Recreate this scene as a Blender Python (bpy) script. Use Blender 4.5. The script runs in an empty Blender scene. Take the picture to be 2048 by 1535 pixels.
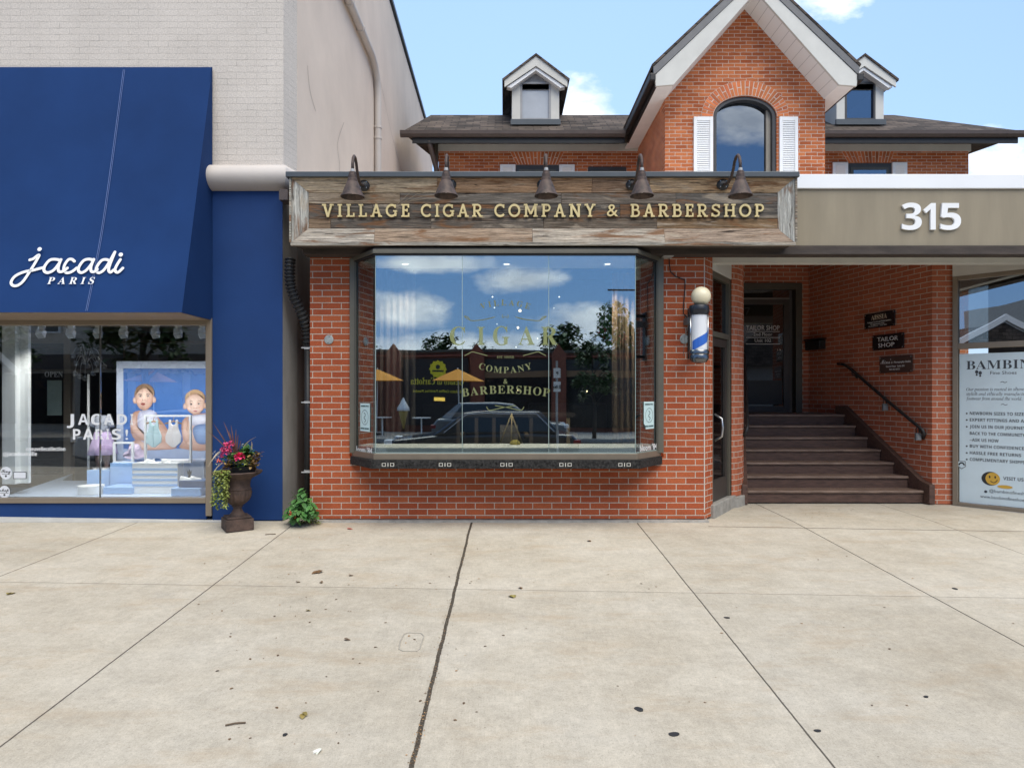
import bpy, bmesh, math, random
from mathutils import Vector as V
random.seed(11)
SC = bpy.context.scene
COL = SC.collection
rad = math.radians

# ---------------------------------------------------------------- camera, sky, sun, exposure
EYE, K, CX, CY, YF = 1.395, 1365.0, 1008.0, 785.0, 7.4
cam = bpy.data.cameras.new('camera')
cam.sensor_width = 36.0
cam.lens = K / 2048 * 36
cam.shift_x = (1024 - CX) / 2048
cam.shift_y = (CY - 767.5) / 2048
cam.clip_end = 2000
camo = bpy.data.objects.new('camera', cam)
camo.location = (0, 0, EYE)
camo.rotation_euler = (rad(90), 0, 0)
COL.objects.link(camo)
SC.camera = camo

SUN_EL, SUN_AZ = rad(58), rad(160)      # azimuth measured from +Y towards +X
w = bpy.data.worlds.new('World')
SC.world = w
w.use_nodes = True
nt = w.node_tree
nt.nodes.clear()
def N(t, kind, **kw):
    n = t.nodes.new(kind)
    for k, v in kw.items():
        if k.startswith('i_'):
            n.inputs[int(k[2:])].default_value = v
        else:
            setattr(n, k, v)
    return n
def mathn(t, op, a, b=None, c=None, clamp=False):
    n = t.nodes.new('ShaderNodeMath'); n.operation = op; n.use_clamp = clamp
    for i, x in enumerate((a, b, c)):
        if x is None: continue
        if isinstance(x, (int, float)): n.inputs[i].default_value = x
        else: t.links.new(x, n.inputs[i])
    return n.outputs[0]
def mixc(t, fac, a, b, mode='MIX'):
    n = t.nodes.new('ShaderNodeMix'); n.data_type = 'RGBA'; n.blend_type = mode
    for idx, x in ((0, fac), (6, a), (7, b)):
        if isinstance(x, (int, float)): n.inputs[idx].default_value = x
        elif isinstance(x, tuple): n.inputs[idx].default_value = x if len(x) == 4 else (*x, 1)
        else: t.links.new(x, n.inputs[idx])
    return n.outputs[2]
def ramp(t, val, stops):
    n = t.nodes.new('ShaderNodeValToRGB')
    e = n.color_ramp.elements
    e[0].position, e[0].color = stops[0][0], (*stops[0][1], 1)
    e[1].position, e[1].color = stops[-1][0], (*stops[-1][1], 1)
    for p, c in stops[1:-1]:
        x = e.new(p); x.color = (*c, 1)
    t.links.new(val, n.inputs[0])
    return n.outputs[0]
def g3(v): return (v, v, v)

sky = N(nt, 'ShaderNodeTexSky', sky_type='NISHITA', sun_disc=False, sun_elevation=SUN_EL, sun_rotation=SUN_AZ)
sky.air_density = 1.0; sky.dust_density = 0.6; sky.ozone_density = 2.0
tc = N(nt, 'ShaderNodeTexCoord')
sep = N(nt, 'ShaderNodeSeparateXYZ'); nt.links.new(tc.outputs['Generated'], sep.inputs[0])
zz = mathn(nt, 'ADD', mathn(nt, 'MAXIMUM', sep.outputs[2], 0.0), 0.22)
cmb = N(nt, 'ShaderNodeCombineXYZ')
nt.links.new(mathn(nt, 'DIVIDE', sep.outputs[0], zz), cmb.inputs[0])
nt.links.new(mathn(nt, 'DIVIDE', sep.outputs[1], zz), cmb.inputs[1])
cmb.inputs[2].default_value = 3.7
nz = N(nt, 'ShaderNodeTexNoise'); nz.inputs['Scale'].default_value = 1.5; nz.inputs['Detail'].default_value = 9; nz.inputs['Roughness'].default_value = 0.55; nz.inputs['Distortion'].default_value = 0.3
nt.links.new(cmb.outputs[0], nz.inputs['Vector'])
ay = mathn(nt, 'MAXIMUM', mathn(nt, 'ABSOLUTE', sep.outputs[1]), 0.02)
su = mathn(nt, 'DIVIDE', sep.outputs[0], ay); sv = mathn(nt, 'DIVIDE', sep.outputs[2], ay)
isf = mathn(nt, 'GREATER_THAN', sep.outputs[1], 0.0); isb = mathn(nt, 'LESS_THAN', sep.outputs[1], 0.0)
def bank(u0, v0, wu, wv, gate):                  # one bank of cloud in the sky, by its bearing and height
    a = mathn(nt, 'DIVIDE', mathn(nt, 'SUBTRACT', su, u0), wu); b_ = mathn(nt, 'DIVIDE', mathn(nt, 'SUBTRACT', sv, v0), wv)
    dd = mathn(nt, 'SQRT', mathn(nt, 'ADD', mathn(nt, 'MULTIPLY', a, a), mathn(nt, 'MULTIPLY', b_, b_)))
    return mathn(nt, 'MULTIPLY', mathn(nt, 'SUBTRACT', 1.0, dd, clamp=True), gate)
banks = None
for (u0, v0, wu, wv, g_) in ((0.115, 0.40, 0.075, 0.10, isf), (0.46, 0.61, 0.11, 0.09, isf), (0.76, 0.32, 0.20, 0.09, isf),
                             (0.025, 0.165, 0.10, 0.036, isb), (-0.15, 0.122, 0.12, 0.045, isb), (0.13, 0.103, 0.12, 0.042, isb), (-0.11, 0.19, 0.14, 0.022, isb), (-0.05, 0.06, 0.5, 0.04, isb), (-.6, .2, .3, .08, isb), (0.36, 0.40, 0.16, 0.06, isb)):
    q_ = bank(u0, v0, wu, wv, g_)
    banks = q_ if banks is None else mathn(nt, 'MAXIMUM', banks, q_)
nzf = N(nt, 'ShaderNodeTexNoise'); nzf.inputs['Scale'].default_value = 13; nzf.inputs['Detail'].default_value = 8; nzf.inputs['Roughness'].default_value = 0.58
cm2 = N(nt, 'ShaderNodeCombineXYZ'); nt.links.new(su, cm2.inputs[0]); nt.links.new(mathn(nt, 'MULTIPLY', sv, 1.7), cm2.inputs[1]); nt.links.new(mathn(nt, 'MULTIPLY', isb, 4.3), cm2.inputs[2])
nt.links.new(cm2.outputs[0], nzf.inputs['Vector'])
hi_ = mathn(nt, 'MULTIPLY', mathn(nt, 'GREATER_THAN', sep.outputs[2], 0.55), mathn(nt, 'SUBTRACT', nz.outputs[0], 0.10))   # overhead cumulus
cl = mathn(nt, 'MAXIMUM', mathn(nt, 'MULTIPLY_ADD', banks, 0.62, mathn(nt, 'MULTIPLY_ADD', nzf.outputs[0], 0.75, -0.16)), hi_)
clf = mathn(nt, 'MULTIPLY', ramp(nt, cl, [(0.38, g3(0)), (0.52, g3(0.55)), (0.66, g3(1))]), mathn(nt, 'MULTIPLY_ADD', isf, -0.3, 1.0))
ccol = ramp(nt, nzf.outputs[0], [(0.35, (6.6, 6.9, 7.5)), (0.62, (10.0, 10.1, 10.3))])
hz = mathn(nt, 'POWER', mathn(nt, 'SUBTRACT', 1.0, mathn(nt, 'ABSOLUTE', sep.outputs[2], clamp=True), clamp=True), 7.0)
north = mathn(nt, 'MULTIPLY_ADD', sep.outputs[1], 0.75, 0.05, clamp=True)
skb = mixc(nt, mathn(nt, 'MULTIPLY', isb, 0.75), sky.outputs[0], (1.15, 2.7, 5.6))      # deep blue to the south
skc = mixc(nt, north, skb, (3.5, 5.35, 8.3))                                             # bright thin haze to the north
skc = mixc(nt, mathn(nt, 'MULTIPLY', mathn(nt, 'MULTIPLY', hz, hz), mathn(nt, 'MULTIPLY_ADD', isf, 0.5, 0.12)), skc, (6.6, 7.6, 9.2))
bgc = mixc(nt, clf, skc, ccol)
bg = N(nt, 'ShaderNodeBackground'); bg.inputs[1].default_value = 0.10
nt.links.new(bgc, bg.inputs[0])
wo = N(nt, 'ShaderNodeOutputWorld'); nt.links.new(bg.outputs[0], wo.inputs[0])

sl = bpy.data.lights.new('sun', 'SUN'); sl.energy = 2.3; sl.angle = rad(58); sl.color = (1, 0.92, 0.765)
so = bpy.data.objects.new('sun', sl)
d = V((math.sin(SUN_AZ) * math.cos(SUN_EL), math.cos(SUN_AZ) * math.cos(SUN_EL), math.sin(SUN_EL)))
so.rotation_euler = d.to_track_quat('Z', 'Y').to_euler()
so.location = d * 40
COL.objects.link(so)
SC.view_settings.view_transform = 'Standard'
SC.view_settings.look = 'None'
SC.view_settings.exposure = 0.82
SC.view_settings.gamma = 1
SC.cycles.use_denoising = True
SC.cycles.max_bounces = 8
SC.cycles.transparent_max_bounces = 16
SC.cycles.glossy_bounces = 4
SC.cycles.diffuse_bounces = 4
SC.cycles.caustics_reflective = False
SC.cycles.caustics_refractive = False

# ---------------------------------------------------------------- measuring helpers
def X(px, Y): return (px - CX) / K * Y
def Z(py, Y): return EYE - (py - CY) / K * Y
def P(px, py, Y): return V((X(px, Y), Y, Z(py, Y)))
SL = 0.041
def gz(Y): return -SL * (YF - Y) if Y < YF else 0.012 * (Y - YF)
def G(px, py):                                    # point on the sidewalk
    Y = K * (EYE + SL * YF) / (py - CY + K * SL)
    return V((X(px, Y), Y, gz(Y)))
def W(px, A, B):                                  # plan point where the sight line meets wall A-B
    t = (px - CX) / K
    dx, dy = B[0] - A[0], B[1] - A[1]
    s = (t * A[1] - A[0]) / (dx - t * dy)
    return A[0] + s * dx, A[1] + s * dy
def WP(px, py, A, B, off=0.0):
    x, y = W(px, A, B)
    return V((x, y, Z(py, y)))

# ---------------------------------------------------------------- mesh builder
OFF = {}
class MB:
    def __init__(s): s.v, s.f, s.c, s.u = [], [], [], []
    def add(s, vs, fs, col=None, uvs=None):
        b = len(s.v); s.v += [V(p) for p in vs]
        for i, f in enumerate(fs):
            s.f.append([b + k for k in f]); s.c.append(col); s.u.append(uvs[i] if uvs else None)
        return s
    def quad(s, a, b, c, d, col=None, uv=None): return s.add([a, b, c, d], [(0, 1, 2, 3)], col, [uv] if uv else None)
    def box(s, x0, x1, y0, y1, z0, z1, col=None):
        x0, x1 = sorted((x0, x1)); y0, y1 = sorted((y0, y1)); z0, z1 = sorted((z0, z1))
        vs = [(x, y, z) for z in (z0, z1) for y in (y0, y1) for x in (x0, x1)]
        return s.add(vs, [(0, 2, 3, 1), (4, 5, 7, 6), (0, 1, 5, 4), (2, 6, 7, 3), (0, 4, 6, 2), (1, 3, 7, 5)], col)
    def obox(s, c, a, b, e, col=None):            # centre and three half-extent vectors
        c, a, b, e = V(c), V(a), V(b), V(e)
        vs = [c + i * a + j * b + k * e for k in (-1, 1) for j in (-1, 1) for i in (-1, 1)]
        return s.add(vs, [(0, 2, 3, 1), (4, 5, 7, 6), (0, 1, 5, 4), (2, 6, 7, 3), (0, 4, 6, 2), (1, 3, 7, 5)], col)
    def bar(s, p, q, wd, ht, up=(0, 0, 1), col=None):
        p, q = V(p), V(q); d = q - p; L = d.length; d = d / L
        u = V(up); sd = d.cross(u)
        if sd.length < 1e-4: sd = d.cross(V((0, 1, 0)))
        sd.normalize(); u = sd.cross(d).normalized()
        return s.obox((p + q) / 2, d * L / 2, sd * wd / 2, u * ht / 2, col)
    def prism(s, pts, vec, col=None):
        n = len(pts); pts = [V(p) for p in pts]; vec = V(vec)
        vs = pts + [p + vec for p in pts]
        fs = [tuple(range(n))[::-1], tuple(range(n, 2 * n))] + [(i, (i + 1) % n, n + (i + 1) % n, n + i) for i in range(n)]
        return s.add(vs, fs, col)
    def wall(s, A, B, z0, z1, th, col=None):      # vertical slab on plan line A-B; th to the left of A->B
        a, b = V((A[0], A[1], 0)), V((B[0], B[1], 0)); d = (b - a).normalized(); n = V((-d.y, d.x, 0)) * th
        return s.prism([a + V((0, 0, z0)), b + V((0, 0, z0)), b + n + V((0, 0, z0)), a + n + V((0, 0, z0))], (0, 0, z1 - z0), col)
    def tube(s, path, r, n=10, col=None, caps=True):
        path = [V(p) for p in path]; m = len(path); rs = r if isinstance(r, (list, tuple)) else [r] * m
        vs, fs = [], []
        prev = None
        for i, p in enumerate(path):
            t = (path[min(i + 1, m - 1)] - path[max(i - 1, 0)]).normalized()
            if prev is None:
                a = V((0, 0, 1)) if abs(t.z) < 0.9 else V((1, 0, 0))
                u = t.cross(a).normalized()
            else:
                u = (prev - t * prev.dot(t)).normalized()
            prev = u; w_ = t.cross(u)
            for k in range(n):
                an = 2 * math.pi * k / n
                vs.append(p + (u * math.cos(an) + w_ * math.sin(an)) * rs[i])
        for i in range(m - 1):
            for k in range(n):
                fs.append((i * n + k, i * n + (k + 1) % n, (i + 1) * n + (k + 1) % n, (i + 1) * n + k))
        if caps: fs += [tuple(range(n))[::-1], tuple(range((m - 1) * n, m * n))]
        return s.add(vs, fs, col)
    def lathe(s, prof, c, n=24, col=None, axis=None, wob=None):
        c = V(c); vs, fs = [], []
        ax = V(axis).normalized() if axis else V((0, 0, 1))
        u = ax.cross(V((0, 1, 0))) if abs(ax.y) < 0.9 else ax.cross(V((1, 0, 0)))
        u.normalize(); v_ = ax.cross(u); m = len(prof)
        for i, (r, h) in enumerate(prof):
            for k in range(n):
                an = 2 * math.pi * k / n
                rr = r * (wob(i, k) if wob else 1)
                vs.append(c + (u * math.cos(an) + v_ * math.sin(an)) * rr + ax * h)
        for i in range(m - 1):
            for k in range(n):
                fs.append((i * n + k, i * n + (k + 1) % n, (i + 1) * n + (k + 1) % n, (i + 1) * n + k))
        fs += [tuple(range(n))[::-1], tuple(range((m - 1) * n, m * n))]
        return s.add(vs, fs, col)
    def sphere(s, c, r, n=16, m=10, sc=(1, 1, 1), col=None):
        c = V(c); vs, fs = [c + V((0, 0, -r * sc[2]))], []
        for i in range(1, m):
            a = math.pi * i / m - math.pi / 2
            for k in range(n):
                b = 2 * math.pi * k / n
                vs.append(c + V((math.cos(a) * math.cos(b) * sc[0], math.cos(a) * math.sin(b) * sc[1], math.sin(a) * sc[2])) * r)
        vs.append(c + V((0, 0, r * sc[2])))
        for k in range(n): fs.append((0, 1 + (k + 1) % n, 1 + k))
        for i in range(m - 2):
            for k in range(n):
                fs.append((1 + i * n + k, 1 + i * n + (k + 1) % n, 1 + (i + 1) * n + (k + 1) % n, 1 + (i + 1) * n + k))
        e = len(vs) - 1
        for k in range(n): fs.append((e, 1 + (m - 2) * n + k, 1 + (m - 2) * n + (k + 1) % n))
        return s.add(vs, fs, col)
    def ribbon(s, pts, wd, O, R, U, depth=0.003, lift=0.0, n=8, col=None, round_=True):
        """A flat stroke of constant width along a smooth plane path (pts are 2-D)."""
        q = []
        m = len(pts)
        for i in range(m - 1):
            p0, p1, p2, p3 = pts[max(i - 1, 0)], pts[i], pts[i + 1], pts[min(i + 2, m - 1)]
            for k in range(n):
                t = k / n
                q.append(tuple(0.5 * ((2 * p1[j]) + (-p0[j] + p2[j]) * t + (2 * p0[j] - 5 * p1[j] + 4 * p2[j] - p3[j]) * t * t + (-p0[j] + 3 * p1[j] - 3 * p2[j] + p3[j]) * t ** 3) for j in (0, 1)))
        q.append(pts[-1])
        O, R, U = V(O), V(R), V(U); Nn = R.cross(U).normalized()
        vs, fs = [], []
        h = wd / 2
        for i, p in enumerate(q):
            a, b = q[max(i - 1, 0)], q[min(i + 1, len(q) - 1)]
            tx, ty = b[0] - a[0], b[1] - a[1]; L = math.hypot(tx, ty) or 1
            nx, ny = -ty / L * h, tx / L * h
            for sg in (1, -1):
                vs.append(O + R * (p[0] + sg * nx) + U * (p[1] + sg * ny) + Nn * (lift + depth))
        for i in range(len(q) - 1): fs.append((2 * i, 2 * i + 1, 2 * i + 3, 2 * i + 2))
        s.add(vs, fs, col)
        if round_:
            for p in (q[0], q[-1]): s.disc2(p, h, O, R, U, depth + lift + 0.0004, col)
        return s
    def disc2(s, p, r, O, R, U, lift=0.003, col=None, n=18, ry=None):
        O, R, U = V(O), V(R), V(U); Nn = R.cross(U).normalized(); ry = ry or r
        vs = [O + R * (p[0] + r * math.cos(2 * math.pi * k / n)) + U * (p[1] + ry * math.sin(2 * math.pi * k / n)) + Nn * lift for k in range(n)]
        return s.add(vs, [tuple(range(n))], col)
    def poly2(s, pts, O, R, U, lift=0.003, col=None):
        O, R, U = V(O), V(R), V(U); Nn = R.cross(U).normalized()
        return s.add([O + R * p[0] + U * p[1] + Nn * lift for p in pts], [tuple(range(len(pts)))], col)
    def text(s, body, O, R, U, h, style='sans', width=None, align='L', depth=0.002, lift=0.0, off=0.0, col=None, slant=0.0):
        vs, fs, w0 = glyphs(body, style, off)
        ch = CAPH[style]; k = h / ch; kx = k if width is None else width / w0
        x0 = {'L': 0, 'C': -w0 * kx / 2, 'R': -w0 * kx}[align]
        O, R, U = V(O), V(R).normalized(), V(U).normalized(); Nn = R.cross(U)
        out = []
        for (x, y, z) in vs: out.append(O + R * (x0 + x * kx + slant * y * k) + U * (y * k) + Nn * (lift + (depth if z > 0 else 0)))
        return s.add(out, fs, col)
    def arc(s, body, cpt, R, U, rad_, h, style='serif', spread=None, smile=False, depth=0.002, lift=0.0):
        """Letters along a circle of radius rad_ whose top (or bottom) is cpt."""
        cpt, R, U = V(cpt), V(R), V(U)
        ws = [glyphs(c, style, 0)[2] * h / CAPH[style] for c in body]
        tot = sum(ws); gap = (spread - tot) / max(len(body) - 1, 1)
        x = -spread / 2
        sg = -1 if smile else 1
        cen = cpt - U * rad_ * sg
        for c, w_ in zip(body, ws):
            a = (x + w_ / 2) / rad_
            r2 = R * math.cos(a) - U * math.sin(a) * sg
            u2 = U * math.cos(a) + R * math.sin(a) * sg
            o = cen + (R * math.sin(a) + U * math.cos(a) * sg) * rad_
            s.text(c, o, r2, u2, h, style, align='C', depth=depth, lift=lift)
            x += w_ + gap
        return s
    def word(s, body, x0, x1, y, z, h, style='serif', depth=0.02, off=0.0):
        ws = [glyphs(c, style, off)[2] * h / CAPH[style] for c in body]
        gap = ((x1 - x0) - sum(ws)) / max(len(body) - 1, 1)
        x = x0
        for c, w_ in zip(body, ws):
            s.text(c, (x, y, z), (1, 0, 0), (0, 0, 1), h, style, depth=depth, off=off)
            x += w_ + gap
        return s
    def build(s, name, mat, parent=None, loc=None, smooth=False, bevel=0.0, recalc=True, auto=None, swap=False):
        off = None
        if parent is not None: off = OFF[parent.name]
        else:
            if loc is None:
                xs, ys, zs = [p.x for p in s.v], [p.y for p in s.v], [p.z for p in s.v]
                loc = ((min(xs) + max(xs)) / 2, (min(ys) + max(ys)) / 2, min(zs))
            off = V(loc)
        me = bpy.data.meshes.new(name)
        me.from_pydata([p - off for p in s.v], [], s.f)
        uvl = me.uv_layers.new(name='UVMap')
        colr = None
        if any(c is not None for c in s.c):
            me.color_attributes.new('tint', 'FLOAT_COLOR', 'CORNER')
            uvl, colr = me.uv_layers['UVMap'], me.color_attributes['tint']
        for pi, p in enumerate(me.polygons):
            n = p.normal; u = s.u[pi]
            if abs(n.z) > 0.95: t, b = V((1, 0, 0)), V((0, 1, 0))
            else:
                t = V((0, 0, 1)).cross(n).normalized(); b = n.cross(t)
                if b.z < 0: b = -b
                if abs(t.x) > 0.3 and t.x < 0 or abs(t.x) <= 0.3 and t.y < 0: t = -t
            for j, li in enumerate(p.loop_indices):
                q = s.v[me.loops[li].vertex_index]
                uu = u[j] if u else (q.dot(t), q.dot(b))
                uvl.data[li].uv = (uu[1], uu[0]) if swap else uu
                if colr: colr.data[li].color = (*(s.c[pi] or (1, 1, 1)), 1)
            if smooth: p.use_smooth = True
        if recalc:
            bm = bmesh.new(); bm.from_mesh(me); bmesh.ops.recalc_face_normals(bm, faces=bm.faces); bm.to_mesh(me); bm.free()
        me.materials.append(mat)
        o = bpy.data.objects.new(name, me); COL.objects.link(o)
        if parent is not None: o.parent = parent
        else: o.location = off
        OFF[o.name] = off
        if bevel:
            md = o.modifiers.new('Bevel', 'BEVEL'); md.width = bevel; md.segments = 2; md.limit_method = 'ANGLE'; md.angle_limit = rad(40)
        if auto is not None:
            for p in me.polygons: p.use_smooth = True
            md = o.modifiers.new('Split', 'EDGE_SPLIT'); md.split_angle = rad(auto)
        return o

GL, CAPH = {}, {}
def _map(st, s):
    o = ''
    for c in s:
        if st == 'serif' and c.isascii() and c.isalnum():
            o += chr(0x1D400 + ord(c) - 65) if c.isupper() else chr(0x1D41A + ord(c) - 97) if c.islower() else chr(0x1D7CE + ord(c) - 48)
        elif st == 'bold' and c.isascii() and c.isalnum():
            o += chr(0x1D5D4 + ord(c) - 65) if c.isupper() else chr(0x1D5EE + ord(c) - 97) if c.islower() else chr(0x1D7EC + ord(c) - 48)
        elif st == 'italic' and c.isascii() and c.isalpha():
            o += chr(0x1D434 + ord(c) - 65) if c.isupper() else '\u210e' if c == 'h' else chr(0x1D44E + ord(c) - 97)
        elif st == 'bitalic' and c.isascii() and c.isalpha():
            o += chr(0x1D468 + ord(c) - 65) if c.isupper() else chr(0x1D482 + ord(c) - 97)
        elif st == 'script' and c.isascii() and c.isalpha():
            o += chr(0x1D4D0 + ord(c) - 65) if c.isupper() else chr(0x1D4EA + ord(c) - 97)
        else: o += c
    return o
def glyphs(body, style='sans', off=0.0):
    key = (body, style, off)
    if key in GL: return GL[key]
    if style not in CAPH:
        CAPH[style] = 1.0
        v0 = glyphs('H', style, 0.0)[0]
        CAPH[style] = max(p[1] for p in v0)
    cu = bpy.data.curves.new('lettering', 'FONT'); cu.body = _map(style, body); cu.size = 1.0; cu.offset = off
    cu.extrude = 0.01; cu.resolution_u = 4 if len(body) < 3 else 2
    ob = bpy.data.objects.new('lettering', cu)
    me = ob.to_mesh()
    vs = [tuple(v.co) for v in me.vertices]; fs = [tuple(p.vertices) for p in me.polygons]
    ob.to_mesh_clear(); bpy.data.objects.remove(ob); bpy.data.curves.remove(cu)
    x0 = min((p[0] for p in vs), default=0); x1 = max((p[0] for p in vs), default=0.3)
    vs = [(x - x0, y, z) for x, y, z in vs]
    GL[key] = (vs, fs, x1 - x0)
    return GL[key]

def tag(o, label=None, cat=None, group=None, kind=None):
    if label: o['label'] = label
    if cat: o['category'] = cat
    if group: o['group'] = group
    if kind: o['kind'] = kind
    return o
def thing(name, loc, label, cat, group=None):
    o = bpy.data.objects.new(name, None); COL.objects.link(o); o.location = loc; o.empty_display_size = 0.1
    OFF[o.name] = V(loc)
    return tag(o, label, cat, group)
def copy_tree(o, loc=None, rz=None, label=None, parent=None):
    c = o.copy(); COL.objects.link(c)
    if parent is not None: c.parent = parent
    if loc is not None: c.location = loc
    if rz is not None: c.rotation_euler.z = rz
    if label: c['label'] = label
    for ch in list(o.children): copy_tree(ch, parent=c)
    return c

# ---------------------------------------------------------------- materials
MATS = {}
def newmat(name):
    m = bpy.data.materials.new(name); m.use_nodes = True; t = m.node_tree
    b = t.nodes['Principled BSDF']
    return m, t, b
def pm(name, col, rough=0.6, metal=0.0, var=0.12, scale=6.0, bump=0.08, bscale=60.0, col2=None, stretch=(1, 1, 1), spec=None, coat=0.0, attr=False, emit=None):
    if name in MATS: return MATS[name]
    m, t, b = newmat(name)
    tcn = t.nodes.new('ShaderNodeTexCoord'); mp = t.nodes.new('ShaderNodeMapping'); mp.inputs['Scale'].default_value = stretch
    t.links.new(tcn.outputs['Object'], mp.inputs[0])
    n1 = N(t, 'ShaderNodeTexNoise'); n1.inputs['Scale'].default_value = scale; n1.inputs['Detail'].default_value = 6; n1.inputs['Roughness'].default_value = 0.6
    t.links.new(mp.outputs[0], n1.inputs['Vector'])
    lo = tuple(c * (1 - var) for c in col); hi = tuple(min(c * (1 + var), 1) for c in (col2 or col))
    c = ramp(t, n1.outputs[0], [(0.3, lo), (0.7, hi)])
    if attr:
        at = t.nodes.new('ShaderNodeAttribute'); at.attribute_name = 'tint'
        c = mixc(t, 1.0, c, at.outputs['Color'], 'MULTIPLY')
    t.links.new(c, b.inputs['Base Color'])
    b.inputs['Roughness'].default_value = rough; b.inputs['Metallic'].default_value = metal
    if spec is not None: b.inputs['Specular IOR Level'].default_value = spec
    if coat: b.inputs['Coat Weight'].default_value = coat
    if bump:
        n2 = N(t, 'ShaderNodeTexNoise'); n2.inputs['Scale'].default_value = bscale; n2.inputs['Detail'].default_value = 4
        t.links.new(mp.outputs[0], n2.inputs['Vector'])
        bp = t.nodes.new('ShaderNodeBump'); bp.inputs['Strength'].default_value = min(bump * 2, 1); bp.inputs['Distance'].default_value = 0.01
        t.links.new(n2.outputs[0], bp.inputs['Height']); t.links.new(bp.outputs[0], b.inputs['Normal'])
    if emit:
        b.inputs['Emission Color'].default_value = (*emit[:3], 1); b.inputs['Emission Strength'].default_value = emit[3]
    MATS[name] = m
    return m
def flat(name, col, rough=0.5, **kw): return pm(name, col, rough, var=kw.pop('var', 0.04), bump=kw.pop('bump', 0), **kw)
def brick(name, c1, c2, mort, bw=0.2075, bh=0.0677, ms=0.0052, wob=0.0, dirt=0.25, depth=0.006, paint=False, efflo=0.0):
    m, t, b = newmat(name)
    uv = t.nodes.new('ShaderNodeTexCoord').outputs['UV']
    ns = N(t, 'ShaderNodeTexNoise'); ns.inputs['Scale'].default_value = 9; ns.inputs['Detail'].default_value = 3
    t.links.new(uv, ns.inputs['Vector'])
    vm = t.nodes.new('ShaderNodeVectorMath'); vm.operation = 'MULTIPLY_ADD'
    t.links.new(ns.outputs['Color'], vm.inputs[0]); vm.inputs[1].default_value = (wob, wob, 0); t.links.new(uv, vm.inputs[2])
    bt = t.nodes.new('ShaderNodeTexBrick'); bt.offset = 0.5; bt.squash = 1
    t.links.new(vm.outputs[0], bt.inputs['Vector'])
    for k, v in (('Scale', 1.0), ('Mortar Size', ms), ('Mortar Smooth', 0.15), ('Bias', 0.0), ('Brick Width', bw), ('Row Height', bh)): bt.inputs[k].default_value = v
    bt.inputs['Color1'].default_value = (*c1, 1); bt.inputs['Color2'].default_value = (*c2, 1); bt.inputs['Mortar'].default_value = (*mort, 1)
    n2 = N(t, 'ShaderNodeTexNoise'); n2.inputs['Scale'].default_value = 1.7; n2.inputs['Detail'].default_value = 8; n2.inputs['Roughness'].default_value = 0.65
    t.links.new(uv, n2.inputs['Vector'])
    dr = ramp(t, n2.outputs[0], [(0.3, g3(1 - dirt)), (0.6, g3(1.0)), (0.8, g3(1 + dirt * 0.5))])
    c = mixc(t, 1.0, bt.outputs[0], dr, 'MULTIPLY')
    n3 = N(t, 'ShaderNodeTexNoise'); n3.inputs['Scale'].default_value = 70; n3.inputs['Detail'].default_value = 5
    t.links.new(uv, n3.inputs['Vector'])
    c = mixc(t, 1.0, c, ramp(t, n3.outputs[0], [(0.3, g3(0.82)), (0.7, g3(1.14))]), 'MULTIPLY')
    if paint:
        n5 = N(t, 'ShaderNodeTexNoise'); n5.inputs['Scale'].default_value = 5.5; n5.inputs['Detail'].default_value = 4
        t.links.new(uv, n5.inputs['Vector'])
        c = mixc(t, mathn(t, 'MULTIPLY', bt.outputs['Fac'], ramp(t, n5.outputs[0], [(0.52, g3(0.0)), (0.66, g3(0.65))])), c, (0.26, 0.24, 0.22))
        n6 = N(t, 'ShaderNodeTexNoise'); n6.inputs['Scale'].default_value = 26; n6.inputs['Detail'].default_value = 5
        t.links.new(uv, n6.inputs['Vector'])
        c = mixc(t, ramp(t, n6.outputs[0], [(0.745, g3(0.0)), (0.765, g3(0.45))]), c, (0.22, 0.19, 0.17))
    if efflo:
        n4 = N(t, 'ShaderNodeTexNoise'); n4.inputs['Scale'].default_value = 3.1; n4.inputs['Detail'].default_value = 10; n4.inputs['Roughness'].default_value = 0.7
        t.links.new(uv, n4.inputs['Vector'])
        c = mixc(t, mathn(t, 'MULTIPLY', ramp(t, n4.outputs[0], [(0.62, g3(0)), (0.78, g3(1))]), efflo), c, (0.55, 0.47, 0.40))
    t.links.new(c, b.inputs['Base Color']); b.inputs['Roughness'].default_value = 0.85; b.inputs['Specular IOR Level'].default_value = 0.25
    hgt = mathn(t, 'ADD', mathn(t, 'MULTIPLY', bt.outputs['Fac'], -1.0), mathn(t, 'MULTIPLY', n3.outputs[0], 0.35))
    bp = t.nodes.new('ShaderNodeBump'); bp.inputs['Strength'].default_value = 0.7; bp.inputs['Distance'].default_value = depth
    t.links.new(hgt, bp.inputs['Height']); t.links.new(bp.outputs[0], b.inputs['Normal'])
    return m
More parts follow.
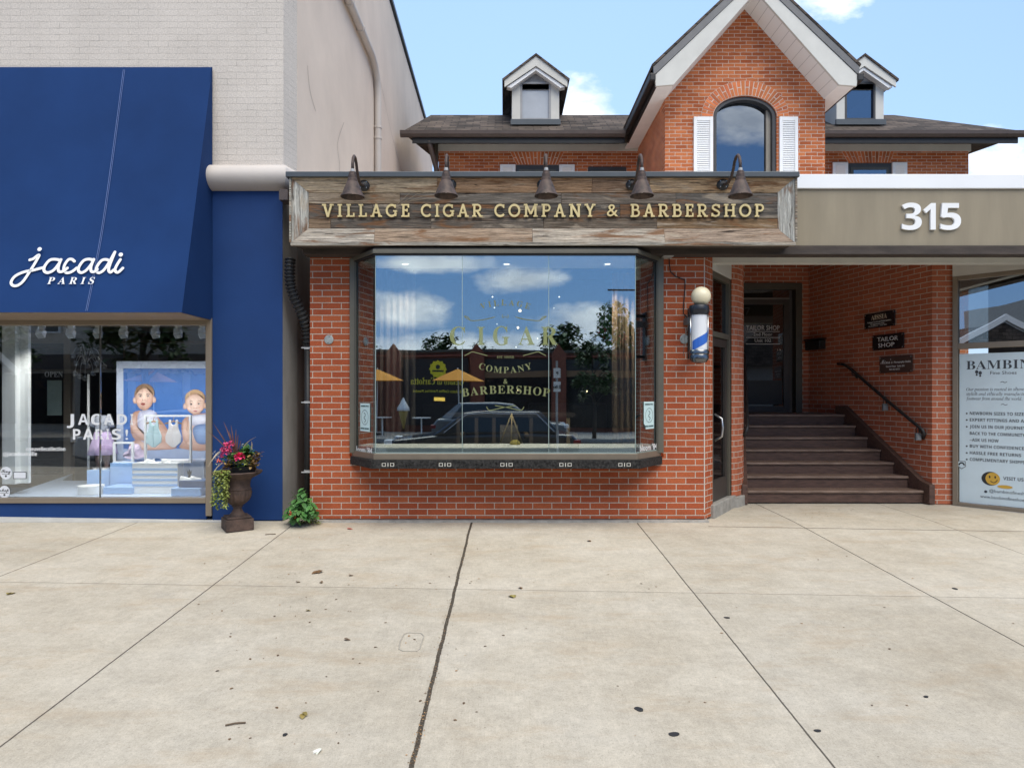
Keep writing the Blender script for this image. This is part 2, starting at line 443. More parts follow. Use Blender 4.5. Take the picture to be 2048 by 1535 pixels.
def glass(name, fac, tint=(1, 1, 1), trans=(0.85, 0.88, 0.87), rough=0.0):
    m = bpy.data.materials.new(name); m.use_nodes = True; t = m.node_tree; t.nodes.clear()
    gl = t.nodes.new('ShaderNodeBsdfGlossy'); gl.inputs['Color'].default_value = (*tint, 1); gl.inputs['Roughness'].default_value = rough
    tr = t.nodes.new('ShaderNodeBsdfTransparent'); tr.inputs[0].default_value = (*trans, 1)
    lw = t.nodes.new('ShaderNodeLayerWeight'); lw.inputs[0].default_value = 0.35
    fc = mathn(t, 'MULTIPLY_ADD', lw.outputs['Fresnel'], 0.5, fac, clamp=True)
    mx = t.nodes.new('ShaderNodeMixShader'); t.links.new(fc, mx.inputs[0]); t.links.new(tr.outputs[0], mx.inputs[1]); t.links.new(gl.outputs[0], mx.inputs[2])
    nn = N(t, 'ShaderNodeTexNoise'); nn.inputs['Scale'].default_value = 1.3; nn.inputs['Detail'].default_value = 1
    tcn = t.nodes.new('ShaderNodeTexCoord'); t.links.new(tcn.outputs['Object'], nn.inputs['Vector'])
    bp = t.nodes.new('ShaderNodeBump'); bp.inputs['Strength'].default_value = 0.05; bp.inputs['Distance'].default_value = 0.02
    t.links.new(nn.outputs[0], bp.inputs['Height']); t.links.new(bp.outputs[0], gl.inputs['Normal'])
    o = t.nodes.new('ShaderNodeOutputMaterial'); t.links.new(mx.outputs[0], o.inputs[0])
    return m
def lamp(name, col, st):
    m = bpy.data.materials.new(name); m.use_nodes = True; t = m.node_tree; t.nodes.clear()
    e = t.nodes.new('ShaderNodeEmission'); e.inputs[0].default_value = (*col, 1); e.inputs[1].default_value = st
    o = t.nodes.new('ShaderNodeOutputMaterial'); t.links.new(e.outputs[0], o.inputs[0])
    return m
def woodmat(name):
    m, t, b = newmat(name)
    uv = t.nodes.new('ShaderNodeTexCoord').outputs['UV']
    at = t.nodes.new('ShaderNodeAttribute'); at.attribute_name = 'tint'
    def nz_(sx, sy, det, rg=0.6, dist=0.0):
        mp = t.nodes.new('ShaderNodeMapping'); mp.inputs['Scale'].default_value = (sx, sy, 1)
        # shift each board so that no two share their grain
        av = t.nodes.new('ShaderNodeVectorMath'); av.operation = 'MULTIPLY_ADD'
        t.links.new(at.outputs['Color'], av.inputs[0]); av.inputs[1].default_value = (37, 53, 19); t.links.new(uv, av.inputs[2])
        t.links.new(av.outputs[0], mp.inputs[0])
        n = N(t, 'ShaderNodeTexNoise'); n.inputs['Scale'].default_value = 1; n.inputs['Detail'].default_value = det; n.inputs['Roughness'].default_value = rg; n.inputs['Distortion'].default_value = dist
        t.links.new(mp.outputs[0], n.inputs['Vector'])
        return n.outputs[0]
    grain = nz_(3.5, 70, 8, 0.65, 0.6)
    big = nz_(1.6, 9, 6, 0.6, 0.8)
    fine = nz_(25, 220, 4)
    c = mixc(t, 1.0, at.outputs['Color'], ramp(t, grain, [(0.30, g3(0.22)), (0.46, g3(0.80)), (0.56, g3(1.05)), (0.72, g3(1.75))]), 'MULTIPLY')
    c = mixc(t, ramp(t, big, [(0.54, g3(0)), (0.64, g3(0.85))]), c, mixc(t, grain, (0.07, 0.035, 0.02), (0.34, 0.165, 0.075)))
    c = mixc(t, ramp(t, big, [(0.32, g3(0.85)), (0.43, g3(0))]), c, mixc(t, grain, (0.19, 0.15, 0.115), (0.62, 0.52, 0.40)))
    c = mixc(t, 1.0, c, ramp(t, fine, [(0.3, g3(0.75)), (0.7, g3(1.2))]), 'MULTIPLY')
    crack = ramp(t, nz_(2.2, 36, 3, 0.5, 1.0), [(0.31, g3(1)), (0.36, g3(0))])
    c = mixc(t, crack, c, (0.035, 0.025, 0.02))
    t.links.new(c, b.inputs['Base Color']); b.inputs['Roughness'].default_value = 0.9; b.inputs['Specular IOR Level'].default_value = 0.15
    bp = t.nodes.new('ShaderNodeBump'); bp.inputs['Strength'].default_value = 0.9; bp.inputs['Distance'].default_value = 0.014
    t.links.new(grain, bp.inputs['Height']); t.links.new(bp.outputs[0], b.inputs['Normal'])
    return m

M_brick = brick('brick_shop', (0.350, 0.075, 0.030), (0.440, 0.114, 0.044), (0.54, 0.46, 0.385), ms=0.0048, dirt=0.24, efflo=0.35)
M_brickin = brick('brick_entry', (0.39, 0.110, 0.055), (0.47, 0.146, 0.075), (0.56, 0.48, 0.405), ms=0.0048, dirt=0.2, efflo=0.25)
M_brickold = brick('brick_house', (0.43, 0.108, 0.038), (0.66, 0.210, 0.078), (0.68, 0.57, 0.47), bw=0.222, bh=0.0695, ms=0.0052, wob=0.016, dirt=0.24)
M_brickwhite = brick('brick_white', (0.605, 0.548, 0.492), (0.620, 0.563, 0.507), (0.572, 0.520, 0.468), bw=0.215, bh=0.069, ms=0.0022, wob=0.022, dirt=0.10, depth=0.005, paint=True)
M_stucco = pm('stucco', (0.66, 0.555, 0.465), 0.9, var=0.09, scale=0.9, bump=0.12, bscale=120)
M_cornice = pm('cornice_paint', (0.52, 0.47, 0.43), 0.6, var=0.06, scale=2, bump=0.04, bscale=60)
M_navy = pm('navy_paint', (0.010, 0.041, 0.150), 0.6, var=0.10, scale=1.4, bump=0.05, bscale=60, spec=0.25)
M_fabric = pm('awning_fabric', (0.010, 0.037, 0.128), 0.85, var=0.16, scale=0.8, bump=0.14, bscale=240, spec=0.15)
M_bronze = pm('bronze_metal', (0.25, 0.205, 0.155), 0.45, 0.25, var=0.06, bump=0.02)
M_darkbronze = pm('dark_bronze_metal', (0.085, 0.078, 0.062), 0.45, 0.3, var=0.1, bump=0.02)
M_frame = pm('window_frame_metal', (0.135, 0.125, 0.098), 0.45, 0.3, var=0.08, bump=0.02)
M_darkwood = pm('dark_soffit_wood', (0.050, 0.038, 0.032), 0.8, var=0.4, scale=3, bump=0.2, bscale=30, stretch=(1, 1, 6))
M_black = pm('black_metal', (0.018, 0.018, 0.019), 0.5, 0.2, var=0.2, bump=0.03)
M_blackdoor = pm('dark_door_paint', (0.042, 0.035, 0.031), 0.45, var=0.15, bump=0.04)
M_cap = pm('slate_grey_metal', (0.072, 0.082, 0.092), 0.45, 0.3, var=0.08, bump=0.03, bscale=20)
M_taupe = pm('taupe_panel', (0.262, 0.222, 0.158), 0.75, var=0.12, scale=1.6, bump=0.08, bscale=160, stretch=(3, 3, .5))
M_whiteflash = pm('white_metal', (0.80, 0.81, 0.83), 0.5, var=0.03, scale=2, bump=0.02)
M_white = pm('white_paint', (0.85, 0.85, 0.85), 0.5, var=0.04, bump=0.02)
M_offwhite = pm('off_white_paint', (0.58, 0.57, 0.53), 0.65, var=0.07, scale=2.5, bump=0.05)
M_letterwhite = flat('white_letter', (0.82, 0.82, 0.82), 0.45)
M_gold = pm('gold_letter', (0.62, 0.50, 0.245), 0.42, 0.1, var=0.12, scale=9, bump=0.02)
M_rust = pm('rusty_bronze', (0.046, 0.038, 0.037), 0.6, 0.3, var=0.4, scale=14, col2=(0.085, 0.056, 0.046), bump=0.12, bscale=90)
M_wood = woodmat('weathered_barn_wood')
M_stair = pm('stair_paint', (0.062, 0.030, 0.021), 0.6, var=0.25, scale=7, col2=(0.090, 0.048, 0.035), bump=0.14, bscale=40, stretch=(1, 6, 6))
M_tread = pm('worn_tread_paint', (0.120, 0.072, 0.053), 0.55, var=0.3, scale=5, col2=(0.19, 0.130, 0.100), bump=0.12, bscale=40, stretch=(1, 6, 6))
M_conc = pm('rough_concrete', (0.30, 0.285, 0.26), 0.95, var=0.25, scale=9, bump=0.4, bscale=50)
M_granite = pm('black_granite', (0.006, 0.006, 0.007), 0.7, var=0.9, scale=45, col2=(0.028, 0.027, 0.026), bump=0.3, bscale=80, spec=0.15)
M_iron = pm('cast_iron_rust', (0.040, 0.027, 0.023), 0.8, 0.1, var=0.35, scale=10, col2=(0.085, 0.053, 0.041), bump=0.25, bscale=50)
M_olive = flat('olive_gold_film', (0.46, 0.47, 0.17), 0.5)
M_cyan = flat('pale_cyan_paper', (0.55, 0.72, 0.72), 0.6)
M_ink = flat('black_ink', (0.02, 0.022, 0.025), 0.6)
M_bay = glass('bay_glass', 0.24, (0.80, 0.92, 1.0), (0.84, 0.88, 0.88))
M_shopglass = glass('display_glass', 0.115, (0.95, 0.98, 1.0), (0.90, 0.92, 0.92))
M_doorglass = glass('door_glass', 0.10, (0.95, 0.97, 1.0), (0.45, 0.45, 0.45))
M_upglass = glass('upper_glass', 0.20, (0.78, 0.88, 1.0), (0.30, 0.34, 0.40))
M_shingle = None
def shingle():
    m = brick('roof_shingles', (0.050, 0.040, 0.034), (0.150, 0.118, 0.098), (0.03, 0.025, 0.022), bw=0.34, bh=0.17, ms=0.010, wob=0.06, dirt=0.45, depth=0.03)
    return m
M_shingle = shingle()
def slats():
    m, t, b = newmat('soffit_boards')
    uv = N(t, 'ShaderNodeSeparateXYZ'); t.links.new(t.nodes.new('ShaderNodeTexCoord').outputs['UV'], uv.inputs[0])
    fr = mathn(t, 'FRACT', mathn(t, 'MULTIPLY', uv.outputs[1], 5.2))
    c = mixc(t, mathn(t, 'LESS_THAN', fr, 0.04), (0.84, 0.84, 0.82), (0.42, 0.42, 0.41))
    t.links.new(c, b.inputs['Base Color']); b.inputs['Roughness'].default_value = 0.5
    return m
M_slats = slats()
def louvres():
    m, t, b = newmat('shutter_louvres')
    uv = N(t, 'ShaderNodeSeparateXYZ'); t.links.new(t.nodes.new('ShaderNodeTexCoord').outputs['UV'], uv.inputs[0])
    b.inputs['Base Color'].default_value = (0.8, 0.8, 0.81, 1); b.inputs['Roughness'].default_value = 0.5
    fr = mathn(t, 'FRACT', mathn(t, 'MULTIPLY', uv.outputs[1], 22.0))
    bp = t.nodes.new('ShaderNodeBump'); bp.inputs['Strength'].default_value = 1; bp.inputs['Distance'].default_value = 0.03
    t.links.new(fr, bp.inputs['Height']); t.links.new(bp.outputs[0], b.inputs['Normal'])
    return m
M_louvre = louvres()

# the sidewalk: broom-finished concrete with tooled joints and one wide packed joint
def sidewalk_mat():
    m, t, b = newmat('sidewalk_concrete')
    ob = t.nodes.new('ShaderNodeTexCoord').outputs['UV']
    sp = N(t, 'ShaderNodeSeparateXYZ'); t.links.new(ob, sp.inputs[0]); x, y = sp.outputs[0], sp.outputs[1]
    def noise(s, det=6, rg=0.6, st=(1, 1, 1)):
        mp = t.nodes.new('ShaderNodeMapping'); mp.inputs['Scale'].default_value = st; t.links.new(ob, mp.inputs[0])
        n = N(t, 'ShaderNodeTexNoise'); n.inputs['Scale'].default_value = s; n.inputs['Detail'].default_value = det; n.inputs['Roughness'].default_value = rg
        t.links.new(mp.outputs[0], n.inputs['Vector']); return n.outputs[0]
    big = noise(0.9, 7, 0.62); mid = noise(5, 6, 0.65); fine = noise(160, 3); broom = noise(1, 4, 0.6, (160, 7, 1)); spk = noise(420, 2)
    c = ramp(t, big, [(0.28, (0.402, 0.352, 0.276)), (0.5, (0.464, 0.416, 0.338)), (0.75, (0.514, 0.470, 0.396))])
    c = mixc(t, 1.0, c, ramp(t, mid, [(0.3, g3(0.88)), (0.7, g3(1.07))]), 'MULTIPLY')
    c = mixc(t, 1.0, c, ramp(t, fine, [(0.3, g3(0.86)), (0.7, g3(1.10))]), 'MULTIPLY')
    c = mixc(t, 1.0, c, ramp(t, broom, [(0.3, g3(0.95)), (0.7, g3(1.04))]), 'MULTIPLY')
    c = mixc(t, 1.0, c, ramp(t, spk, [(0.26, g3(0.62)), (0.36, g3(1.0))]), 'MULTIPLY')
    c = mixc(t, 1.0, c, ramp(t, noise(75, 3, 0.7), [(0.30, g3(0.74)), (0.42, g3(0.98)), (0.60, g3(1.02)), (0.74, g3(1.18))]), 'MULTIPLY')
    c = mixc(t, 1.0, c, ramp(t, noise(22, 5, 0.7), [(0.32, g3(0.88)), (0.68, g3(1.07))]), 'MULTIPLY')
    pit = ramp(t, noise(38, 2, 0.5), [(0.20, g3(1)), (0.235, g3(0))])
    c = mixc(t, mathn(t, 'MULTIPLY', pit, 0.6), c, (0.12, 0.095, 0.07))
    st1 = noise(1.0, 8, 0.7, (1.2, 3.4, 1))
    c = mixc(t, ramp(t, st1, [(0.52, g3(0)), (0.72, g3(0.50))]), c, (0.355, 0.262, 0.165))
    st2 = noise(1.7, 8, 0.72)
    c = mixc(t, ramp(t, st2, [(0.60, g3(0)), (0.74, g3(0.4))]), c, (0.30, 0.28, 0.255))
    st3 = noise(7.0, 8, 0.75)
    c = mixc(t, ramp(t, st3, [(0.68, g3(0)), (0.74, g3(0.5))]), c, (0.66, 0.63, 0.58))
    tone = 1.0
    for cc, thr, am in ((x, -0.36, 0.045), (x, 1.41, -0.06), (x, 3.14, 0.05), (x, -2.24, -0.05), (x, -4.1, 0.06)):
        tone = mathn(t, 'MULTIPLY_ADD', mathn(t, 'GREATER_THAN', cc, thr), am, tone)
    tone = mathn(t, 'MULTIPLY_ADD', mathn(t, 'GREATER_THAN', mathn(t, 'MULTIPLY_ADD', x, 0.048, y), 5.155), 0.05, tone)
    tcol = N(t, 'ShaderNodeCombineXYZ')
    for k_ in range(3): t.links.new(tone, tcol.inputs[k_])
    c = mixc(t, 1.0, c, tcol.outputs[0], 'MULTIPLY')
    wob = mathn(t, 'MULTIPLY_ADD', noise(2.4, 5), 0.030, -0.015)
    wob2 = mathn(t, 'MULTIPLY_ADD', noise(24, 4, 0.7), 0.016, -0.008)
    gro = None
    def line(coord, c0, slope, other, hw, nn):
        dd = mathn(t, 'SUBTRACT', coord, mathn(t, 'MULTIPLY_ADD', other, slope, c0))
        dd = mathn(t, 'ABSOLUTE', mathn(t, 'ADD', dd, nn))
        return mathn(t, 'SUBTRACT', 1.0, mathn(t, 'DIVIDE', dd, hw), clamp=True)
    wn = mathn(t, 'ADD', wob, wob2)
    thin = mathn(t, 'MULTIPLY', wn, 0.28)
    L = [line(x, -4.346, 0.054, y, 0.0065, thin), line(x, -2.243, 0.0, y, 0.0065, thin),
         line(x, 1.372, 0.008, y, 0.0065, thin), line(x, 3.14, 0.0, y, 0.0075, thin), line(x, 4.66, 0.0, y, 0.005, thin), line(x, -5.9, 0.0, y, 0.0065, thin)]
    tr = [line(y, 5.155, -0.048, x, 0.005, thin), line(y, 1.6, -0.01, x, 0.006, thin)]
    ex = mathn(t, 'MULTIPLY', line(y, 7.325, -0.069, x, 0.012, thin), mathn(t, 'GREATER_THAN', x, 2.15))
    mk = L[0]
    for q in L[1:] + [ex]: mk = mathn(t, 'MAXIMUM', mk, q)
    soft = mathn(t, 'MULTIPLY', mathn(t, 'MAXIMUM', tr[0], tr[1]), 0.55)
    mk = mathn(t, 'MAXIMUM', mk, soft)
    mk = mathn(t, 'MULTIPLY', mk, 1.6, clamp=True)
    wide = line(x, -0.417, 0.0088, y, 0.0125, mathn(t, 'MULTIPLY', wn, 0.75))
    wide = mathn(t, 'MULTIPLY', wide, 4.0, clamp=True)
    c = mixc(t, mathn(t, 'MULTIPLY', mk, 0.88), c, (0.045, 0.037, 0.030))
    deb = ramp(t, noise(130, 4, 0.8), [(0.38, (0.03, 0.025, 0.02)), (0.55, (0.085, 0.07, 0.052)), (0.70, (0.30, 0.26, 0.20))])
    c = mixc(t, wide, c, deb)
    t.links.new(c, b.inputs['Base Color']); b.inputs['Roughness'].default_value = 0.92; b.inputs['Specular IOR Level'].default_value = 0.2
    h = mathn(t, 'ADD', mathn(t, 'MULTIPLY', fine, 0.25), mathn(t, 'MULTIPLY', broom, 0.25))
    h = mathn(t, 'SUBTRACT', h, mathn(t, 'MULTIPLY', mathn(t, 'MAXIMUM', mk, wide), 2.0))
    bp = t.nodes.new('ShaderNodeBump'); bp.inputs['Strength'].default_value = 0.55; bp.inputs['Distance'].default_value = 0.006
    t.links.new(h, bp.inputs['Height']); t.links.new(bp.outputs[0], b.inputs['Normal'])
    return m
M_side = sidewalk_mat()
M_asphalt = pm('asphalt', (0.055, 0.054, 0.052), 0.9, var=0.2, scale=3, bump=0.3, bscale=150)

# ================================================================ GROUND
b = MB()
xs = [-60 + 4 * i for i in range(31)]
ys = [-1.3, 0.5, 2, 4, 6, YF, 9.2]
for i in range(len(xs) - 1):
    for j in range(len(ys) - 1):
        b.quad((xs[i], ys[j], gz(ys[j])), (xs[i + 1], ys[j], gz(ys[j])), (xs[i + 1], ys[j + 1], gz(ys[j + 1])), (xs[i], ys[j + 1], gz(ys[j + 1])))
tag(b.build('sidewalk', M_side, recalc=False, loc=(0, 0, 0)), kind='structure')
zr = gz(-1.3) - 0.14
b = MB(); b.box(-60, 60, -1.45, -1.3, zr - 0.2, gz(-1.3) - 0.004)
tag(b.build('kerb', M_conc), kind='structure')
b = MB(); b.quad((-60, -1.45, zr), (60, -1.45, zr), (60, -12.2, zr), (-60, -12.2, zr))
tag(b.build('road', M_asphalt), kind='structure')
b = MB(); b.box(-60, 60, -17.2, -12.2, zr - 0.2, zr + 0.13)
tag(b.build('far_sidewalk', pm('far_concrete', (0.40, 0.37, 0.33), 0.9, var=0.1)), kind='structure')
b = MB(); b.quad((-800, -800, -0.75), (800, -800, -0.75), (800, 800, -0.75), (-800, 800, -0.75))
tag(b.build('ground', pm('dry_ground', (0.14, 0.13, 0.10), 0.95, var=0.2, scale=0.1)), kind='structure')

# ================================================================ LEFT BUILDING (painted brick, blue shop front)
LX, LC = -2.35, -2.407                 # side wall, front corner
LB = thing('painted_brick_building', (-5, 8, 0), 'white painted brick building with blue shopfront base and taupe side wall', 'building')
b = MB()
FR = 7.45
b.prism([(-13, FR, 3.60), (LC, FR, 3.60), (LX, 7.75, 3.60), (-13, 7.75, 3.60)], (0, 0, 5.85))
b.build('front_wall', M_brickwhite, LB)
b = MB(); b.box(-13, LX + 0.002, 7.752, 22.4, 3.60, 9.42); b.box(LX - 0.3, LX, 7.76, 22.4, 0.0, 3.598)
b.build('side_wall', M_stucco, LB)
b = MB(); b.box(LX - 0.35, LX + 0.05, 7.4, 22.5, 9.47, 9.55); b.box(-13, LX - 0.36, 7.38, 7.6, 9.47, 9.55)
b.build('roof_coping', M_cap, LB)
XW0, XP0, XP1 = -7.6, X(425, 7.42), X(565, 7.42)
b = MB()
b.prism([(XP0, 7.42, 0.012), (XP1, 7.42, 0.012), (LX - 0.002, 7.75, 0.012), (LX - 0.002, 8.0, 0.012), (XP0, 8.0, 0.012)], (0, 0, 3.585))
pil = b.build('corner_pier', M_navy, LB)
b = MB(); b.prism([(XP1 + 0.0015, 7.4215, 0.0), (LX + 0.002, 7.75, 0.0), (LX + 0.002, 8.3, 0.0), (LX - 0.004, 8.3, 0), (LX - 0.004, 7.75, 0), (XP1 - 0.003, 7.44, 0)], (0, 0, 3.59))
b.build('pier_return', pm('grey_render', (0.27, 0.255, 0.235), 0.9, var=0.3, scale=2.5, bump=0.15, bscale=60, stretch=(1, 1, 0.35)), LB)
# cornice roll
b = MB()
prof = []
for i in range(13):
    a = -math.pi / 2 + math.pi * i / 12
    prof.append((0.19 * math.cos(a), 3.725 + 0.142 * math.sin(a)))
path = [(-13, 7.45, (0, -1)), (LC, 7.45, (0.45, -1)), (LX + 0.0, 7.80, (1, -0.2)), (LX, 9.0, (1, 0))]
vs, fs = [], []
for (x, y, n_) in path:
    for (r, z) in prof: vs.append((x + n_[0] * r, y + n_[1] * r, z))
m_ = len(prof)
for i in range(len(path) - 1):
    for k in range(m_ - 1): fs.append((i * m_ + k, i * m_ + k + 1, (i + 1) * m_ + k + 1, (i + 1) * m_ + k))
b.add(vs, fs)
b.build('cornice', M_cornice, LB, auto=50)
# shop window: header, posts, sills, blue base
ZT, ZB = Z(650, 7.42), Z(995, 7.42)
b = MB()
b.box(-13, XP0 - 0.068, 7.405, 7.50, ZT, ZT + 0.075); b.box(XP0 - 0.066, XP0 - 0.001, 7.395, 7.50, 0.06, ZT + 0.075)
b.box(-13, XP0 - 0.068, 7.40, 7.50, ZB - 0.056, ZB)
b.build('window_frame', M_bronze, LB, bevel=0.004)
b = MB(); b.box(-13, XP0 - 0.068, 7.425, 7.6, 0.02, ZB - 0.058)
b.build('base_panel', M_navy, LB)
b = MB(); b.box(-13, -7.61, 7.43, 7.6, ZB + 0.001, ZT - 0.001); b.box(-13, XP0, 7.43, 7.5, ZT + 0.076, 3.598)
b.build('blue_wall_panel', M_navy, LB)
b = MB(); b.prism([(-13, 7.35, 0.0), (-13, 7.35, 0.055), (-6, 7.35, 0.055), (-2.95, 7.35, 0.010), (-2.95, 7.35, 0.0)], (0, 0.15, 0))
b.build('concrete_footing', pm('pale_concrete', (0.55, 0.54, 0.51), 0.9, var=0.08), LB)
XM = X(200, 7.45)
for x0, x1 in ((-7.6, XM - 0.006), (XM + 0.006, XP0 - 0.07)):
    b = MB(); b.box(x0, x1, 7.452, 7.462, ZB + 0.001, ZT - 0.001); b.build('display_pane', M_shopglass, LB)
b = MB(); b.box(XM - 0.0055, XM + 0.0055, 7.448, 7.466, ZB, ZT); b.build('pane_joint', M_darkbronze, LB)
# room behind the window
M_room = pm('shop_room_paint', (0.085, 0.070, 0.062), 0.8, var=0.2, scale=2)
b = MB()
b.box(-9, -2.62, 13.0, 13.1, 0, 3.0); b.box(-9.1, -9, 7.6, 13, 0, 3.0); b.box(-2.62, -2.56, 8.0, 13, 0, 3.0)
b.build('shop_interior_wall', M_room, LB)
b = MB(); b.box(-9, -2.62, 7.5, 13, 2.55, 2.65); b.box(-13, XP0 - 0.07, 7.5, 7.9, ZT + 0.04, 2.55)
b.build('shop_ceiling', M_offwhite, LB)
b = MB(); b.box(-9, -2.62, 9.9, 13, 0.02, 0.06)
b.build('shop_floor', pm('shop_floor', (0.14, 0.10, 0.085), 0.5, var=0.2), LB)
b = MB(); b.prism([(-9, 7.47, 0.10), (XP0 - 0.07, 7.47, 0.10), (XP0 - 0.07, 9.0, 0.10), (X(170, 9.5), 9.0, 0.10), (X(152, 9.9), 9.85, 0.10), (X(40, 7.9), 7.7, 0.10), (-9, 7.7, 0.10)], (0, 0, ZB - 0.115))
b.build('display_platform', pm('pale_blue_laminate', (0.50, 0.60, 0.76), 0.5, var=0.03), LB)
# pipe along the side wall
b = MB()
pp = [V((LX + 0.07, y_, z_)) for y_, z_ in ((8.3, 7.12), (9.6, 7.14), (10.9, 7.19), (11.75, 7.22), (12.05, 7.16), (12.25, 7.02), (12.33, 6.82), (12.34, 6.5), (12.34, 2.6))]
b.tube(pp, 0.062, 14)
dp = b.build('drainpipe', M_cornice, LB, smooth=True)
for i, t_ in ((1, 0.35), (1, 0.95), (7, 0.08), (7, 0.13)):
    b = MB()
    q = pp[i].lerp(pp[i + 1], t_); dd = (pp[i + 1] - pp[i]).normalized() * 0.02
    b.tube([q - dd, q + dd], 0.074, 14)
    b.build('pipe_clamp', M_cornice, dp, smooth=False)
# cracks on the side wall, real hairline ribbons of dark filler
for pts in ([(9.45, 3.6), (9.55, 4.1), (9.75, 4.6), (9.62, 4.9), (10.0, 5.35)], [(8.15, 5.3), (8.25, 5.05), (8.5, 4.9)], [(13.0, 7.3), (14.4, 6.75), (16.5, 6.3)]):
    b = MB(); b.ribbon(pts, 0.012, (LX + .002, 0, 0), (0, 1, 0), (0, 0, 1), 0.002, n=5, round_=False)
    b.build('wall_crack', pm('crack_filler', (0.36, 0.30, 0.26), 0.9), LB, recalc=False)

# ---------------------------------------------------------------- awning
AY = 6.72
AT, AB, AL, AR = Z(134, 7.42), 2.185, -8.2, X(424, 7.42)
AW = thing('awning', (-5.5, 7.42, 2.2), 'navy fabric shop awning sloping out over the display window, white script on it', 'awning')
b = MB()
nx, nz_ = 26, 14
f1, f2 = (AT, 7.425), (AB, AY)
vs, fs = [], []
for j in range(nz_ + 1):
    t = j / nz_
    for i in range(nx + 1):
        x = AL + (AR - AL) * i / nx
        y = 7.425 + (AY - 7.425) * t; z = AT + (AB - AT) * t
        sag = 0.020 * math.sin(math.pi * t) * (0.6 + 0.4 * math.sin(x * 2.1)) * math.sin(math.pi * min(1, (AR - x) / 0.9) / 2)
        vs.append((x, y + sag, z))
for j in range(nz_):
    for i in range(nx): fs.append((j * (nx + 1) + i, j * (nx + 1) + i + 1, (j + 1) * (nx + 1) + i + 1, (j + 1) * (nx + 1) + i))
b.add(vs, fs)
b.build('front_cloth', M_fabric, AW, smooth=True, recalc=False)
b = MB(); b.prism([(AR + 0.002, 7.425, AT), (AR + 0.002, AY, AB), (AR + 0.002, 7.425, AB)], (-0.012, 0, 0)); b.build('side_cloth', M_fabric, AW)
b = MB(); b.prism([(AL, AY + 0.02, AB), (AR - 0.02, AY + 0.02, AB), (AR - 0.02, 7.39, AB - 0.005), (AL, 7.39, AB - 0.005)], (0, 0, 0.02))
b.build('underside', pm('brown_awning_lining', (0.27, 0.20, 0.14), 0.7, var=0.08), AW)
A_R = V((1, 0, 0)); A_U = V((0, 7.425 - AY, AT - AB)).normalized(); A_N = A_R.cross(A_U)
def aw(px, py):                                # point on the sloping cloth, in its own plane coordinates
    # solve for depth along the sight line
    dz = -(py - CY) / K
    s = (AT - AB) / (7.425 - AY)
    Y = (AB - s * AY - EYE) / (dz - s)
    return ((px - CX) / K * Y, (V((0, Y, EYE + dz * Y)) - V((0, AY, AB))).dot(A_U))
ZO = (0, AY, AB)
b = MB()
S = 2.4758
def zz_(l): return [aw(x / S, y / S) for x, y in l]
strokes = [
    [(150, 1288), (168, 1282), (186, 1268), (196, 1266), (178, 1300), (150, 1345), (118, 1392), (90, 1414), (66, 1414), (58, 1396), (78, 1368), (120, 1348), (170, 1338), (215, 1326)],
    [(303, 1292), (280, 1286), (250, 1290), (226, 1318), (222, 1342), (240, 1352), (268, 1340), (292, 1312), (306, 1288)],
    [(306, 1288), (294, 1322), (296, 1346), (316, 1346), (338, 1330)],
    [(371, 1295), (358, 1285), (340, 1288), (322, 1314), (319, 1340), (334, 1352), (358, 1346), (382, 1328)],
    [(464, 1291), (444, 1285), (418, 1292), (396, 1320), (392, 1342), (406, 1352), (430, 1340), (454, 1312), (468, 1287)],
    [(468, 1287), (455, 1322), (456, 1345), (470, 1348), (486, 1336)],
    [(546, 1293), (526, 1286), (504, 1292), (483, 1320), (479, 1342), (492, 1352), (514, 1340), (538, 1308), (566, 1258)],
    [(572, 1250), (548, 1310), (541, 1338), (550, 1350), (566, 1338)],
    [(600, 1288), (580, 1320), (574, 1342), (588, 1351), (612, 1330)],
]
for i, st in enumerate(strokes): b.ribbon(zz_(st), 0.029, ZO, A_R, A_U, 0.004, lift=0.0035 * (i % 3) - 0.018 + 0.022, n=7)
for x, y in ((203, 1238), (604, 1265)): b.disc2(aw(x / S, y / S), 0.022, ZO, A_R, A_U, 0.022)
b.build('script_lettering', M_letterwhite, AW, recalc=False)
x0, y0 = aw(96, 569); x1, _ = aw(188, 569)
gw = [glyphs(c, 'serif')[2] for c in 'PARIS']; hh = 0.072; kk = hh / CAPH['serif']
gap = ((x1 - x0) - sum(gw) * kk) / 4
x = x0
for c, g_ in zip('PARIS', gw):
    b = MB(); b.text(c, V(ZO) + A_R * x + A_U * y0, A_R, A_U, hh, 'serif', lift=0.014, slant=0.16); x += g_ * kk + gap
    b.build('small_letter', M_letterwhite, AW, recalc=False)
b = MB(); b.ribbon([aw(247, 140), aw(222, 330), aw(200, 480), aw(172, 622)], 0.006, ZO, A_R, A_U, 0.001, lift=0.004, round_=False)
b.ribbon([aw(250, 140), aw(225, 330), aw(203, 480), aw(175, 622)], 0.005, ZO, A_R, A_U, 0.001, lift=0.004, round_=False)
b.build('seam', pm('seam_thread', (0.10, 0.15, 0.33), 0.8), AW, recalc=False)

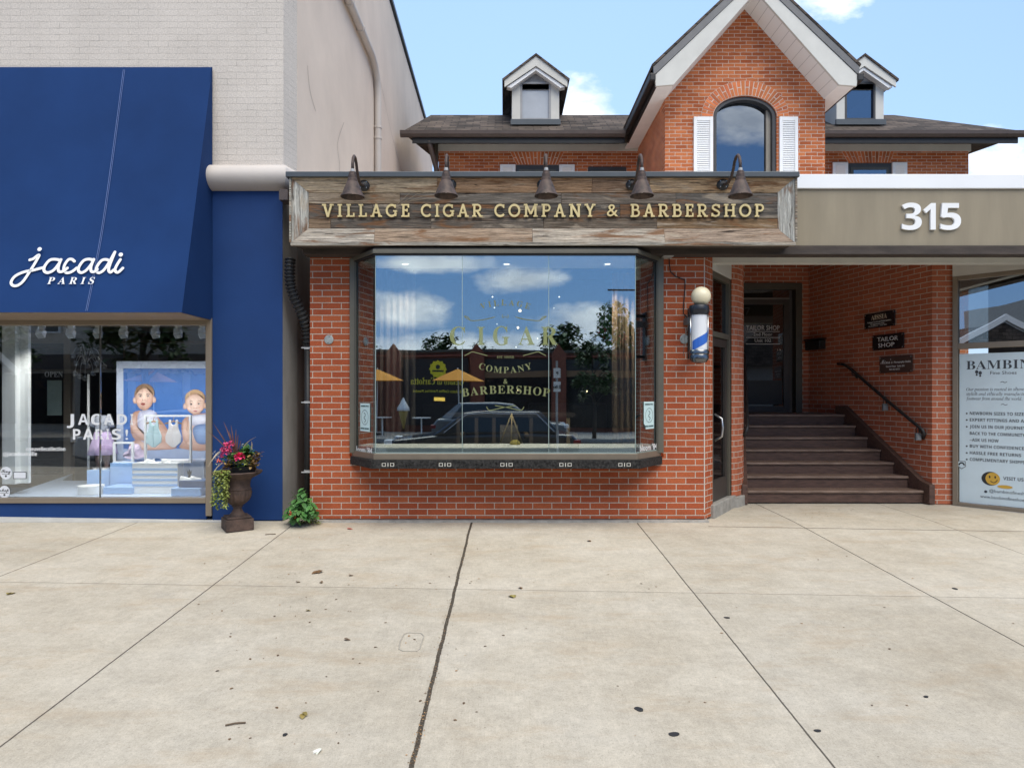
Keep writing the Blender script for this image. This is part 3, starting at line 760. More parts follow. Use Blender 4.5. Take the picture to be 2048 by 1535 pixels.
# ================================================================ BRICK SHOPFRONT (barbershop and the canopy building to its right)
SX0, SX1 = X(620, YF), X(1410, YF)
BB = thing('brick_shopfront_building', (1.5, 7.6, 0), 'one storey red brick shopfront with glass bay window, recessed stair entry and taupe fascia', 'building')
BO0, BO1 = X(699, YF), X(1327, YF)          # bay opening
ZBY, ZHD = 0.70, 2.86
CB = (X(1425, 7.60), 7.60)                   # back of chamfer
b = MB()
b.box(SX0, BO0, YF, YF + 0.2, 0.03, 2.95); b.box(BO0, BO1, YF, YF + 0.2, 0.03, ZBY)
b.prism([(BO1, YF, 0.03), (SX1, YF, 0.03), (CB[0], CB[1], 0.03), (CB[0] - 0.16, CB[1] + 0.1, 0.03), (BO1, YF + 0.2, 0.03)], (0, 0, 2.92))
b.box(SX0, SX0 + 0.2, YF + 0.201, 14, 0.03, 2.95)
b.build('brick_wall', M_brick, BB)
b = MB(); b.box(SX1 - 0.012, SX1 - 0.002, YF - 0.0025, YF + 0.01, 0.1, 2.88)
b.build('mortar_joint', pm('mortar', (0.54, 0.48, 0.42), 0.9), BB)
# concrete footing strip with chipped edge
b = MB()
n_ = 60; pts = []
for i in range(n_ + 1):
    x = SX0 + (SX1 + 0.03 - SX0) * i / n_
    pts.append((x, YF - 0.05 - random.uniform(0, 0.02)))
vs = []; fs = []
for (x, y) in pts:
    vs += [(x, y, gz(y) - 0.01), (x, y + 0.012, 0.016), (x, YF + 0.05, 0.029 + random.uniform(-.004, 0))]
for i in range(n_):
    for k in (0, 1): fs.append((i * 3 + k, i * 3 + 3 + k, i * 3 + 4 + k, i * 3 + 1 + k))
b.add(vs, fs)
b.build('concrete_footing', M_conc, BB)
# dark beam over brick, flat roof, taupe fascia, white flashing
RX = 9.5
b = MB(); b.box(SX0 - 0.02, RX, 7.20, 7.38, Z(508, 7.2), 2.946)
b.build('soffit_beam', M_darkwood, BB)
b = MB(); b.box(X(1584, 7.2), RX, 7.215, 7.30, 2.947, 3.545)
b.build('fascia_panel', M_taupe, BB)
b = MB(); b.box(X(1584, 7.2), RX, 7.19, 7.32, 3.546, Z(348, 7.19)); b.box(X(1584, 7.2), RX, 7.321, 7.6, 3.62, Z(348, 7.19) - 0.003)
b.build('roof_flashing', M_whiteflash, BB, bevel=0.006)
b = MB(); b.box(SX0, RX, 7.5, 14.6, 3.50, 3.60)
b.build('flat_roof', pm('pale_bounce_gravel', (0.52, 0.50, 0.47), 0.9, var=0.2, scale=30), BB)  # gravel made pale to bounce light up to the gable soffits; surface unseen
b = MB(); b.box(CB[0] - 0.12, RX, 7.60, 7.72, 2.84, 2.99)
b.build('lintel_beam', M_offwhite, BB)
b = MB(); b.box(SX0, RX, 7.39, 7.60, 2.952, 2.99); b.build('soffit_board', M_offwhite, BB)

# ---- angled shop door in the entry
DA, DB = CB, (2.75, 8.25)
dv = V((DB[0] - DA[0], DB[1] - DA[1], 0)); dL = dv.length; dv /= dL; dn = V((dv.y, -dv.x, 0))
def dbox(mb, s0, s1, n0, n1, z0, z1):
    a = V((DA[0], DA[1], 0)) + dv * ((s0 + s1) / 2) + dn * ((n0 + n1) / 2) + V((0, 0, (z0 + z1) / 2))
    mb.obox(a, dv * (s1 - s0) / 2, dn * (n1 - n0) / 2, V((0, 0, (z1 - z0) / 2)))
b = MB(); dbox(b, 0, dL, -0.12, 0.0, 2.765, 3.4); b.build('door_head_panel', M_offwhite, BB)
b = MB(); dbox(b, -0.05, dL + 0.12, -0.2, 0.035, -0.05, 0.155)
b.build('door_step', M_conc, BB, bevel=0.012)
dr = MB(); dbox(dr, 0.0, 0.06, -0.10, -0.01, 0.156, 2.764); dbox(dr, dL - 0.07, dL, -0.10, -0.01, 0.156, 2.764); dbox(dr, 0.061, dL - 0.071, -0.10, -0.01, 2.70, 2.764); dbox(dr, 0.061, dL - 0.071, -0.10, -0.012, 2.03, 2.09)
drf = dr.build('shop_door_frame', M_frame, BB)
b = MB(); dbox(b, 0.065, 0.14, -0.085, -0.03, 0.16, 2.02); dbox(b, dL - 0.16, dL - 0.075, -0.085, -0.03, 0.16, 2.02); dbox(b, 0.141, dL - 0.161, -0.085, -0.03, 0.16, 0.40); dbox(b, 0.141, dL - 0.161, -0.085, -0.03, 1.93, 2.02)
ddr = b.build('shop_door', M_blackdoor, BB)
b = MB(); dbox(b, 0.141, dL - 0.161, -0.063, -0.055, 0.401, 1.929); b.build('pane', M_doorglass, ddr)
b = MB()
o_ = V((DA[0], DA[1], 0)) + dv * 0.19
b.tube([o_ + dn * -0.03 + V((0, 0, 0.85)), o_ + dn * 0.05 + V((0, 0, 0.9)), o_ + dn * 0.06 + V((0, 0, 1.0)), o_ + dn * 0.05 + V((0, 0, 1.1)), o_ + dn * -0.03 + V((0, 0, 1.15))], 0.013, 8)
b.build('handle', flat('brushed_steel', (0.5, 0.5, 0.5), 0.3, metal=0.9), ddr, smooth=True)
b = MB(); dbox(b, 0.061, dL - 0.071, -0.06, -0.052, 2.091, 2.699); b.build('transom_pane', M_doorglass, BB)
# brick pier beyond the door
b = MB(); b.prism([(X(1463, 8.25), 8.25, 0.14), (X(1474, 8.30), 8.30, 0.14), (X(1485, 8.45), 8.45, 0.14), (3.02, 8.6, 0.14), (X(1463, 8.25) + 0.05, 8.75, 0.14)], (0, 0, 3.2))
b.build('entry_pier', M_brickin, BB)
b = MB(); b.prism([(X(1460, 8.24), 8.20, 0.0), (X(1474, 8.30), 8.25, 0.0), (X(1487, 8.45), 8.40, 0.0), (3.02, 8.6, 0.0), (X(1463, 8.25) + 0.05, 8.75, 0.0)], (0, 0, 0.138))
b.build('pier_footing', M_conc, BB, bevel=0.01)

# ---- stair recess
WA, WB = (5.30, 8.45), (4.863, 10.9)         # right-hand wall
LA, LBk = (2.96, 8.5), (3.74, 10.9)          # left-hand wall
b = MB(); b.wall(WB, WA, 0.02, 3.48, 0.2) if False else b.prism([(WA[0], WA[1], 0.02), (WB[0], WB[1], 0.02), (WB[0] + 0.2, WB[1], 0.02), (WA[0] + 0.2, WA[1] + 0.02, 0.02)], (0, 0, 3.46))
b.build('recess_wall', M_brickin, BB)
PE = W(1905, (WA[0], WA[1]), (WA[0] + 1, WA[1] - 0.08))
b = MB(); b.prism([(WA[0], WA[1], 0.02), (PE[0], PE[1], 0.02), (PE[0] + 0.1, PE[1] + 0.25, 0.02), (WA[0] + 0.19, WA[1] + 0.2, 0.02)], (0, 0, 3.44))
b.build('entry_pier', M_brickin, BB)
b = MB(); b.prism([(LA[0], LA[1], 0.02), (LBk[0], LBk[1], 0.02), (LBk[0] - 0.2, LBk[1], 0.02), (LA[0] - 0.1, LA[1] + 0.1, 0.02)], (0, 0, 3.46))
b.build('recess_wall', M_brickin, BB)
YB2 = 10.9
fx0, fx1 = X(1470, YB2), X(1603, YB2); fzt = Z(566, YB2)
b = MB()
b.box(fx1 + 0.002, WB[0] + 0.02, YB2, YB2 + 0.15, 0.9, 3.48); b.box(LBk[0] - 0.1, fx1, YB2, YB2 + 0.15, fzt + 0.002, 3.48); b.box(LBk[0] - 0.1, fx0 - 0.002, YB2, YB2 + 0.15, 0.9, fzt)
b.build('recess_back_wall', M_brickin, BB)
ZL = 1.08
b = MB(); b.box(LA[0], WA[0] + 0.1, 7.73, YB2 - 0.002, 3.46, 3.49); b.build('bounce_ceiling', M_white, BB)  # unseen white board added to bounce light into the stair recess
b = MB()
jt = 0.10
b.box(fx0, fx0 + jt, YB2 - 0.03, YB2 + 0.12, ZL, fzt); b.box(fx1 - jt, fx1, YB2 - 0.03, YB2 + 0.12, ZL, fzt); b.box(fx0 + jt, fx1 - jt, YB2 - 0.03, YB2 + 0.12, fzt - 0.10, fzt)
b.build('back_door_frame', M_darkbronze, BB, bevel=0.004)
dx0, dx1 = X(1478, YB2), X(1581, YB2); dzt, dzb = Z(598, YB2), ZL + 0.01
gx0, gx1, gzt, gzb = X(1489, YB2), X(1569, YB2), Z(608, YB2), Z(812, YB2)
b = MB(); b.box(dx0, gx0, YB2 + 0.03, YB2 + 0.08, dzb, dzt); b.box(gx1, dx1, YB2 + 0.03, YB2 + 0.08, dzb, dzt); b.box(gx0, gx1, YB2 + 0.03, YB2 + 0.08, gzt, dzt); b.box(gx0, gx1, YB2 + 0.03, YB2 + 0.08, dzb, gzb)
td = b.build('back_door', M_blackdoor, BB, bevel=0.004)
b = MB(); b.box(gx0, gx1, YB2 + 0.05, YB2 + 0.058, gzb, gzt); b.build('pane', M_doorglass, td)
zk = Z(760, YB2)
b = MB(); b.box(gx0 + 0.02, gx1 - 0.02, YB2 + 0.040, YB2 + 0.049, gzb + 0.03, zk); b.build('kick_panel', M_black, td)
b = MB(); b.box(dx0, dx1, YB2 + 0.05, YB2 + 0.058, dzt + 0.03, fzt - 0.105); b.build('transom_pane', M_doorglass, BB)
b = MB(); b.box(dx0, dx1, YB2 + 0.035, YB2 + 0.075, dzt + 0.003, dzt + 0.028); b.build('transom_bar', pm('dull_aluminium', (0.20, 0.19, 0.175), 0.4, 0.6), BB)
b = MB()
yt = YB2 + 0.047
for (t_, pxc, py, h, st) in (('TAILOR SHOP', 1528, 659.5, 0.075, 'sans'), ('2nd Floor', 1528, 671.0, 0.052, 'sans'), ('Unit 102', 1528, 683.5, 0.052, 'sans')):
    b.text(t_, (X(pxc, YB2), yt, Z(py, YB2)), (1, 0, 0), (0, 0, 1), h, st, align='C', width=X(1562, YB2) - X(1495, YB2) if 'TAIL' in t_ else None)
for py in (662.3, 674.3, 687.3):
    b.box(X(1494, YB2), X(1562, YB2), yt - 0.002, yt, Z(py, YB2) - 0.004, Z(py, YB2) + 0.004)
b.build('lettering', flat('white_film', (0.72, 0.72, 0.72), 0.5), td, recalc=False)
b = MB(); b.text('7', (X(1491, YB2), yt, Z(629, YB2)), (1, 0, 0), (0, 0, 1), 0.12, 'bold'); b.build('door_number', M_ink, td, recalc=False)
b = MB()
for q in (1556, 1561):
    b.sphere((X(q, YB2), YB2 + 0.02, Z(699, YB2)), 0.020 if q > 1558 else 0.012, 12, 8)
b.build('knob', flat('bright_chrome', (0.7, 0.7, 0.7), 0.2, metal=1.0), td, smooth=True)
b = MB(); b.box(dx0 + 0.03, dx0 + 0.055, YB2 - 0.05, YB2 - 0.02, Z(720, YB2), Z(690, YB2)); b.box(dx0 + 0.03, dx0 + 0.055, YB2 - 0.025, YB2 + 0.03, Z(706, YB2), Z(703, YB2))
b.build('handle', M_black, td)
b = MB(); b.box(LBk[0] - 0.3, WB[0] + 0.3, 11.6, 11.7, 0.9, 3.5); b.build('hall_wall', pm('hall_paint', (0.10, 0.085, 0.075), 0.8), BB)

# ---- stairs
ST = thing('staircase', (4.1, 9.2, 0.02), 'dark brown painted timber stairs rising to the recessed door', 'stairs')
def wx(A, B, y): return A[0] + (B[0] - A[0]) * (y - A[1]) / (B[1] - A[1])
rs, tr_, z0 = 0.15, 0.243, 0.03
for k in range(7):
    yk = 8.5 + tr_ * k; zk_ = z0 + rs * (k + 1)
    yb = yk + tr_ + 0.03 if k < 6 else YB2 + 0.05
    xl, xr = wx(LA, LBk, yk) + (0.06 if k < 6 else 0.0), wx(WA, WB, yk) - (0.075 if k < 6 else 0.01)
    b = MB()
    xl2, xr2 = wx(LA, LBk, yb) + (0.06 if k < 6 else 0), wx(WA, WB, yb) - (0.075 if k < 6 else 0.01)
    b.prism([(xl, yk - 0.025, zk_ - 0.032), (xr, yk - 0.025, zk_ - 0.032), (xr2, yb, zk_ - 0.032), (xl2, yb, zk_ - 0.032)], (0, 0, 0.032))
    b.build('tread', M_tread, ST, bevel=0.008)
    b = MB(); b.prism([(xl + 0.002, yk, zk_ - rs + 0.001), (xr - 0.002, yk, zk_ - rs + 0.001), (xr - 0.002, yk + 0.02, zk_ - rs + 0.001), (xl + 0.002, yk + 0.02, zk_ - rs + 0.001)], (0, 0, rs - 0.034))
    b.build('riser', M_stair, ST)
for A, B, sg in ((WA, WB, -1), (LA, LBk, 1)):
    b = MB()
    def sp(y, z, o): return (wx(A, B, y) + sg * o, y, z)
    side = [(8.40, 0.02), (8.40, 0.26), (8.55, 0.30), (9.96, 1.20), (10.15, 1.20), (10.15, 0.9), (8.75, 0.02)]
    o0, o1 = 0.002, 0.072
    n_ = len(side)
    b.add([sp(y, z, o0) for y, z in side] + [sp(y, z, o1) for y, z in side], [tuple(range(n_)), tuple(range(n_, 2 * n_))] + [(i, (i + 1) % n_, n_ + (i + 1) % n_, n_ + i) for i in range(n_)])
    b.build('stringer', M_stair, ST, bevel=0.006)

def handrail(A, B, sg, px0, label):
    def hp(px, py, o): 
        x, y = W(px, (A[0] + sg * o, A[1]), (B[0] + sg * o, B[1])); return V((x, y, Z(py, y)))
    R = thing('handrail', hp(1760, 790, 0.05) if sg < 0 else V((3.3, 9.2, 1.2)), label, 'handrail')
    if sg < 0: path = [hp(1676, 727.5, 0.02), hp(1686, 728, 0.07), hp(1694, 732, 0.075), hp(1704, 740, 0.075), hp(1770, 797, 0.075), hp(1838, 853.5, 0.075), hp(1845, 860, 0.075), hp(1848, 866, 0.06), hp(1846, 876, 0.02)]
    else:
        ys_ = [10.35, 10.2, 10.05, 9.9, 9.2, 8.62, 8.53, 8.5, 8.52]; zs_ = [1.98, 1.98, 1.96, 1.88, 1.42, 1.03, 0.98, 0.93, 0.85]; os_ = [.02, .07, .075, .075, .075, .075, .075, .06, .02]
        path = [V((wx(A, B, y) + sg * o, y, z)) for y, z, o in zip(ys_, zs_, os_)]
    b = MB(); b.tube(path, 0.021, 10); b.build('rail', M_black, R, smooth=True)
    for i in (3, 5):
        q = path[i]; xw = wx(A, B, q.y)
        b = MB(); b.tube([q + V((0, 0, -0.01)), q + V((0, 0, -0.06)), V((xw + sg * 0.012, q.y + 0.0, q.z - 0.09))], 0.009, 8)
        b.tube([V((xw + sg * 0.001, q.y, q.z - 0.09)), V((xw + sg * 0.014, q.y, q.z - 0.09))], 0.03, 12)
        b.build('bracket', M_black, R, smooth=True)
    return path
hr = handrail(WA, WB, -1, 0, 'long black metal handrail on the right-hand brick wall of the stairs')
handrail(LA, LBk, 1, 0, 'short visible end of black handrail on the left of the stairs')
M_lock = pm('grey_plastic', (0.16, 0.17, 0.18), 0.5, 0.2, var=0.1)
for q, lab in ((hr[4], 'grey key lockbox hanging halfway up the right handrail'), (hr[5] + V((0, 0.02, -0.01)), 'grey key lockbox hanging at the low end of the right handrail')):
    LK = thing('key_lockbox', q + V((0, 0, -0.16)), lab, 'lockbox', 'key lockboxes on the handrail')
    c = q + V((0, -0.0, -0.10))
    b = MB(); b.box(c.x - 0.035, c.x + 0.035, c.y - 0.022, c.y + 0.022, c.z - 0.06, c.z + 0.035); b.build('body', M_lock, LK, bevel=0.008)
    b = MB(); b.tube([c + V((-0.022, 0, 0.03)), c + V((-0.022, 0, 0.09)), c + V((-0.008, 0, 0.125)), c + V((0.012, 0, 0.125)), c + V((0.022, 0, 0.09)), c + V((0.022, 0, 0.03))], 0.006, 8); b.build('shackle', M_black, LK, smooth=True)
    b = MB(); b.box(c.x - 0.024, c.x + 0.024, c.y - 0.026, c.y - 0.0225, c.z - 0.05, c.z + 0.01); b.build('dial_panel', flat('mid_grey_plastic', (0.22, 0.225, 0.23), 0.5), LK)
# mailbox
wd = (V((WA[0], WA[1], 0)) - V((WB[0], WB[1], 0))).normalized(); wn_ = V((-wd.y, wd.x, 0))
if wn_.x > 0: wn_ = -wn_
p0, p1 = WP(1623, 699, WA, WB), WP(1652, 699, WA, WB)
MBX = thing('mailbox', (p0 + p1) / 2, 'small black wall mailbox near the recessed door', 'mailbox')
hM = Z(679, p0.y) - p0.z
b = MB(); b.obox((p0 + p1) / 2 + wn_ * 0.06 + V((0, 0, hM / 2 - 0.01)), wd * (p1 - p0).length / 2, wn_ * 0.055, (0, 0, hM / 2 - 0.01)); b.build('body', M_black, MBX, bevel=0.006)
b = MB(); b.obox((p0 + p1) / 2 + wn_ * 0.065 + V((0, 0, hM + 0.002)), wd * ((p1 - p0).length / 2 + 0.012), wn_ * 0.068, (0, 0, 0.010)); b.build('lid', M_black, MBX, bevel=0.003)

# ---- plaques on the recess wall
M_pb = pm('black_acrylic', (0.012, 0.012, 0.014), 0.18, var=0.05, bump=0)
M_pbr = pm('brown_acrylic', (0.075, 0.045, 0.036), 0.35, var=0.05, bump=0)
def plaque(px0, px1, yt_, yb_, mat, label, lines):
    a, c = WP(px0, 0, WA, WB), WP(px1, 0, WA, WB)
    a.z = c.z = 0
    zt = (Z(yt_, a.y)); zb = Z(yb_, a.y)
    L = (c - a).length
    R = thing('plaque', V(((a.x + c.x) / 2, (a.y + c.y) / 2, zb)), label, 'plaque', 'business plaques by the stairs')
    m = (a + c) / 2 + V((0, 0, (zt + zb) / 2)) + wn_ * 0.022
    b = MB(); b.obox(m, wd * L / 2, wn_ * 0.004, (0, 0, (zt - zb) / 2)); b.build('panel', mat, R, bevel=0.002)
    for sx in (-1, 1):
        for sz in (-1, 1):
            q = m + wd * sx * (L / 2 - 0.02) + V((0, 0, sz * ((zt - zb) / 2 - 0.018)))
            b = MB(); b.tube([q - wn_ * 0.02, q + wn_ * 0.010], 0.008, 10); b.build('standoff', flat('brushed_steel', (0.5, 0.5, 0.5), 0.3), R, smooth=False)
    o = a + V((0, 0, zb)) + wn_ * 0.028; H = zt - zb
    for (body, st, u, v, h, wdt, mt) in lines:
        b = MB(); b.text(body, o + wd * (L * u) + V((0, 0, H * v)), wd, (0, 0, 1), H * h, st, width=L * wdt, align='C', depth=0.001)
        b.build('lettering', mt, R, recalc=False)
cream = flat('cream_print', (0.68, 0.60, 0.47), 0.5); wp_ = flat('white_print', (0.75, 0.75, 0.75), 0.5)
plaque(1732, 1793, 629, 658.5, M_pb, 'black plaque reading AISSIA, topmost on the stair wall', [('AISSIA', 'serif', .5, .55, .30, .52, cream), ('Permanent Cosmetics and Medical Aesthetics', 'sans', .5, .36, .09, .78, wp_), ('By Appointment Only', 'sans', .45, .22, .08, .45, wp_), ('Second Floor - Unit 202', 'sans', .45, .10, .08, .6, wp_)])
plaque(1748, 1811, 671.5, 701, M_pb, 'black plaque reading TAILOR SHOP, middle one on the stair wall', [('TAILOR', 'sans', .5, .56, .28, .66, wp_), ('SHOP', 'sans', .46, .16, .28, .52, wp_)])
plaque(1762, 1828, 714, 746, M_pbr, "brown plaque reading Mina's Photography Studio, lowest on the stair wall", [("Mina's", 'script', .23, .56, .26, .38, wp_), ('Photography Studio', 'serif', .71, .58, .11, .50, wp_), ('Second Floor   Suite 203', 'bold', .5, .34, .10, .56, wp_), ('905 257 6777', 'bold', .48, .15, .10, .32, wp_)])

# ---- slanted right-hand shop window with its printed panel
RA = (X(1905, 8.40), 8.40); RB = (RA[0] + 1.6, RA[1] - 1.6 * 0.5 / 0.46)
rv = V((RB[0] - RA[0], RB[1] - RA[1], 0)); RL = rv.length; rv /= RL; rn = V((rv.y, -rv.x, 0))
def rbox(mb, s0, s1, n0, n1, z0_, z1_):
    mb.obox(V((RA[0], RA[1], 0)) + rv * ((s0 + s1) / 2) + rn * ((n0 + n1) / 2) + V((0, 0, (z0_ + z1_) / 2)), rv * (s1 - s0) / 2, rn * (n1 - n0) / 2, V((0, 0, (z1_ - z0_) / 2)))
RZT, RZB, RM = 2.82, 0.055, 2.0
b = MB(); rbox(b, 0, RL, -0.12, 0, RZT + 0.001, 3.3); b.build('window_head_panel', M_offwhite, BB)
b = MB(); rbox(b, -0.02, RL, -0.15, 0.03, -0.06, 0.012); b.build('window_footing', M_conc, BB, bevel=0.01)
b = MB(); rbox(b, 0, 0.055, -0.09, 0.005, 0.013, RZT); rbox(b, 0.056, RL, -0.09, 0.003, RZT - 0.05, RZT - 0.001); rbox(b, 0.056, RL, -0.09, 0.003, 0.014, RZB - 0.001); rbox(b, 0.056, RL, -0.09, 0.003, RM - 0.07, RM - 0.001)
b.build('slanted_window_frame', M_bronze, BB, bevel=0.003)
b = MB(); rbox(b, 0.056, RL, -0.045, -0.037, RM, RZT - 0.051); rw = b.build('slanted_window_pane', glass('side_glass', 0.32, (0.9, 0.95, 1), (0.4, 0.42, 0.42)), BB)
b = MB(); rbox(b, 0.056, RL, -0.045, -0.037, RZB, RM - 0.071); b.build('slanted_window_pane', glass('side_glass_low', 0.045, (0.9, 0.95, 1), (0.9, 0.92, 0.92)), BB)
b = MB(); rbox(b, 0.1, RL, -1.3, -1.25, 0, 3.3); b.build('side_shop_wall', pm('side_shop_paint', (0.05, 0.05, 0.055), 0.8), BB)
WPN = tag(None, None) if False else thing('window_poster', V((RA[0] + 0.5, RA[1] - 0.55, 0.06)), 'large pale blue printed window panel headed BAMBINO Fine Shoes', 'window poster')
b = MB(); rbox(b, 0.065, RL - 0.02, -0.036, -0.034, RZB + 0.004, 1.868)
b.build('sheet', flat('pale_blue_print', (0.60, 0.71, 0.76), 0.5), WPN)
def RP(px, py):
    x, y = W(px, RA, RB); return V((x, y, Z(py, y)))
b = MB()
def rt(body, px, py, hpx, px2=None, st='sans', lift=-0.0335, off=0.0):
    p = RP(px, py); h = hpx / K * p.y
    wdt = None
    if px2:
        q = RP(px2, py); wdt = (V((q.x, q.y, 0)) - V((p.x, p.y, 0))).length
    b.text(body, p, rv, (0, 0, 1), h, st, width=wdt, depth=0.0008, lift=lift, off=off)
rt('BAMBINO', 1931, 738.5, 17, 2088, 'serif', off=-0.0055)
rt('Fine Shoes', 1979, 748.5, 6.5, 2032)
for i, (tx, e) in enumerate((('Our passion is rooted in showcasing', 2072), ('stylish and ethically manufactured', 2062), ('footwear from around the world.', 2043))): rt(tx, 1931, 781 + 9.2 * i, 6.2, e, 'italic')
for tx, py, e, bl in (('NEWBORN SIZES TO SIZE 13', 829, 2060, 1), ('EXPERT FITTINGS AND ADVICE', 842, 2075, 1), ('JOIN US IN OUR JOURNEY TO GIVE', 855.5, 2090, 1), ('BACK TO THE COMMUNITY', 869, 2049, 0), ('~ASK US HOW', 882, 1996, 0), ('BUY WITH CONFIDENCE GUARANTEE', 894.5, 2110, 1), ('HASSLE FREE RETURNS', 908, 2041, 1), ('COMPLIMENTARY SHIPPING', 921, 2062, 1)):
    rt(tx, 1938 if True else 0, py, 6.0, e, 'bold')
    if bl:
        p = RP(1932, py - 2.5); b.disc2((0, 0), 0.010, p, rv, (0, 0, 1), -0.0325)
rt('VISIT US AT', 2005, 959.5, 6.5, 2062, 'bold'); rt('@bambinofineshoes', 1977, 984, 6, 2064, 'sans'); rt('www.bambinofineshoes.ca', 1959, 995, 6, 2062, 'sans')
for cx_, cy_ in ((1952, 745), (1959, 747)): 
    p = RP(cx_, cy_); b.disc2((0, 0.01), 0.017, p, rv, (0, 0, 1), -0.0325, ry=0.022); b.disc2((0, -0.025), 0.011, p, rv, (0, 0, 1), -0.0325, ry=0.012)
p = RP(1970, 983); b.disc2((0, 0), 0.016, p, rv, (0, 0, 1), -0.0325)
for px_ in (2006, 2007):
    p = RP(px_, 764 if px_ == 2006 else 809); b.ribbon([(-0.03, 0), (-0.01, 0.008), (0.01, -0.004), (0.03, 0.004)], 0.006, p, rv, (0, 0, 1), 0.001, lift=-0.0335, n=4)
b.build('printed_text', flat('dark_print', (0.045, 0.05, 0.06), 0.6), WPN, recalc=False)
p = RP(1980, 957)
b = MB(); b.disc2((0, 0), 0.092, p, rv, (0, 0, 1), -0.0322, n=30, ry=0.082); sm = b.build('smiley_rim', M_ink, WPN, recalc=False)
b = MB(); b.disc2((0.02, 0), 0.072, p, rv, (0, 0, 1), -0.0310, n=30, ry=0.074); b.disc2((0.14, -0.085), 0.075, p, rv, (0, 0, 1), -0.0316, n=24, ry=0.020); b.build('smiley_face', flat('mustard_print', (0.60, 0.36, 0.05), 0.6), WPN, recalc=False)
b = MB(); b.disc2((-0.01, 0.02), 0.008, p, rv, (0, 0, 1), -0.0300, ry=0.016); b.disc2((0.045, 0.02), 0.008, p, rv, (0, 0, 1), -0.0300, ry=0.016); b.ribbon([(0.0, -0.03), (0.03, -0.045), (0.06, -0.025), (0.065, -0.012)], 0.008, p, rv, (0, 0, 1), 0.001, lift=-0.0308, n=5); b.build('smile', M_ink, WPN, recalc=False)
p = RP(1922, 929)
SH = MB(); SH.poly2([(-0.04, 0.045), (0.04, 0.045), (0.045, -0.02), (0, -0.055), (-0.045, -0.02)], p, rv, (0, 0, 1), -0.030); s1 = SH.build('shield_sticker', flat('grey_print', (0.20, 0.22, 0.23), 0.6), recalc=False)
tag(s1, 'small grey shield shaped sticker low on the slanted window', 'sticker')
b = MB(); b.poly2([(-0.033, 0.037), (0.033, 0.037), (0.036, -0.016), (0, -0.044), (-0.036, -0.016)], p, rv, (0, 0, 1), -0.029); b.build('shield_face', flat('pale_blue_print', (0.60, 0.71, 0.76), 0.5), s1, recalc=False)
b = MB(); b.ribbon([(-0.026, 0.0), (-0.012, 0.02), (0.012, 0.02), (0.026, 0.0)], 0.016, p, rv, (0, 0, 1), 0.001, lift=-0.029, n=5); b.build('shield_mark', M_ink, s1, recalc=False)

# ---- 315
NUM = thing('street_number', (X(1862, 7.2), 7.2, Z(461, 7.2)), 'bold white numerals 315 fixed on the taupe fascia', 'house number')
for ch, px0, px1 in (('3', 1803, 1842.5), ('1', 1846, 1870.5), ('5', 1880, 1921)):
    b = MB(); b.text(ch, (X(px0, 7.2), 7.212, Z(459.5, 7.2)), (1, 0, 0), (0, 0, 1), 53 / K * 7.2, 'bold', width=X(px1, 7.2) - X(px0, 7.2), depth=0.022)
    b.build('numeral', M_letterwhite, NUM, recalc=False)

# ================================================================ TIMBER SIGN
YS = 6.97
SG = thing('timber_shop_sign', (0.4, YS, 2.89), 'long weathered barn wood sign with gold lettering VILLAGE CIGAR COMPANY & BARBERSHOP', 'shop sign')
sx0, sx1, szt, szb = X(583, YS), X(1589.5, YS), Z(356, YS), Z(490, YS)
ix0, ix1, izt, izb = X(617, YS + 0.05), X(1555.5, YS + 0.05), Z(385, YS + 0.05), Z(457, YS + 0.05)
def tints(): 
    return random.choice([(0.30, 0.245, 0.195), (0.245, 0.215, 0.185), (0.40, 0.29, 0.18), (0.17, 0.145, 0.125), (0.33, 0.285, 0.235), (0.20, 0.175, 0.155), (0.28, 0.20, 0.14)])
WARM = 1
def jit(c): return tuple(x * random.uniform(0.85, 1.15) for x in c)
# rim boards slope from the outer edge in to the panel
b = MB()
def rim(x0, x1, top, cuts, cols):
    xs_ = [x0] + cuts + [x1]
    zo, zi = (szt, izt) if top else (szb + 0.028, izb)
    for i in range(len(xs_) - 1):
        a, c = xs_[i], xs_[i + 1]
        # mitred ends
        ai = ix0 if i == 0 else a + 0.0015; ci = ix1 if i == len(xs_) - 2 else c - 0.0015
        ao = a if i == 0 else a + 0.0015; co = c if i == len(xs_) - 2 else c - 0.0015
        y0_, y1_ = YS, YS + 0.05
        dj = random.uniform(-0.004, 0.004)
        vs = [(ao, y0_ + dj, zo), (co, y0_ + dj, zo), (ci, y1_ + dj, zi), (ai, y1_ + dj, zi)]
        vs += [(x, y + 0.03, z) for x, y, z in vs]
        b.add(vs, [(0, 1, 2, 3), (7, 6, 5, 4), (0, 4, 5, 1), (1, 5, 6, 2), (2, 6, 7, 3), (3, 7, 4, 0)], cols[i])
rim(sx0, sx1, True, [X(874, YS), X(1185, YS), X(1300, YS)], [(0.50, 0.395, 0.275), (0.40, 0.255, 0.155), (0.27, 0.175, 0.115), (0.48, 0.335, 0.205)])
rim(sx0, sx1, False, [X(748, YS), X(1065, YS), X(1330, YS)], [(0.42, 0.37, 0.31), (0.34, 0.25, 0.18), (0.45, 0.39, 0.32), (0.35, 0.265, 0.20)])
b.build('frame_board', M_wood, SG, recalc=True)
for (xo, xi) in ((sx0, ix0), (sx1, ix1)):
    b = MB()
    vs = [(xo, YS, szt), (xo, YS, szb + 0.028), (xi, YS + 0.05, izb), (xi, YS + 0.05, izt)]
    vs += [(x, y + 0.03, z) for x, y, z in vs]
    b.add(vs, [(0, 1, 2, 3), (7, 6, 5, 4), (0, 4, 5, 1), (1, 5, 6, 2), (2, 6, 7, 3), (3, 7, 4, 0)], (0.46, 0.45, 0.41))
    b.build('side_board', M_wood, SG, swap=True)
b = MB()
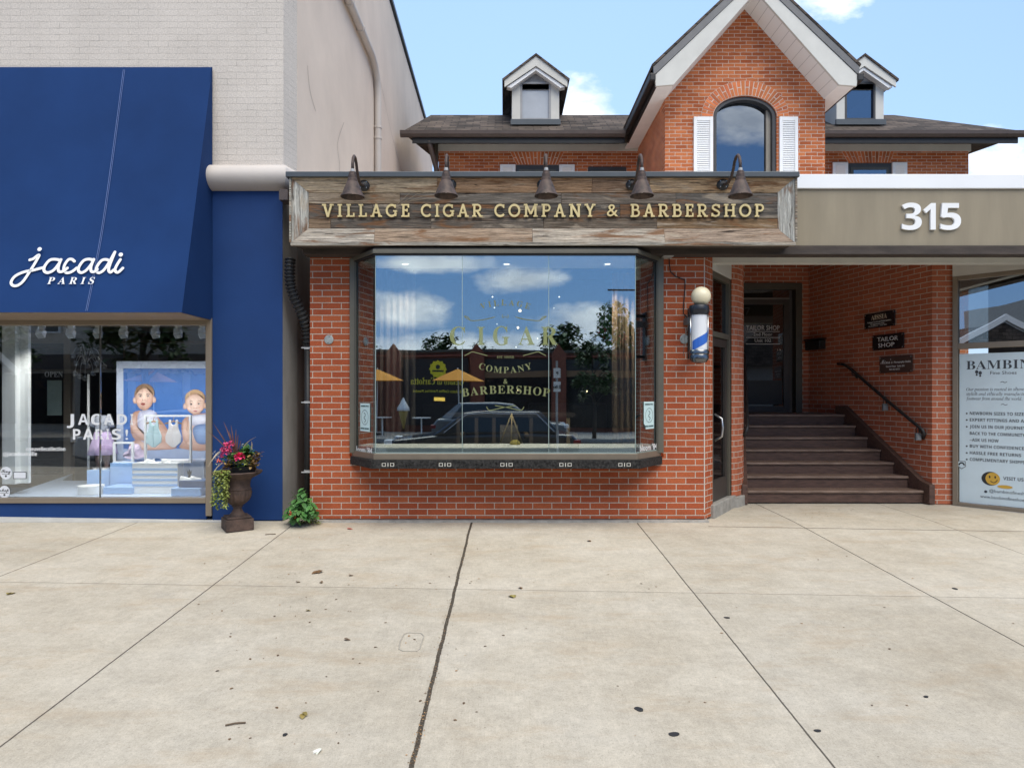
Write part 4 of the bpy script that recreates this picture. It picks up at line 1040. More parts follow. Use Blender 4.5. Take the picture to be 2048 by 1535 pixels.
rows = [(385, 408, [617, 800, 1123, 1352, 1556], [(0.36, 0.27, 0.185), (0.27, 0.235, 0.20), (0.29, 0.24, 0.195), (0.23, 0.205, 0.18)]),
        (408, 436.5, [617, 745, 905, 1095, 1240, 1556], [(0.17, 0.15, 0.13), (0.185, 0.165, 0.145), (0.155, 0.14, 0.125), (0.175, 0.155, 0.135), (0.15, 0.135, 0.12)]),
        (436.5, 457, [617, 661, 862, 1087, 1314, 1556], [(0.36, 0.25, 0.165), (0.22, 0.185, 0.155), (0.235, 0.195, 0.16), (0.25, 0.20, 0.155), (0.36, 0.235, 0.135)])]
yp = YS + 0.05
for (pt, pb, xs_, cs) in rows:
    for i in range(len(xs_) - 1):
        dj = random.uniform(0.0, 0.009)
        b.box(X(xs_[i], yp) + 0.0015, X(xs_[i + 1], yp) - 0.0015, yp + dj, yp + 0.03, Z(pb, yp) + 0.003, Z(pt, yp) - 0.003, tuple(.66 * q_ for q_ in cs[i]))
b.build('panel_board', M_wood, SG, bevel=0.003)
b = MB(); b.box(sx0 - 0.004, sx1 + 0.004, YS - 0.018, YS + 0.03, szb - 0.006, szb + 0.027, (0.36, 0.33, 0.28)); b.box(sx0 - 0.02, sx0 - 0.001, YS - 0.012, YS + 0.06, szb + 0.0275, szt, (0.36, 0.34, 0.29)); b.box(sx1 + 0.001, sx1 + 0.022, YS - 0.012, YS + 0.06, szb + 0.0275, szt, (0.30, 0.26, 0.21))
b.build('edge_trim', M_wood, SG)
b = MB(); b.box(sx0 - 0.02, sx1 + 0.02, YS + 0.061, YF + 0.15, szb + 0.05, szt - 0.03)
b.build('sign_box', M_darkwood, SG)
b = MB(); b.box(sx0 - 0.05, sx1 + 0.035, YS - 0.04, YF + 0.25, szt + 0.001, Z(342.5, YS - 0.04))
b.build('cap_flashing', M_cap, SG, bevel=0.006)
b = MB(); b.box(sx0, sx1, YS + 0.031, 7.19, szb + 0.012, szb + 0.045)
b.build('soffit', M_darkwood, SG)
def slabstrokes(ch):
    w_, t, e = .165, .115, .17
    def arc(cx, cy, rx, ry, a0, a1, n=18): return [(cx + rx * math.cos(rad(a0 + (a1 - a0) * i / n)), cy + ry * math.sin(rad(a0 + (a1 - a0) * i / n))) for i in range(n + 1)]
    S = []
    stem = lambda x, y0=0.0, y1=1.0: S.append(([(x, y0), (x, y1)], w_))
    bot = lambda x, h_=e: S.append(([(x - h_, t / 2), (x + h_, t / 2)], t))
    top = lambda x, h_=e: S.append(([(x - h_, 1 - t / 2), (x + h_, 1 - t / 2)], t))
    W_ = .8
    if ch == 'I': stem(.2); bot(.2); top(.2); W_ = .4
    elif ch == 'V': S += [([(.16, 1), (.45, 0)], w_), ([(.74, 1), (.45, 0)], w_ * .85)]; top(.15, .15); top(.75, .15); W_ = .9
    elif ch == 'Y': S += [([(.15, 1), (.43, .46)], w_), ([(.71, 1), (.43, .46)], w_ * .85)]; stem(.43, 0, .5); top(.14, .14); top(.72, .14); bot(.43); W_ = .86
    elif ch == 'L': stem(.2); top(.2); S.append(([(.03, t / 2), (.66, t / 2)], t)); S.append(([(.61, 0), (.61, .30)], t)); W_ = .67
    elif ch == 'A': S += [([(.16, 0), (.45, 1)], w_ * .85), ([(.74, 0), (.45, 1)], w_), ([(.27, .33), (.64, .33)], t)]; bot(.15, .15); bot(.75, .15); W_ = .9
    elif ch in 'CG':
        S.append((arc(.47, .5, .39, .435, 48, 318 if ch == 'C' else 335), w_ * .95)); S.append(([(.74, .70), (.74, .97)], t * .9)); W_ = .84
        if ch == 'G': S += [([(.76, .06), (.76, .46)], w_ * .9), ([(.58, .46), (.90, .46)], t)]; W_ = .9
    elif ch == 'E': stem(.2); S += [([(.03, t / 2), (.66, t / 2)], t), ([(.03, 1 - t / 2), (.64, 1 - t / 2)], t), ([(.2, .52), (.50, .52)], t), ([(.61, 0), (.61, .30)], t), ([(.59, .72), (.59, 1)], t), ([(.49, .40), (.49, .64)], t * .8)]; W_ = .68
    elif ch in 'PR':
        stem(.2); S.append(([(.03, 1 - t / 2), (.45, 1 - t / 2)] + arc(.45, .71, .22, .232, 90, -90) + [(.2, .478)], t * 1.15)); bot(.2); W_ = .74
        if ch == 'R': S.append(([(.40, .47), (.68, .03)], w_)); S.append(([(.60, t / 2), (.84, t / 2)], t)); W_ = .84
    elif ch == 'B': stem(.2); S += [([(.03, 1 - t / 2), (.42, 1 - t / 2)] + arc(.42, .74, .20, .20, 90, -90) + [(.2, .54)], t * 1.1), ([(.2, .54), (.45, .54)] + arc(.45, .30, .24, .24, 90, -90) + [(.03, t / 2)], t * 1.15)]; W_ = .76
    elif ch == 'O': S.append((arc(.47, .5, .39, .435, 0, 360, 28), w_ * .95)); W_ = .94
    elif ch == 'M': stem(.18); stem(.92); S += [([(.18, 1), (.55, .22)], w_ * .9), ([(.92, 1), (.55, .22)], w_ * .9)]; bot(.18); bot(.92); top(.13, .12); top(.97, .12); W_ = 1.1
    elif ch == 'N': stem(.2); stem(.78); S.append(([(.2, 1), (.78, 0)], w_)); bot(.2); top(.14, .13); top(.78); W_ = .96
    elif ch == 'H': stem(.2); stem(.76); S.append(([(.2, .51), (.76, .51)], t)); bot(.2); bot(.76); top(.2); top(.76); W_ = .96
    elif ch == 'S': S.append(([(.63, .74), (.58, .90), (.36, .945), (.16, .86), (.14, .68), (.30, .56), (.50, .47), (.64, .34), (.60, .14), (.38, .055), (.16, .12), (.10, .27)], w_ * .9)); S += [([(.65, .70), (.65, .96)], t * .9), ([(.09, .04), (.09, .30)], t * .9)]; W_ = .74
    return S, W_
def slabword(mb, wrd, x0, x1, y, z, h, depth):
    info = [slabstrokes(c) for c in wrd]
    kx = 1.0
    gap = ((x1 - x0) - sum(q[1] for q in info) * h * kx) / max(len(wrd) - 1, 1)
    x = x0
    for S, W_ in info:
        for n_, (pl, w_) in enumerate(S):
            yf = y - 0.0005 * n_; m = len(pl); vs, fs = [], []
            for i, p in enumerate(pl):
                a_, c_ = pl[max(i - 1, 0)], pl[min(i + 1, m - 1)]
                if m > 20 and i in (0, m - 1) and abs(pl[0][0] - pl[-1][0]) < .01: a_, c_ = pl[-2], pl[1]
                tx, ty = c_[0] - a_[0], c_[1] - a_[1]; L = math.hypot(tx, ty) or 1
                nx_, ny_ = -ty / L * w_ / 2, tx / L * w_ / 2
                for sg in (1, -1):
                    for yy in (yf, y + depth): vs.append((x + (p[0] + sg * nx_) * h * kx, yy, z + (p[1] + sg * ny_) * h))
            for i in range(m - 1):
                o = 4 * i; fs += [(o, o + 4, o + 6, o + 2), (o + 1, o + 3, o + 7, o + 5), (o, o + 1, o + 5, o + 4), (o + 2, o + 6, o + 7, o + 3)]
            fs += [(0, 2, 3, 1), (4 * m - 4, 4 * m - 3, 4 * m - 1, 4 * m - 2)]
            mb.add(vs, fs)
        x += W_ * h * kx + gap
for wrd, a, c in (('VILLAGE', 644, 819), ('CIGAR', 841.5, 965), ('COMPANY', 988.5, 1191), ('&', 1214, 1236), ('BARBERSHOP', 1260.5, 1528)):
    yl = yp - 0.028
    b = MB()
    if wrd == '&': b.text('&', (X(a, yl), yl + 0.02, Z(432, yl)), (1, 0, 0), (0, 0, 1), 25 / K * yl, 'serif' if False else 'bold', width=X(c, yl) - X(a, yl), depth=0.018)
    else: slabword(b, wrd, X(a, yl), X(c, yl), yl, Z(433.5, yl), 25.5 / K * yl, 0.018)
    b.build('lettering', M_gold, SG, recalc=(wrd != '&'))
# wispy cobweb strands and a stray twig behind the letters
b = MB()
for s in range(4):
    q = [P(640 + 150 + s * 9, 412 - s * 3, yp - 0.02), P(822 + s * 12, 384 + s * 4, yp - 0.03), P(850 + s * 10, 378 + s * 6, yp - 0.03)]
    b.tube(q, 0.0022, 5)
tw = b.build('dry_stem', pm('dry_stem', (0.28, 0.22, 0.15), 0.9)); tag(tw, 'thin dry plant stems caught on the sign above the word VILLAGE', 'dry stems')

# ---------------------------------------------------------------- gooseneck lamps
def make_lamp(px, py_plate, dx, label):
    yw = YS + 0.03
    base = V((X(px, yw), yw, Z(py_plate, yw)))
    R = thing('gooseneck_lamp', base, label, 'sign lamp', 'gooseneck lamps over the timber sign')
    x, y, z = base
    b = MB(); b.lathe([(0.0, 0.0), (0.062, 0.0), (0.062, 0.012), (0.045, 0.028), (0.02, 0.04), (0.0, 0.04)], base, 20, axis=(0, -1, 0))
    wp = b.build('wall_plate', M_black, R, auto=40)
    b = MB()
    for k in range(4):
        a = math.pi / 4 + k * math.pi / 2
        b.sphere(base + V((0.04 * math.cos(a), -0.026, 0.04 * math.sin(a))), 0.006, 8, 5)
    b.build('screw', flat('bright_chrome', (0.7, 0.7, 0.7), 0.2), wp)
    out = 0.53
    pts = [(0.03, -0.005), (0.12, -0.03), (0.20, -0.035), (0.28, -0.005), (0.335, 0.055), (0.37, 0.11), (0.415, 0.142), (0.465, 0.140), (0.505, 0.105), (0.526, 0.05), (0.53, -0.03)]
    path = [V((x, y - p, z + q)) for p, q in pts]
    b = MB(); b.tube(path, 0.0145, 12); b.build('arm', M_rust, R, smooth=True)
    top = V((x, y - out, z - 0.03))
    b = MB()
    b.lathe([(0.0, 0.0), (0.032, -0.004), (0.034, -0.03), (0.040, -0.034), (0.041, -0.065), (0.046, -0.07), (0.048, -0.098), (0.058, -0.110), (0.077, -0.160), (0.101, -0.216), (0.112, -0.236), (0.114, -0.241), (0.108, -0.239), (0.094, -0.212), (0.07, -0.15), (0.04, -0.11), (0.0, -0.105)], top, 28)
    b.build('shade', M_rust, R, auto=35)
    b = MB(); b.lathe([(0.0, 0.028), (0.018, 0.026), (0.020, 0.0), (0.0, 0.0)], top, 12); b.build('collar', flat('galvanised', (0.38, 0.38, 0.38), 0.4), R, auto=40)
    b = MB(); b.sphere(top + V((0, 0, -0.17)), 0.032, 12, 8, (1, 1, 1.25)); b.build('bulb', flat('frosted_bulb', (0.65, 0.63, 0.58), 0.3), R, smooth=True)
    return R
lamp0 = make_lamp(728, 371, 0, 'rusty gooseneck lamp over the word VILLAGE on the timber sign')
for px, lab in ((901, 'rusty gooseneck lamp over the word CIGAR on the timber sign'), (1086, 'rusty gooseneck lamp over the word COMPANY on the timber sign'),
                (1263, 'rusty gooseneck lamp over the first letters of BARBERSHOP'), (1445, 'rusty gooseneck lamp over the last letters of BARBERSHOP')):
    copy_tree(lamp0, V((X(px, YS + 0.03), YS + 0.03, Z(369, YS + 0.03))), label=lab)

# ================================================================ BAY WINDOW
BW = thing('bay_window', (0, 7.0, 0.7), 'projecting glass bay window with three front panes above a black granite sill', 'bay window')
YB_ = 6.99
bx0, bx1 = X(751, YB_), X(1271, YB_)
jx0, jx1 = X(709, 7.39), X(1316, 7.39)       # where the side panes meet the wall
bzt, bzb = Z(511, YB_), Z(904, YB_)
m0, m1 = X(924.5, YB_), X(1097.5, YB_)
for a, c in ((bx0, m0), (m0, m1), (m1, bx1)):
    b = MB(); b.box(a + 0.003, c - 0.003, YB_, YB_ + 0.010, bzb, bzt); b.build('front_pane', M_bay, BW)
for jx, bx in ((jx0, bx0), (jx1, bx1)):
    b = MB(); d_ = V((jx - bx, 7.385 - YB_, 0)); n_ = V((-d_.y, d_.x, 0)).normalized() * 0.01
    if n_.y < 0: n_ = -n_
    e0, e1 = V((bx, YB_, 0)) + d_ * 0.01, V((bx, YB_, 0)) + d_ * 0.93
    b.prism([e0 + V((0, 0, bzb)), e1 + V((0, 0, bzb)), e1 + n_ + V((0, 0, bzb)), e0 + n_ + V((0, 0, bzb))], (0, 0, bzt - bzb)); b.build('side_pane', M_bay, BW)
M_edge = pm('green_glass_edge', (0.30, 0.38, 0.36), 0.2, var=0.05, bump=0)
b = MB()
for q in (bx0, m0, m1, bx1): b.box(q - 0.0028, q + 0.0028, YB_ - 0.001, YB_ + 0.012, bzb, bzt)
b.build('glass_edge', M_edge, BW)
# head and sill rails following the bay plan
def bayring(y_out, z0_, z1_, name, mat, inset=0.0, bev=0.003, parent=BW, back=7.398):
    f = YB_ - y_out
    q0, q1 = V((jx0 - 0.02 - y_out * 0.6, back, z0_)), V((jx1 + 0.02 + y_out * 0.6, back, z0_))
    pl = [q0, V((bx0 - y_out * 0.7, f, z0_)), V((bx1 + y_out * 0.7, f, z0_)), q1]
    b = MB(); b.prism(pl, (0, 0, z1_ - z0_)); return b.build(name, mat, parent, bevel=bev)
bayring(0.016, bzt + 0.001, bzt + 0.018, 'head_seal', M_black)
bayring(0.030, bzt + 0.0185, bzt + 0.060, 'head_rail', M_frame)
bayring(0.024, bzt + 0.0605, 2.872, 'head_seal', M_black)
bayring(0.002, bzb - 0.012, bzb - 0.0015, 'glazing_strip', M_edge)
M_sillb = pm('bronze_sill', (0.20, 0.165, 0.125), 0.4, 0.35, var=0.1, bump=0.03)
bayring(0.022, Z(919, 6.97), bzb - 0.013, 'sill_rail', M_sillb)
bayring(0.05, Z(937, 6.94), Z(919, 6.97) - 0.001, 'granite_sill', M_granite, bev=0.005)
gzm = (Z(937, 6.94) + Z(919, 6.97)) / 2
b = MB()
for q in (776, 890, 1013, 1131, 1249):
    xq = X(q, 6.94); yq = YB_ - 0.0525
    for dx in (-0.042, 0.042):
        b.box(xq + dx - 0.020, xq + dx + 0.020, yq, yq + 0.002, gzm + 0.010, gzm + 0.015); b.box(xq + dx - 0.020, xq + dx + 0.020, yq, yq + 0.002, gzm - 0.020, gzm - 0.015)
        b.box(xq + dx - 0.020, xq + dx - 0.014, yq, yq + 0.002, gzm - 0.0148, gzm + 0.0098); b.box(xq + dx + 0.014, xq + dx + 0.020, yq, yq + 0.002, gzm - 0.0148, gzm + 0.0098)
    b.box(xq - 0.004, xq + 0.004, yq, yq + 0.002, gzm - 0.022, gzm + 0.016)
b.build('sill_mark', flat('cream_mark', (0.55, 0.53, 0.47), 0.7), BW)
# jamb posts at the brick
for px0, px1, py_ in ((699, 718, 7.36), (1306, 1327.5, 7.36)):
    b = MB(); b.box(X(px0, py_), X(px1, py_) if px0 > 1000 else X(px1, py_), py_, 7.398, Z(905, 7.38), Z(516, 7.38)); jb = b.build('jamb', M_frame, BW, bevel=0.004)
    xm = X((px0 + px1) / 2 + (3 if px0 < 1000 else -3), py_)
    b = MB(); b.box(xm - 0.012, xm + 0.012, py_ - 0.022, py_ - 0.001, Z(905, 7.38), Z(516, 7.38)); b.build('jamb_bead', M_darkbronze, jb, bevel=0.003)
# seat board and white inner head of the bay
b = MB(); b.prism([(x_, y_, bzb + 0.001) for x_, y_ in ((bx0 + 0.008, YB_ + 0.016), (bx1 - 0.008, YB_ + 0.016), (jx1 - 0.03, 7.37), (jx1 - 0.05, 7.60), (jx0 + 0.05, 7.60), (jx0 + 0.03, 7.37))], (0, 0, 0.042))
b.build('seat_board', pm('white_sill', (0.84, 0.88, 0.86), 0.5, var=0.04), BW)
b = MB(); b.prism([(bx0 + 0.01, YB_ + 0.03, bzt - 0.002), (bx1 - 0.01, YB_ + 0.03, bzt - 0.002), (jx1 - 0.03, 7.395, bzt - 0.002), (jx1 - 0.03, 7.70, bzt - 0.002), (jx0 + 0.03, 7.70, bzt - 0.002), (jx0 + 0.03, 7.395, bzt - 0.002)], (0, 0, 0.018))
b.build('bay_ceiling', pm('bright_ceiling', (0.90, 0.92, 0.90), 0.6, var=0.03), BW)
# window film lettering
zf = YB_ - 0.0006
def fp(px, py): return P(px, py, YB_ - 0.001)
RX_, UX_ = (1, 0, 0), (0, 0, 1)
pxm = YB_ / K
M_film = pm('olive_window_film', (0.165, 0.18, 0.075), 0.5, var=0.08, bump=0)
def thinfilm(name, col, op):
    m, t, b_ = newmat(name); b_.inputs['Base Color'].default_value = (*col, 1); b_.inputs['Alpha'].default_value = op; b_.inputs['Roughness'].default_value = .5; return m
M_thin = thinfilm('worn_window_film', (0.36, 0.40, 0.16), 0.42)
b = MB()
b.arc('VILLAGE', fp(1010.5, 610.5), RX_, UX_, 150 * pxm, 11 * pxm, 'serif', spread=98 * pxm, lift=0.001)
b.arc('COMPANY', fp(1010.5, 746), RX_, UX_, 160 * pxm, 12.5 * pxm, 'serif', spread=110 * pxm, smile=True, lift=0.001)
b.text('&', fp(1011, 767), RX_, UX_, 10 * pxm, 'bold', align='C', lift=0.001)
b.arc('BARBERSHOP', fp(1011.5, 786.5), RX_, UX_, 560 * pxm, 16 * pxm, 'serif', spread=174 * pxm, lift=0.001)
b.text('EST. MMXII', fp(1011, 716), RX_, UX_, 4.5 * pxm, 'serif', align='C', width=34 * pxm, lift=0.001)
b.build('window_lettering', M_film, BW, recalc=False)
b = MB()
cg = [(915, 36), (962, 36), (1002.5, 37), (1053, 36), (1099, 36)]
for ch, (cx_, h_) in zip('CIGAR', cg):
    b.text(ch, fp(cx_, 689.5), RX_, UX_, h_ * pxm, 'serif', align='C', width={'I': 16, 'C': 31, 'G': 33, 'A': 33, 'R': 33}[ch] * pxm, lift=0.001)
b.build('worn_lettering', M_thin, BW, recalc=False)
b = MB()
def flo(pts, w_=1.6):
    for sg in (1, -1):
        b.ribbon([((sg * (x - 1010.5)) * pxm, (CY - y) * pxm) for x, y in pts], w_ * pxm, (X(1010.5, YB_), YB_ - 0.002, EYE), RX_, UX_, 0.0008, n=6, round_=False)
flo([(928, 632), (936, 638), (946, 641), (970, 638.5), (990, 633.5)]); flo([(929, 632), (936, 634), (940, 640)])
flo([(929, 711), (936, 707.5), (945, 703.5), (956, 706), (975, 711)])
flo([(973, 813), (977, 819), (984, 819.5), (1002, 815.5), (1031, 810.5)])
flo([(1006, 629), (1004, 632), (1006, 635), (1010, 632)], 1.2)
b.build('window_flourish', M_film, BW, recalc=False)
# small printed notices and white writing on the side panes
def sidept(left, px, py):
    A, B = ((bx0, YB_ - 0.003), (jx0, 7.385)) if left else ((bx1, YB_ - 0.003), (jx1, 7.385))
    x, y = W(px, A, B); return V((x, y, Z(py, y)))
for left, pxa, pxb, yt_, yb_, lab in ((True, 721.5, 740.5, 806, 861, 'pale cyan printed notice stuck on the left side pane of the bay'), (False, 1287, 1307, 803, 858, 'pale cyan notice with a torn corner on the right side pane of the bay')):
    a, c = sidept(left, pxa, yb_), sidept(left, pxb, yb_)
    r_ = V((c.x - a.x, c.y - a.y, 0)); Lr = r_.length; r_ /= Lr; nn = r_.cross(V((0, 0, 1)))
    h_ = Z(yt_, a.y) - a.z
    R = thing('window_notice', a, lab, 'notice')
    b = MB()
    pts = [(0, 0), (Lr, 0), (Lr, h_), (0, h_)] if left else [(0.18 * Lr, 0), (Lr, 0), (Lr, h_), (0, h_), (0, 0.2 * h_), (0.14 * Lr, 0.12 * h_)]
    b.prism([a + r_ * u + V((0, 0, v)) + nn * 0.004 for u, v in pts], nn * 0.0015); b.build('paper', M_cyan, R)
    b = MB()
    b.text('BARBER POLE', a + r_ * (Lr * .5) + V((0, 0, h_ * .88)), r_, UX_, h_ * .05, 'bold', align='C', width=Lr * .8, lift=0.007)
    b.text('OPEN HOURS', a + r_ * (Lr * .5) + V((0, 0, h_ * .07)), r_, UX_, h_ * .06, 'bold', align='C', width=Lr * .85, lift=0.007)
    ring = [(Lr * .5 + Lr * .36 * math.cos(t), h_ * .5 + h_ * .26 * math.sin(t)) for t in [i * math.pi / 10 for i in range(21)]]
    b.ribbon(ring, 0.005, a, r_, UX_, 0.0008, lift=0.007, n=2, round_=False)
    b.ribbon([(Lr * .45, h_ * .66), (Lr * .58, h_ * .58), (Lr * .42, h_ * .48), (Lr * .60, h_ * .40), (Lr * .48, h_ * .32)], 0.008, a, r_, UX_, 0.0008, lift=0.008, n=5)
    b.build('print', pm('teal_ink', (0.05, 0.11, 0.12), 0.6), R, recalc=False)
M_wf = flat('white_film', (0.72, 0.72, 0.72), 0.5)
for left, pxa, pxb, lab in ((True, 709.5, 745, 'white handwriting film on left side pane'), (False, 1279, 1313, 'white handwriting film on right side pane')):
    a, c = sidept(left, pxa, 902), sidept(left, pxb, 902)
    r_ = V((c.x - a.x, c.y - a.y, 0)); Lr = r_.length; r_ /= Lr
    b = MB(); b.text("bloom '84", a, r_, UX_, 12 * pxm, 'sans', width=Lr, lift=0.004, off=0.006); b.build('side_lettering', M_wf, BW, recalc=False)

# ---- barbershop interior
M_dk = pm('dark_panelling', (0.030, 0.022, 0.018), 0.6, var=0.3, scale=2)
b = MB()
b.box(-1.95, 2.05, 11.6, 11.7, 0, 3.4); b.box(-1.9, -1.85, 7.65, 11.6, 0, 3.4); b.box(2.0, 2.05, 7.75, 11.6, 0, 3.4)
b.build('interior_wall', M_dk, BB)
b = MB(); b.box(-1.85, 2.0, 7.62, 11.6, 0.10, 0.14); b.build('interior_floor', pm('dark_floor', (0.035, 0.025, 0.02), 0.4, var=0.3), BB)
b = MB(); b.box(-1.85, 2.0, 7.705, 11.6, 3.30, 3.36); b.build('interior_ceiling', pm('dark_ceiling', (0.05, 0.045, 0.042), 0.8), BB)
M_lit = lamp('lit_downlight', (1.0, 0.93, 0.80), 2.2)
M_warm = lamp('warm_bulb', (1.0, 0.74, 0.42), 4.0)
for q, lab in ((811, 'lit recessed downlight at the left end of the bay ceiling'), (1013, 'lit recessed downlight in the middle of the bay ceiling'), (1215, 'lit recessed downlight at the right end of the bay ceiling')):
    yy = 7.42
    c = V((X(q, yy), yy, bzt - 0.003))
    R = thing('downlight', c, lab, 'downlight', 'downlights in the bay ceiling')
    b = MB(); b.lathe([(0.036, 0), (0.048, 0), (0.048, -0.004), (0.036, -0.004)], c, 18); b.build('trim_ring', M_white, R)
    b = MB(); b.lathe([(0, -0.002), (0.034, -0.002), (0.034, -0.005), (0, -0.005)], c, 18); b.build('lens', M_lit, R)
    ld = bpy.data.lights.new('downlight_lamp', 'SPOT'); ld.energy = 55; ld.spot_size = rad(110); ld.spot_blend = .6; ld.shadow_soft_size = .03; ld.color = (1, .86, .68)
    lo_ = bpy.data.objects.new('downlight_lamp', ld); COL.objects.link(lo_); lo_.parent = R; lo_.location = (0, 0, -.012)
for i, (q, w_, y_, r_) in enumerate(((1040, 621, 9.5, .030), (1036, 655, 10.2, .026), (985, 593.5, 9.6, .016), (1118.5, 593.5, 9.6, .016), (989, 615, 11, .014), (1108, 616, 11, .012), (1075, 676.5, 11.2, .013), (1032, 694, 11.2, .013), (1036, 780, 11, .018), (1174, 782, 11.2, .018), (994, 648, 11.2, .010))):
    c = P(q, w_, y_)
    R = thing('pendant_bulb', c, 'small glowing bulb hanging in the dark interior behind the bay glass', 'light bulb', 'glowing bulbs inside the barbershop')
    b = MB(); b.sphere(c, r_ * .62, 12, 8); b.build('bulb', M_warm if i in (0, 1, 8, 9) else M_lit, R, smooth=True)
    b = MB(); b.tube([c + V((0, 0, r_ * 0.9)), V((c.x, c.y, 3.3))], 0.004, 5); b.build('cord', M_black, R)
# curtains
def curtain(name, px0, px1, y_, zt_, zb_, mat, label, folds):
    b = MB(); x0, x1 = X(px0, y_), X(px1, y_)
    n_ = folds * 10; vs = []
    for i in range(n_ + 1):
        t = i / n_
        for z, am in ((zt_, 0.018), ((zt_ + zb_) / 2, 0.032), (zb_, 0.045)):
            vs.append((x0 + (x1 - x0) * t + 0.012 * math.sin(3 * i), y_ + am * math.sin(2 * math.pi * folds * t), z))
    fs = []
    for i in range(n_):
        for k in (0, 1): fs.append((i * 3 + k, i * 3 + 3 + k, i * 3 + 4 + k, i * 3 + 1 + k))
    b.add(vs, fs)
    o = b.build(name, mat, smooth=True, recalc=False); md = o.modifiers.new('Solid', 'SOLIDIFY'); md.thickness = 0.004
    return tag(o, label, 'curtain')
curtain('curtain', 1224, 1270, 7.72, 2.75, bzb - 0.01, pm('brown_curtain', (0.27, 0.185, 0.125), 0.9, var=0.15, scale=20), 'heavy brown curtain hanging at the right end of the bay', 4)
curtain('curtain', 752, 830, 7.74, 2.78, bzb - 0.01, pm('grey_curtain', (0.095, 0.080, 0.075), 0.9, var=0.12, scale=20), 'dark grey curtain hanging at the left end of the bay', 6)
# bar table, stools, easel inside the bay
M_oak = pm('pale_oak', (0.26, 0.19, 0.11), 0.6, var=0.2, scale=3, stretch=(1, 1, 8))
TB = thing('bar_table', P(1030, 900, 8.2), 'dark wooden counter table standing inside behind the bay glass', 'table')
b = MB(); b.box(X(890, 8.2), X(1150, 8.2), 8.15, 8.7, 1.10, 1.15); b.build('tabletop', M_dk, TB, bevel=0.004)
for q in (917, 953, 988, 1062, 1136):
    b = MB(); b.box(X(q - 3.4, 8.2), X(q + 3.4, 8.2), 8.16, 8.21, 0.141, 1.099); b.build('leg', M_oak if q == 1136 else pm('walnut', (0.09, 0.062, 0.042), 0.6, var=0.2), TB)
EA = thing('display_easel', P(1022, 900, 8.0), 'slim brass display easel just inside the bay window', 'easel')
for a, c in (((1024, 826), (996, 896)), ((1024, 826), (1022, 897)), ((1024, 830), (1048, 897))):
    b = MB(); b.tube([P(*a, 7.7), P(*c, 7.7) + V((0, random.uniform(-.06, .1), 0))], 0.008, 8); b.build('leg', pm('dull_brass', (0.35, 0.27, 0.13), 0.4, 0.6, bump=0), EA, smooth=True)
b = MB(); b.box(X(1000, 7.7), X(1036, 7.7), 7.735, 7.75, Z(894, 7.7), Z(850, 7.7)); b.build('board', pm('sepia_board', (0.16, 0.125, 0.09), 0.7), EA)
HAT = thing('yellow_wreath', P(1030, 900, 7.62), 'small yellow plaited wreath lying inside on the bay seat', 'wreath')
b = MB(); b.lathe([(0.0, 0.05), (0.03, 0.05), (0.055, 0.03), (0.06, 0.0), (0.045, 0.0), (0.02, 0.02), (0.0, 0.02)], V((X(1030, 7.45), 7.45, bzb + 0.0435)), 16); b.build('ring', pm('mustard_straw', (0.34, 0.28, 0.06), 0.8, var=0.4, scale=50), HAT, smooth=True)
for q, w_ in ((880, 0.30), (1100, 0.32), (1180, 0.30)):
    cx_ = X(q, 9.2)
    CHR = thing('barber_chair', (cx_, 9.2, 0.14), {880: 'dark barber chair in the dim interior left of the counter table', 1100: 'dark barber chair in the dim interior behind the counter table', 1180: 'dark barber chair in the dim interior near the brown curtain'}[q], 'chair', 'barber chairs inside')
    b = MB(); b.lathe([(0, 0), (0.25, 0), (0.26, 0.03), (0.06, 0.06), (0.05, 0.40), (0, 0.40)], (cx_, 9.2, 0.14), 18); b.build('pedestal', M_black, CHR, auto=40)
    b = MB(); b.box(cx_ - w_, cx_ + w_, 8.95, 9.45, 0.55, 0.68); b.build('seat', M_dk, CHR, bevel=0.03)
    b = MB(); b.box(cx_ - w_ + .04, cx_ + w_ - .04, 9.42, 9.54, 0.69, 1.25); b.build('backrest', M_dk, CHR, bevel=0.03)
    for s_ in (-1, 1):
        b = MB(); b.box(cx_ + s_ * w_ - 0.03, cx_ + s_ * w_ + 0.03, 8.95, 9.40, 0.80, 0.86); b.build('armrest', M_oak, CHR, bevel=0.01)

# ================================================================ BARBER POLE
YP = 7.12
c0 = V((X(1398, YP), YP, 0))
def zp(py): return Z(py, YP)
BP = thing('barber_pole', (c0.x, YF, zp(727)), 'wall mounted barber pole with cream globe, white tube with blue stripe', 'barber pole')
b = MB(); gc = V((X(1402, YP), YP, zp(592.5))); b.sphere(gc, 19.3 / K * YP, 28, 18); b.build('globe', pm('cream_globe', (0.76, 0.68, 0.48), 0.3, var=0.03, bump=0), BP, smooth=True)
r_ = 18.0 / K * YP
b = MB()
b.lathe([(0, zp(608)), (0.070, zp(609)), (0.096, zp(611)), (0.104, zp(616)), (0.104, zp(623)), (0.098, zp(625)), (0.098, zp(628)), (0.088, zp(630)), (0.0, zp(630))], c0, 32); b.build('top_cap', pm('black_enamel', (0.016, 0.017, 0.021), 0.35, var=0.1, bump=0.02), BP, auto=35)
b = MB(); b.lathe([(0.0, zp(629.5)), (0.082, zp(629.5)), (0.082, zp(700)), (0.0, zp(700))], c0, 40); b.build('tube', pm('white_tube', (0.72, 0.73, 0.75), 0.25, var=0.02, bump=0), BP, auto=35)
